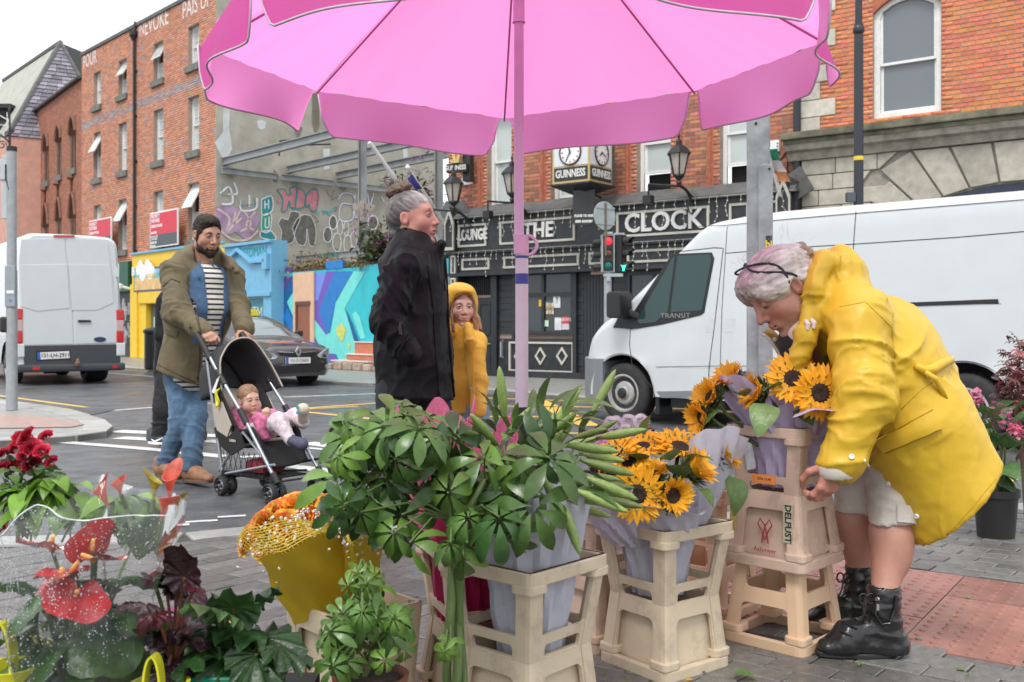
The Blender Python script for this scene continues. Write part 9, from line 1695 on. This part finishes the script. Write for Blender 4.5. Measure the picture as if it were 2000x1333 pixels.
rosebunch('left yellow papered bouquet of orange roses with white gypsophila and netting',at(632,1195,2.76),at(505,1092,2.62),at(668,1025,2.68),at(545,1000,2.66),[(500,1058,(-.8,-.5,.4)),(520,1030,(-.5,-.6,.6)),(548,1008,(-.3,-.5,.8)),(580,998,(-.1,-.5,.9)),(615,992,(.1,-.5,.9)),(650,1000,(.2,-.5,.9)),(560,1035,(-.2,-.8,.5)),(600,1020,(0,-.8,.6)),(530,1065,(-.4,-.8,.3))],2.7)
rosebunch('right yellow papered bouquet of orange roses half behind glossy leaves',at(715,1200,2.82),at(668,1040,2.64),at(745,1060,2.66),at(720,1010,2.66),[(675,1010,(0,-.6,.8)),(700,1005,(.1,-.6,.8)),(728,1015,(.3,-.6,.7)),(690,1035,(0,-.9,.4))],2.68)
bM=bunch('magenta papered bunch behind the umbrella plant',(-.13,2.85,.24));paper('wrapping_paper',bM,(-.13,2.86),.08,.14,.22,.66,MAG,0,360,3,(0,0),.012,4,.05)
bP=bunch('pink papered bunch with pointed corners behind the green leaves',(-.22,3.0,.4));paper('wrapping_paper',bP,(-.24,2.98),.04,.13,.36,.76,PKP,150,400,2,(0,0),.006,5,.09);paper('wrapping_paper',bP,(-.13,3.02),.03,.10,.38,.72,PKP,150,400,5,(.05,0),.006,4,.07)
CHW=leafmat('white_chrysanthemum',(.72,.70,.72),rough=.7,trans=.3,objvar=.05,var=.1);CHP=leafmat('pink_chrysanthemum',(.62,.28,.52),rough=.7,trans=.3,objvar=.05,var=.2)
def mum(m):return lmesh('flower_head',m,[((.030-.003*ly,.007,.3,.9,3),RZ4(360*k/15+11*ly)@Matrix.Translation((0,.003,.004*ly))@RX(5+18*ly))for ly in range(4)for k in range(15)])
mw_,mp_=mum(CHW),mum(CHP);bC=bunch('white and pink chrysanthemums in maroon paper behind the sunflowers',(.33,3.35,.4))
for k in range(15):upright('flower_head',mw_,bC,at(U(1175,1255),U(826,848),3.4+g(0,.05)),(g(0,.3),-.4,1),1.1)
for k in range(11):upright('flower_head',mp_,bC,at(U(1150,1222),U(858,880),3.2+g(0,.03)),(g(0,.4),-.6,.8),1.2)
mb=MB();mb.grid(lambda u,v:at(1165+110*u,862-25*u+20*v*(1-u)-12*math.sin(u*3)*v,3.3),8,4);kid(mb,'wrapping_paper',MAR,bC);paper('wrapping_paper',bC,(.36,3.4),.05,.12,.42,.66,MAR,0,360,4)
HYG=leafmat('hydrangea_leaf',(.085,.17,.055),bump=.3);HYP=leafmat('hydrangea_pink',(.66,.20,.33),rough=.6,trans=.3);hy=thing('hydrangea','pink flowering hydrangea in a black pot at the right edge of the stall','plant',(at(1945,1030,5.0).x,5.0,0));hl=lmesh('leaf',HYG,[((.16,.105,.2,.6,6,.85),Matrix.Identity(4))])
mb=MB();k=5.0/F;mb.lathe([(34*k,.0),(40*k,.20),(44*k,.205),(44*k,.24),(39*k,.24),(38*k,.20),(.001,.2)],24,hy.location);kid(mb,'pot',M('black_pot',(.016,.016,.017),.45),hy,smooth=40)
for px,py in[(U(1895,1990),U(800,935))for _ in range(46)]:p=at(px,py,5+g(0,.12));put('leaf',hl,hy,p,((px-1945)/60+g(0,.3),-.5+g(0,.3),.35-(py-850)/200+g(0,.3)),U(.7,1.1),U(-.5,.5))
for px,py,r_ in((1951,808,.055),(1903,778,.035),(1985,840,.03)):
 c=at(px,py,4.85);pts=[(c+Vector((g(0,1),g(0,1),g(0,1))).normalized()*r_,(g(0,1),g(0,1),g(0,1)),U(.7,1.2),0,0)for _ in range(70)];scatter('flower_head',hy,leaf_verts(.026,.026,.1,.2,2),[HYP],[(p-hy.location,d,s,m,r__)for p,d,s,m,r__ in pts])
mb=MB();[mb.tube([hy.location+Vector((g(0,.02),g(0,.02),.2)),at(U(1920,1970),880,5),at(U(1905,1985),820,5)],.006,5)for _ in range(6)];kid(mb,'stem',STE,hy)
MPL=[leafmat('maple_red',(.13,.05,.045)),leafmat('maple_bright',(.34,.06,.08))];ma=thing('red_maple','small red leaved maple with lacy foliage at the right edge','plant',(at(2005,1000,5.3).x,5.3,0));pts=[]
mlf=lmesh('m',MPL[0],[((.05,.012,.2,.5,3),RZ4(a))for a in(-70,-35,0,35,70)]);mv=([tuple(v.co)for v in mlf.vertices],[tuple(p.vertices)for p in mlf.polygons])
for k in range(330):px,py=rs.choice(((1985,730),(1990,740),(1995,820),(1995,800),(1975,780)));p=at(px+g(0,18),py+g(0,32),5.3+g(0,.12));pts.append((p-ma.location,(g(0,1),g(-.3,1),g(-.3,.6)),U(.7,1.1),0 if rs.random()<.75 else 1,g(0,.5)))
scatter('foliage',ma,mv,MPL,pts);mb=MB();[mb.tube([ma.location,at(2008+g(0,6),880,5.3),at(1985+g(0,18),760+g(0,25),5.3)],[.012,.007,.002],5)for _ in range(7)];kid(mb,'trunk',M('bark_brown'),ma)
# ================================================================ potted and wrapped plants at the front left
def polar(r,n=40,k=4,ruf=.01,cup=.1,seed=0,ripple=9):
 """broad leaf: outline r(a) around the stalk point, tip along +Y; returns verts, faces"""
 vs,fs=[(0,0,0)],[]
 for j in range(1,k+1):
  for i in range(n):a=2*PI*i/n;q=r(a)*j/k;t=j/k;vs.append((q*math.sin(a),q*math.cos(a),-cup*q*t+ruf*t*t*math.sin(ripple*a+seed)+.3*ruf*t*math.sin(23*a+seed)))
 fs+=[(0,1+i,1+(i+1)%n)for i in range(n)]
 for j in range(k-1):fs+=[(1+j*n+i,1+j*n+n+i,1+j*n+n+(i+1)%n,1+j*n+(i+1)%n)for i in range(n)]
 return vs,fs
def pmesh(name,mat,vf,thick=0):me=mesh_np(name,vf[0],vf[1],mat,True);return me
heart=lambda L,w=1.0:(lambda a:L*(.62+.38*math.cos(a))*(1-.30*math.exp(-((a-PI)/.5)**2))*(1 if abs(a-PI)>.01 else .6)*(1+.25*w*abs(math.sin(a)))+.16*L*math.exp(-(min(abs(a-PI*.78),abs(a-PI*1.22))/.35)**2))
def begon(L,teeth,dep):return lambda a:L*(.55+.40*max(0,math.cos(a))**2.2+.12*abs(math.sin(a)))*(1+dep*((a*teeth/(2*PI))%1-.5))*(.55 if abs(a-PI)<.12 else 1)
fr_t=thing('green_crate','green plastic crate edge under the potted begonias at the front','crate',(-.62,2.12,0));z0=.30
mb=MB();mb.box(-.62,.18,-.30,.16,0,.26);mb.build('stand',M('dark_stand',(.02,.02,.02),.8),fr_t);mb=MB();GC=M('green_crate',(.005,.20,.12),.35,.08,8)
zt=at(0,1308,2.0).z
for(x0,x1,y0,y1)in((-.10,.11,-.17,-.155),(.10,.115,-.155,-.05),(-.10,.11,-.05,-.035),(-.115,-.10,-.17,-.035)):
 mb.box(x0,x1,y0,y1,zt-.02,zt);mb.box(x0,x1,y0+.001,y1-.001,zt-.16,zt-.06)
 for k in range(6):mb.box(x0+(x1-x0)*k/6,x0+(x1-x0)*k/6+.012,y0+.002,y1-.002,zt-.06,zt-.02)if x1-x0>.1 else mb.box(x0+.001,x1-.001,y0+(y1-y0)*k/6,y0+(y1-y0)*k/6+.012,zt-.06,zt-.02)
mb.build('tray',GC,fr_t,bevel=.003)
BGD=M('begonia_dark',(.030,.010,.014),.32,.5,22,.5,60,objvar=.35);BGR=leafmat('begonia_red',(.10,.012,.02));BGG=leafmat('begonia_green',(.030,.080,.022),rough=.35,bump=.5,bsc=40,var=.5);BGP=leafmat('begonia_pale',(.10,.19,.06),rough=.35,bump=.4);STR=M('begonia_stalk',(.22,.09,.05),.5,.3,20)
bd=thing('dark_begonia','begonia with pointed dark maroon leaves beside the clear wrapped bouquet','plant',(at(330,1333,2.02).x,2.02,.3));bm_=[pmesh('leaf',m,polar(lambda a,q=q:begon(.085,13,.22)(a)*(1+.5*max(0,math.cos(a))**6*q),52,4,.008,.25,q))for q,m in((.6,BGD),(.9,BGD),(.3,BGD),(.5,BGR))]
base=at(340,1300,2.02)
def bleaf(t,me,base,px,py,Y,d,s,roll=0,stalk=None):
 p=at(px,py,Y);put('leaf',me,t,p,d,s,roll);mb=MB();mb.tube([base,base.lerp(p,.5)+Vector((0,0,.02)),p],.0032,5);kid(mb,'leaf_stalk',stalk or STR,t)
for px,py,d,s,m in((360,1128,(0,-.25,1),1.1,1),(345,1150,(-.3,-.4,.8),.85,0),(372,1160,(.5,-.6,-.5),.95,1),(325,1150,(-.6,-.2,.8),.8,1),(380,1145,(.5,-.8,.1),.6,3),(285,1180,(-.6,-.5,.2),.9,0),(300,1200,(-.3,-.8,-.2),.8,3),(330,1225,(-.2,-.8,-.3),1.0,2),(375,1215,(.5,-.7,.2),1.05,2),(280,1240,(-.7,-.7,0),1.0,2),(305,1265,(-.4,-.8,-.4),1.1,0),(350,1260,(.2,-.9,-.4),1.0,2),(385,1245,(.7,-.6,0),.95,0),(330,1300,(0,-.9,-.3),1.0,2),(270,1290,(-.6,-.7,-.3),1.0,0),(300,1225,(-.2,-.7,.5),.8,2)):bleaf(bd,bm_[m],base,px,py,1.98+g(0,.04),d,s*.62,g(0,.3))
pkl=lmesh('flower',leafmat('begonia_flower',(.62,.06,.12),trans=.3),[((.032,.026,.2,.4,4),RZ4(a)@RX(20))for a in(0,85,180,260)]);put('flower',pkl,bd,at(305,1140,1.98),(.2,-.6,.7),1.1);put('flower',pkl,bd,at(292,1150,1.98),(-.4,-.8,.3),.8);mb=MB();mb.tube([base,at(318,1190,1.99),at(303,1142,1.98)],.004,6);kid(mb,'flower_stalk',STE,bd)
bg2=thing('green_begonia','begonia with large crinkled dark green leaves at the front by the green crate','plant',(at(460,1333,2.05).x,2.05,.3));gm=[pmesh('leaf',m,polar(begon(.10,17,.14),68,6,.013,.30,q,11))for q,m in((0,BGG),(1,BGG),(2,BGG),(3,BGP))];base=at(460,1310,2.05)
for px,py,d,s,m in((430,1195,(-.5,-.6,.5),1.0,3),(455,1190,(.2,-.5,.8),1.0,0),(490,1175,(.7,-.3,.7),.85,1),(425,1225,(-.6,-.8,0),1.05,0),(470,1225,(.2,-.9,.2),1.15,0),(515,1245,(.75,-.6,-.2),1.25,1),(400,1265,(-.7,-.7,-.3),1.1,2),(450,1275,(-.1,-.9,-.4),1.2,2),(500,1280,(.5,-.8,-.5),1.1,1),(545,1262,(.9,-.4,-.25),1.0,2),(485,1250,(.1,-.9,-.1),1.0,3)):bleaf(bg2,gm[m],base,px,py,2.0+g(0,.04),d,s*.80,g(0,.25))
HYL=M('yellow_handle',(.62,.60,.03),.35,.05,8);pts=lambda cx,cy,rx,ry,Y,a0,a1:[at(cx+rx*math.cos(R(a)),cy-ry*math.sin(R(a)),Y)for a in range(a0,a1+1,12)]
for nm,lb,q,m in(('yellow_pot','yellow pot with arched handle standing among the dark begonia leaves',((300,1345,16,65,1.88,0,180),),HYL),('yellow_pot','yellow pot with arched handle half under the crinkled green begonia',((400,1235,32,42,2.1,0,180),),HYL),('purple_pot','purple pot with arched handle behind the dark begonia leaves',((330,1225,36,34,2.06,0,180),),M('purple_handle',(.34,.02,.20),.35,.05,8)),('yellow_pot','yellow pot at the left edge under the clear wrapped bouquet',((5,1310,22,95,1.85,-20,160),),HYL)):
 P_=pts(*q[0]);t=thing(nm,lb,'plant pot',(P_[0]+P_[-1])/2-Vector((0,0,.1)),0,'pots with arched handles');mb=MB()
 for i in range(len(P_)-1):mb.bar(P_[i],P_[i+1],.030,.004,up=(0,0,1)if abs((P_[i+1]-P_[i]).normalized().z)<.9 else(1,0,0))
 kid(mb,'handle',m,t,merge=.0005);mb=MB();c=(P_[0]+P_[-1])/2;mb.lathe([(.045,-.13),(.055,-.01),(.058,0),(.05,0),(.042,-.1)],20,c+Vector((0,.03,-.0)));kid(mb,'pot',m,t,smooth=40)
ANR=M('anthurium_red',(.52,.035,.04),.22,.25,12,.2,50,coat=.4,objvar=.12);ANG=leafmat('anthurium_leaf',(.065,.145,.040),rough=.28,coat=.15);SPX=M('spadix',(.80,.46,.10),.6,.2,60,.4,200)
an=thing('anthurium_bouquet','red anthuriums and heart shaped leaves in clear film covered with raindrops','bouquet',(at(150,1333,1.95).x,1.95,.3));base=at(160,1330,1.95);hm_=[pmesh('spathe',ANR,polar(heart(.052),44,4,.004,-.12,q,5))for q in(0,2)];lm_=[pmesh('leaf',ANG,polar(heart(.082),44,4,.006,.25,q,5))for q in(0,1,2)]
def spathe(px,py,Y,d,s,roll,sd):
 o=put('spathe',rs.choice(hm_),an,at(px,py,Y),d,s,roll);mb=MB();p=at(px,py,Y);e=at(px+sd[0],py-sd[1],Y-.02);mb.tube([p,p.lerp(e,.5),e],[.006,.0055,.0035],8);kid(mb,'spadix',SPX,an,smooth=True);mb=MB();mb.tube([base,base.lerp(p,.6)+Vector((0,.02,0)),p+Vector((0,.006,0))],.0035,6);kid(mb,'flower_stalk',STE,an)
for q in((98,1072,1.92,(-.75,-.5,.25),1.15,.2,(6,26)),(178,1078,1.93,(.3,-.3,.9),1.25,.3,(4,24)),(140,1118,1.88,(-.6,-.75,-.1),1.2,.1,(14,22)),(185,1095,1.9,(.8,-.5,.1),1.1,-.2,(-26,12)),(128,1130,1.9,(-.3,-.8,-.5),1.0,.2,(-8,20)),(150,1158,1.86,(.25,-.75,-.6),1.35,-.3,(0,3))):spathe(*q)
for px,py,d,s in((65,1170,(-.4,-.8,-.5),1.1),(50,1145,(-.5,-.6,.5),.8),(110,1220,(-.1,-.8,-.6),1.3),(165,1225,(.2,-.8,-.6),1.3),(205,1240,(.3,-.8,-.6),1.3),(240,1130,(.8,-.4,.3),1.25),(255,1190,(.7,-.6,-.3),1.0),(85,1270,(-.4,-.8,-.5),1.2),(200,1170,(.3,-.8,.1),1.0),(140,1290,(0,-.9,-.4),1.3),(225,1290,(.4,-.8,-.4),1.2),(60,1220,(-.5,-.8,0),1.0),(190,1140,(.4,-.7,.5),.9),(110,1180,(-.3,-.8,.2),1.1),(250,1260,(.6,-.7,-.2),1.1),(270,1040,(.6,-.3,.8),1.2),(40,1290,(-.5,-.8,-.3),1.1)):bleaf(an,rs.choice(lm_),base,px,py,1.95+g(0,.05),d,s*.78,g(0,.3),STE)
FLM=bpy.data.materials.new('clear_film');FLM.use_nodes=True;n_=FLM.node_tree.nodes;l_=FLM.node_tree.links;tr_=n_.new('ShaderNodeBsdfTransparent');tr_.inputs[0].default_value=(.95,.96,.97,1);gl_=n_.new('ShaderNodeBsdfGlossy');gl_.inputs['Roughness'].default_value=.05;lw=n_.new('ShaderNodeLayerWeight');lw.inputs[0].default_value=.32;mx_=n_.new('ShaderNodeMixShader');mm=n_.new('ShaderNodeMath');mm.operation='MULTIPLY';mm.inputs[1].default_value=.55;l_.new(lw.outputs['Fresnel'],mm.inputs[0]);l_.new(mm.outputs[0],mx_.inputs[0]);l_.new(tr_.outputs[0],mx_.inputs[1]);l_.new(gl_.outputs[0],mx_.inputs[2]);df_=n_.new('ShaderNodeBsdfDiffuse');df_.inputs[0].default_value=(.8,.82,.84,1);m2_=n_.new('ShaderNodeMixShader');m2_.inputs[0].default_value=.035;l_.new(mx_.outputs[0],m2_.inputs[1]);l_.new(df_.outputs[0],m2_.inputs[2]);l_.new(m2_.outputs[0],n_['Material Output'].inputs[0])
f0,f1=at(-30,1070,1.86),at(330,1000,1.90)
def film(u,v):
 """front sheet: u across, v from base to rim"""
 top=f0.lerp(f1,u)+Vector((0,-.10*math.sin(PI*u)+.01*math.sin(u*17),.05*math.sin(PI*u*1.1)+.012*math.sin(u*13+2)));bs=base+Vector(((u-.5)*.16,-.10*math.sin(PI*u)-.02,-.05));q=bs.lerp(top,v);return q+Vector((.012*math.sin(v*9+u*6),-.05*math.sin(PI*u)*math.sin(PI*v)-.012*abs(math.sin(u*15+v*3))-.008*abs(math.sin(u*31-v*9+2*math.sin(v*6))),.006*math.sin(u*21+v*5)))
mb=MB();mb.grid(film,80,40);kid(mb,'clear_film',FLM,an,smooth=True);mb=MB();mb.grid(lambda u,v:film(u,v)*Vector((1,1,1)).x+Vector((.02,.16*math.sin(PI*u)*(.3+v)+.04,.02*v)),24,12);kid(mb,'clear_film',FLM,an,smooth=True)
dm=MB()
for k in range(1700):
 u,v=U(.03,.97),math.sqrt(U(.08,1));p=film(u,v);r_=abs(g(.0004,.0005))+.0004;dm.add([p+Vector((x*r_,-y*r_,z*r_))for x,y,z in((1,0,0),(0,0,1),(-1,0,0),(0,0,-1.3),(0,.8,0))],[(0,1,4),(1,2,4),(2,3,4),(3,0,4)])
kid(dm,'raindrops',M('raindrop',(.5,.53,.55),.05,.02,spec=.8),an,smooth=True)['kind']='stuff'
mb=MB();mb.tube([film(i/40,1)for i in range(41)],.0012,4);kid(mb,'film_edge',M('film_edge',(.7,.73,.75),.2),an)
RDR=leafmat('rose_red',(.36,.006,.025),rough=.5,trans=.15);RDE=leafmat('rose_red_edge',(.48,.02,.05),rough=.5,trans=.2);rr_m=[rosemesh(RDR,RDE,5)for _ in range(2)];LGN=leafmat('bright_leaf',(.17,.33,.035),rough=.3,trans=.35);MGN=leafmat('rose_leaf',(.075,.16,.035),rough=.32);
rb2=thing('red_rose_bush','red rose bush with small double flowers at the left edge','plant',(at(50,1040,2.25).x,2.25,.35));rl=lmesh('leaf',MGN,[((.040,.026,.25,.5,4),Matrix.Translation((0,.03,0))),((.034,.022,.25,.5,4),RZ4(60)),((.034,.022,.25,.5,4),RZ4(-60))]);b0=at(35,1060,2.25);mb=MB();mb.tube([b0,at(36,960,2.25),at(50,880,2.25)],.005,6);mb.tube([at(36,960,2.25),at(10,915,2.25)],.003,5);mb.tube([at(38,930,2.25),at(90,890,2.25)],.003,5);kid(mb,'stem',STE,rb2)
for px,py,s in((42,866,1.0),(58,858,1.05),(34,880,.9),(62,880,1.0),(52,893,.8),(66,912,.95),(92,856,.7),(103,905,.65),(8,890,.7),(8,922,1.0),(24,915,.85),(0,1034,.8),(82,885,.8)):upright('rose',rs.choice(rr_m),rb2,at(px,py,2.22+g(0,.02)),(g(0,.4),-.6,.7),s*.52)
for k in range(44):px,py=(U(5,110),U(895,1000));put('leaf',rl,rb2,at(px,py,2.26+g(0,.05)),(g(0,.8),-.4+g(0,.3),g(-.1,.6)),U(.7,1.1),g(0,.4))
ls=thing('leafy_sprays','arching sprays of bright green pointed leaves behind the clear wrapped bouquet','plant',(at(150,1100,2.15).x,2.15,.35));sl_=[lmesh('leaf',m,[((.085,.040,.3,.7,6),Matrix.Identity(4))])for m in(LGN,LGN,MGN)]
for P_ in([(60,1060),(70,960),(95,935),(150,955),(165,1000)],[(70,1050),(50,965),(20,960)],[(120,1060),(150,1010),(200,985),(250,975),(300,985)],[(170,1080),(210,990),(250,970),(290,1000),(310,1030)],[(90,1060),(110,985),(90,950),(45,985)]):
 Q_=[at(*q,2.12+.02*i)for i,q in enumerate(P_)];mb=MB();C_=[crv(Q_,i/14)for i in range(15)];mb.tube(C_,.0025,5);kid(mb,'spray_stem',STE,ls)
 for i in range(4,15):
  for s in(-1,1):put('leaf',rs.choice(sl_),ls,C_[i]+Vector((0,-.004,0)),(s*.55+g(0,.25)+.2*(C_[i]-C_[i-1]).normalized().x,-.45+g(0,.2),-.55+g(0,.3)),U(.75,1.1),g(0,.4))
ca=thing('calla_lilies','coral and yellow calla lilies rising behind the clear film','flowers',(at(270,1100,2.05).x,2.05,.35));CAP_=leafmat('calla_coral',(.66,.13,.09),rough=.4,trans=.3,objvar=.1);CAY=leafmat('calla_yellow',(.36,.30,.05),rough=.4,trans=.2)
def calla(px,py,Y,d,s,m):
 def fn(u,v):a=2*PI*u;rr=.004+.020*v**1.6*(1+.6*max(0,math.cos(a)));return Vector((rr*math.sin(a)*(1-.15*v),rr*math.cos(a)+.012*max(0,math.cos(a))**3*v**4,.075*v+.025*v*v*max(0,math.cos(a))**2-.01*v**6*(1-math.cos(a))))
 mb=MB();mb.grid(fn,22,12,wrap=True);me=mb.mesh('calla',m,smooth=True);q=upright('calla',me,ca,at(px,py,Y),d,s*.62);me2=MB();me2.tube([at(px,py,Y),at(px,py,Y)-Vector(d).normalized()*.05,at(270,1090,2.05)],.005,6);kid(me2,'stem',STE,ca)
for q in((212,990,2.05,(-.35,-.4,1),1.2,CAP_),(236,965,2.07,(0,-.7,.8),.9,CAP_),(300,975,2.06,(.15,-.1,1),1.0,CAY),(330,975,2.02,(.1,-.15,1),1.25,CAP_),(316,1015,2.0,(.3,-.3,1),1.2,CAP_),(345,1000,2.0,(.2,-.2,1),.85,CAY)):calla(*q)
fl2=thing('fallen_leaf','single green leaf lying on the wet paving beside the crates','leaf',gp(1432,1326)+Vector((0,0,.012)));put('blade',sfl,fl2,fl2.location,(1,-.2,.05),.5)
pt_=[]
for k in range(70):x,y=U(600,1950),U(1120,1330);p=gp(x,y,.006);pt_.append((p,(g(0,1),g(0,1),g(0,.12)),U(.5,1.2),rs.choice((0,1,1,2)),g(0,.3)))
lt_=thing('fallen_petals','scattered fallen petals and leaf scraps on the wet paving round the crates','petals',(0,3,0));scatter('petals',lt_,leaf_verts(.03,.014,.2,.4,3),[SUNP,SUNL,PKP],[(p-lt_.location,d,s,m,r_)for p,d,s,m,r_ in pt_])
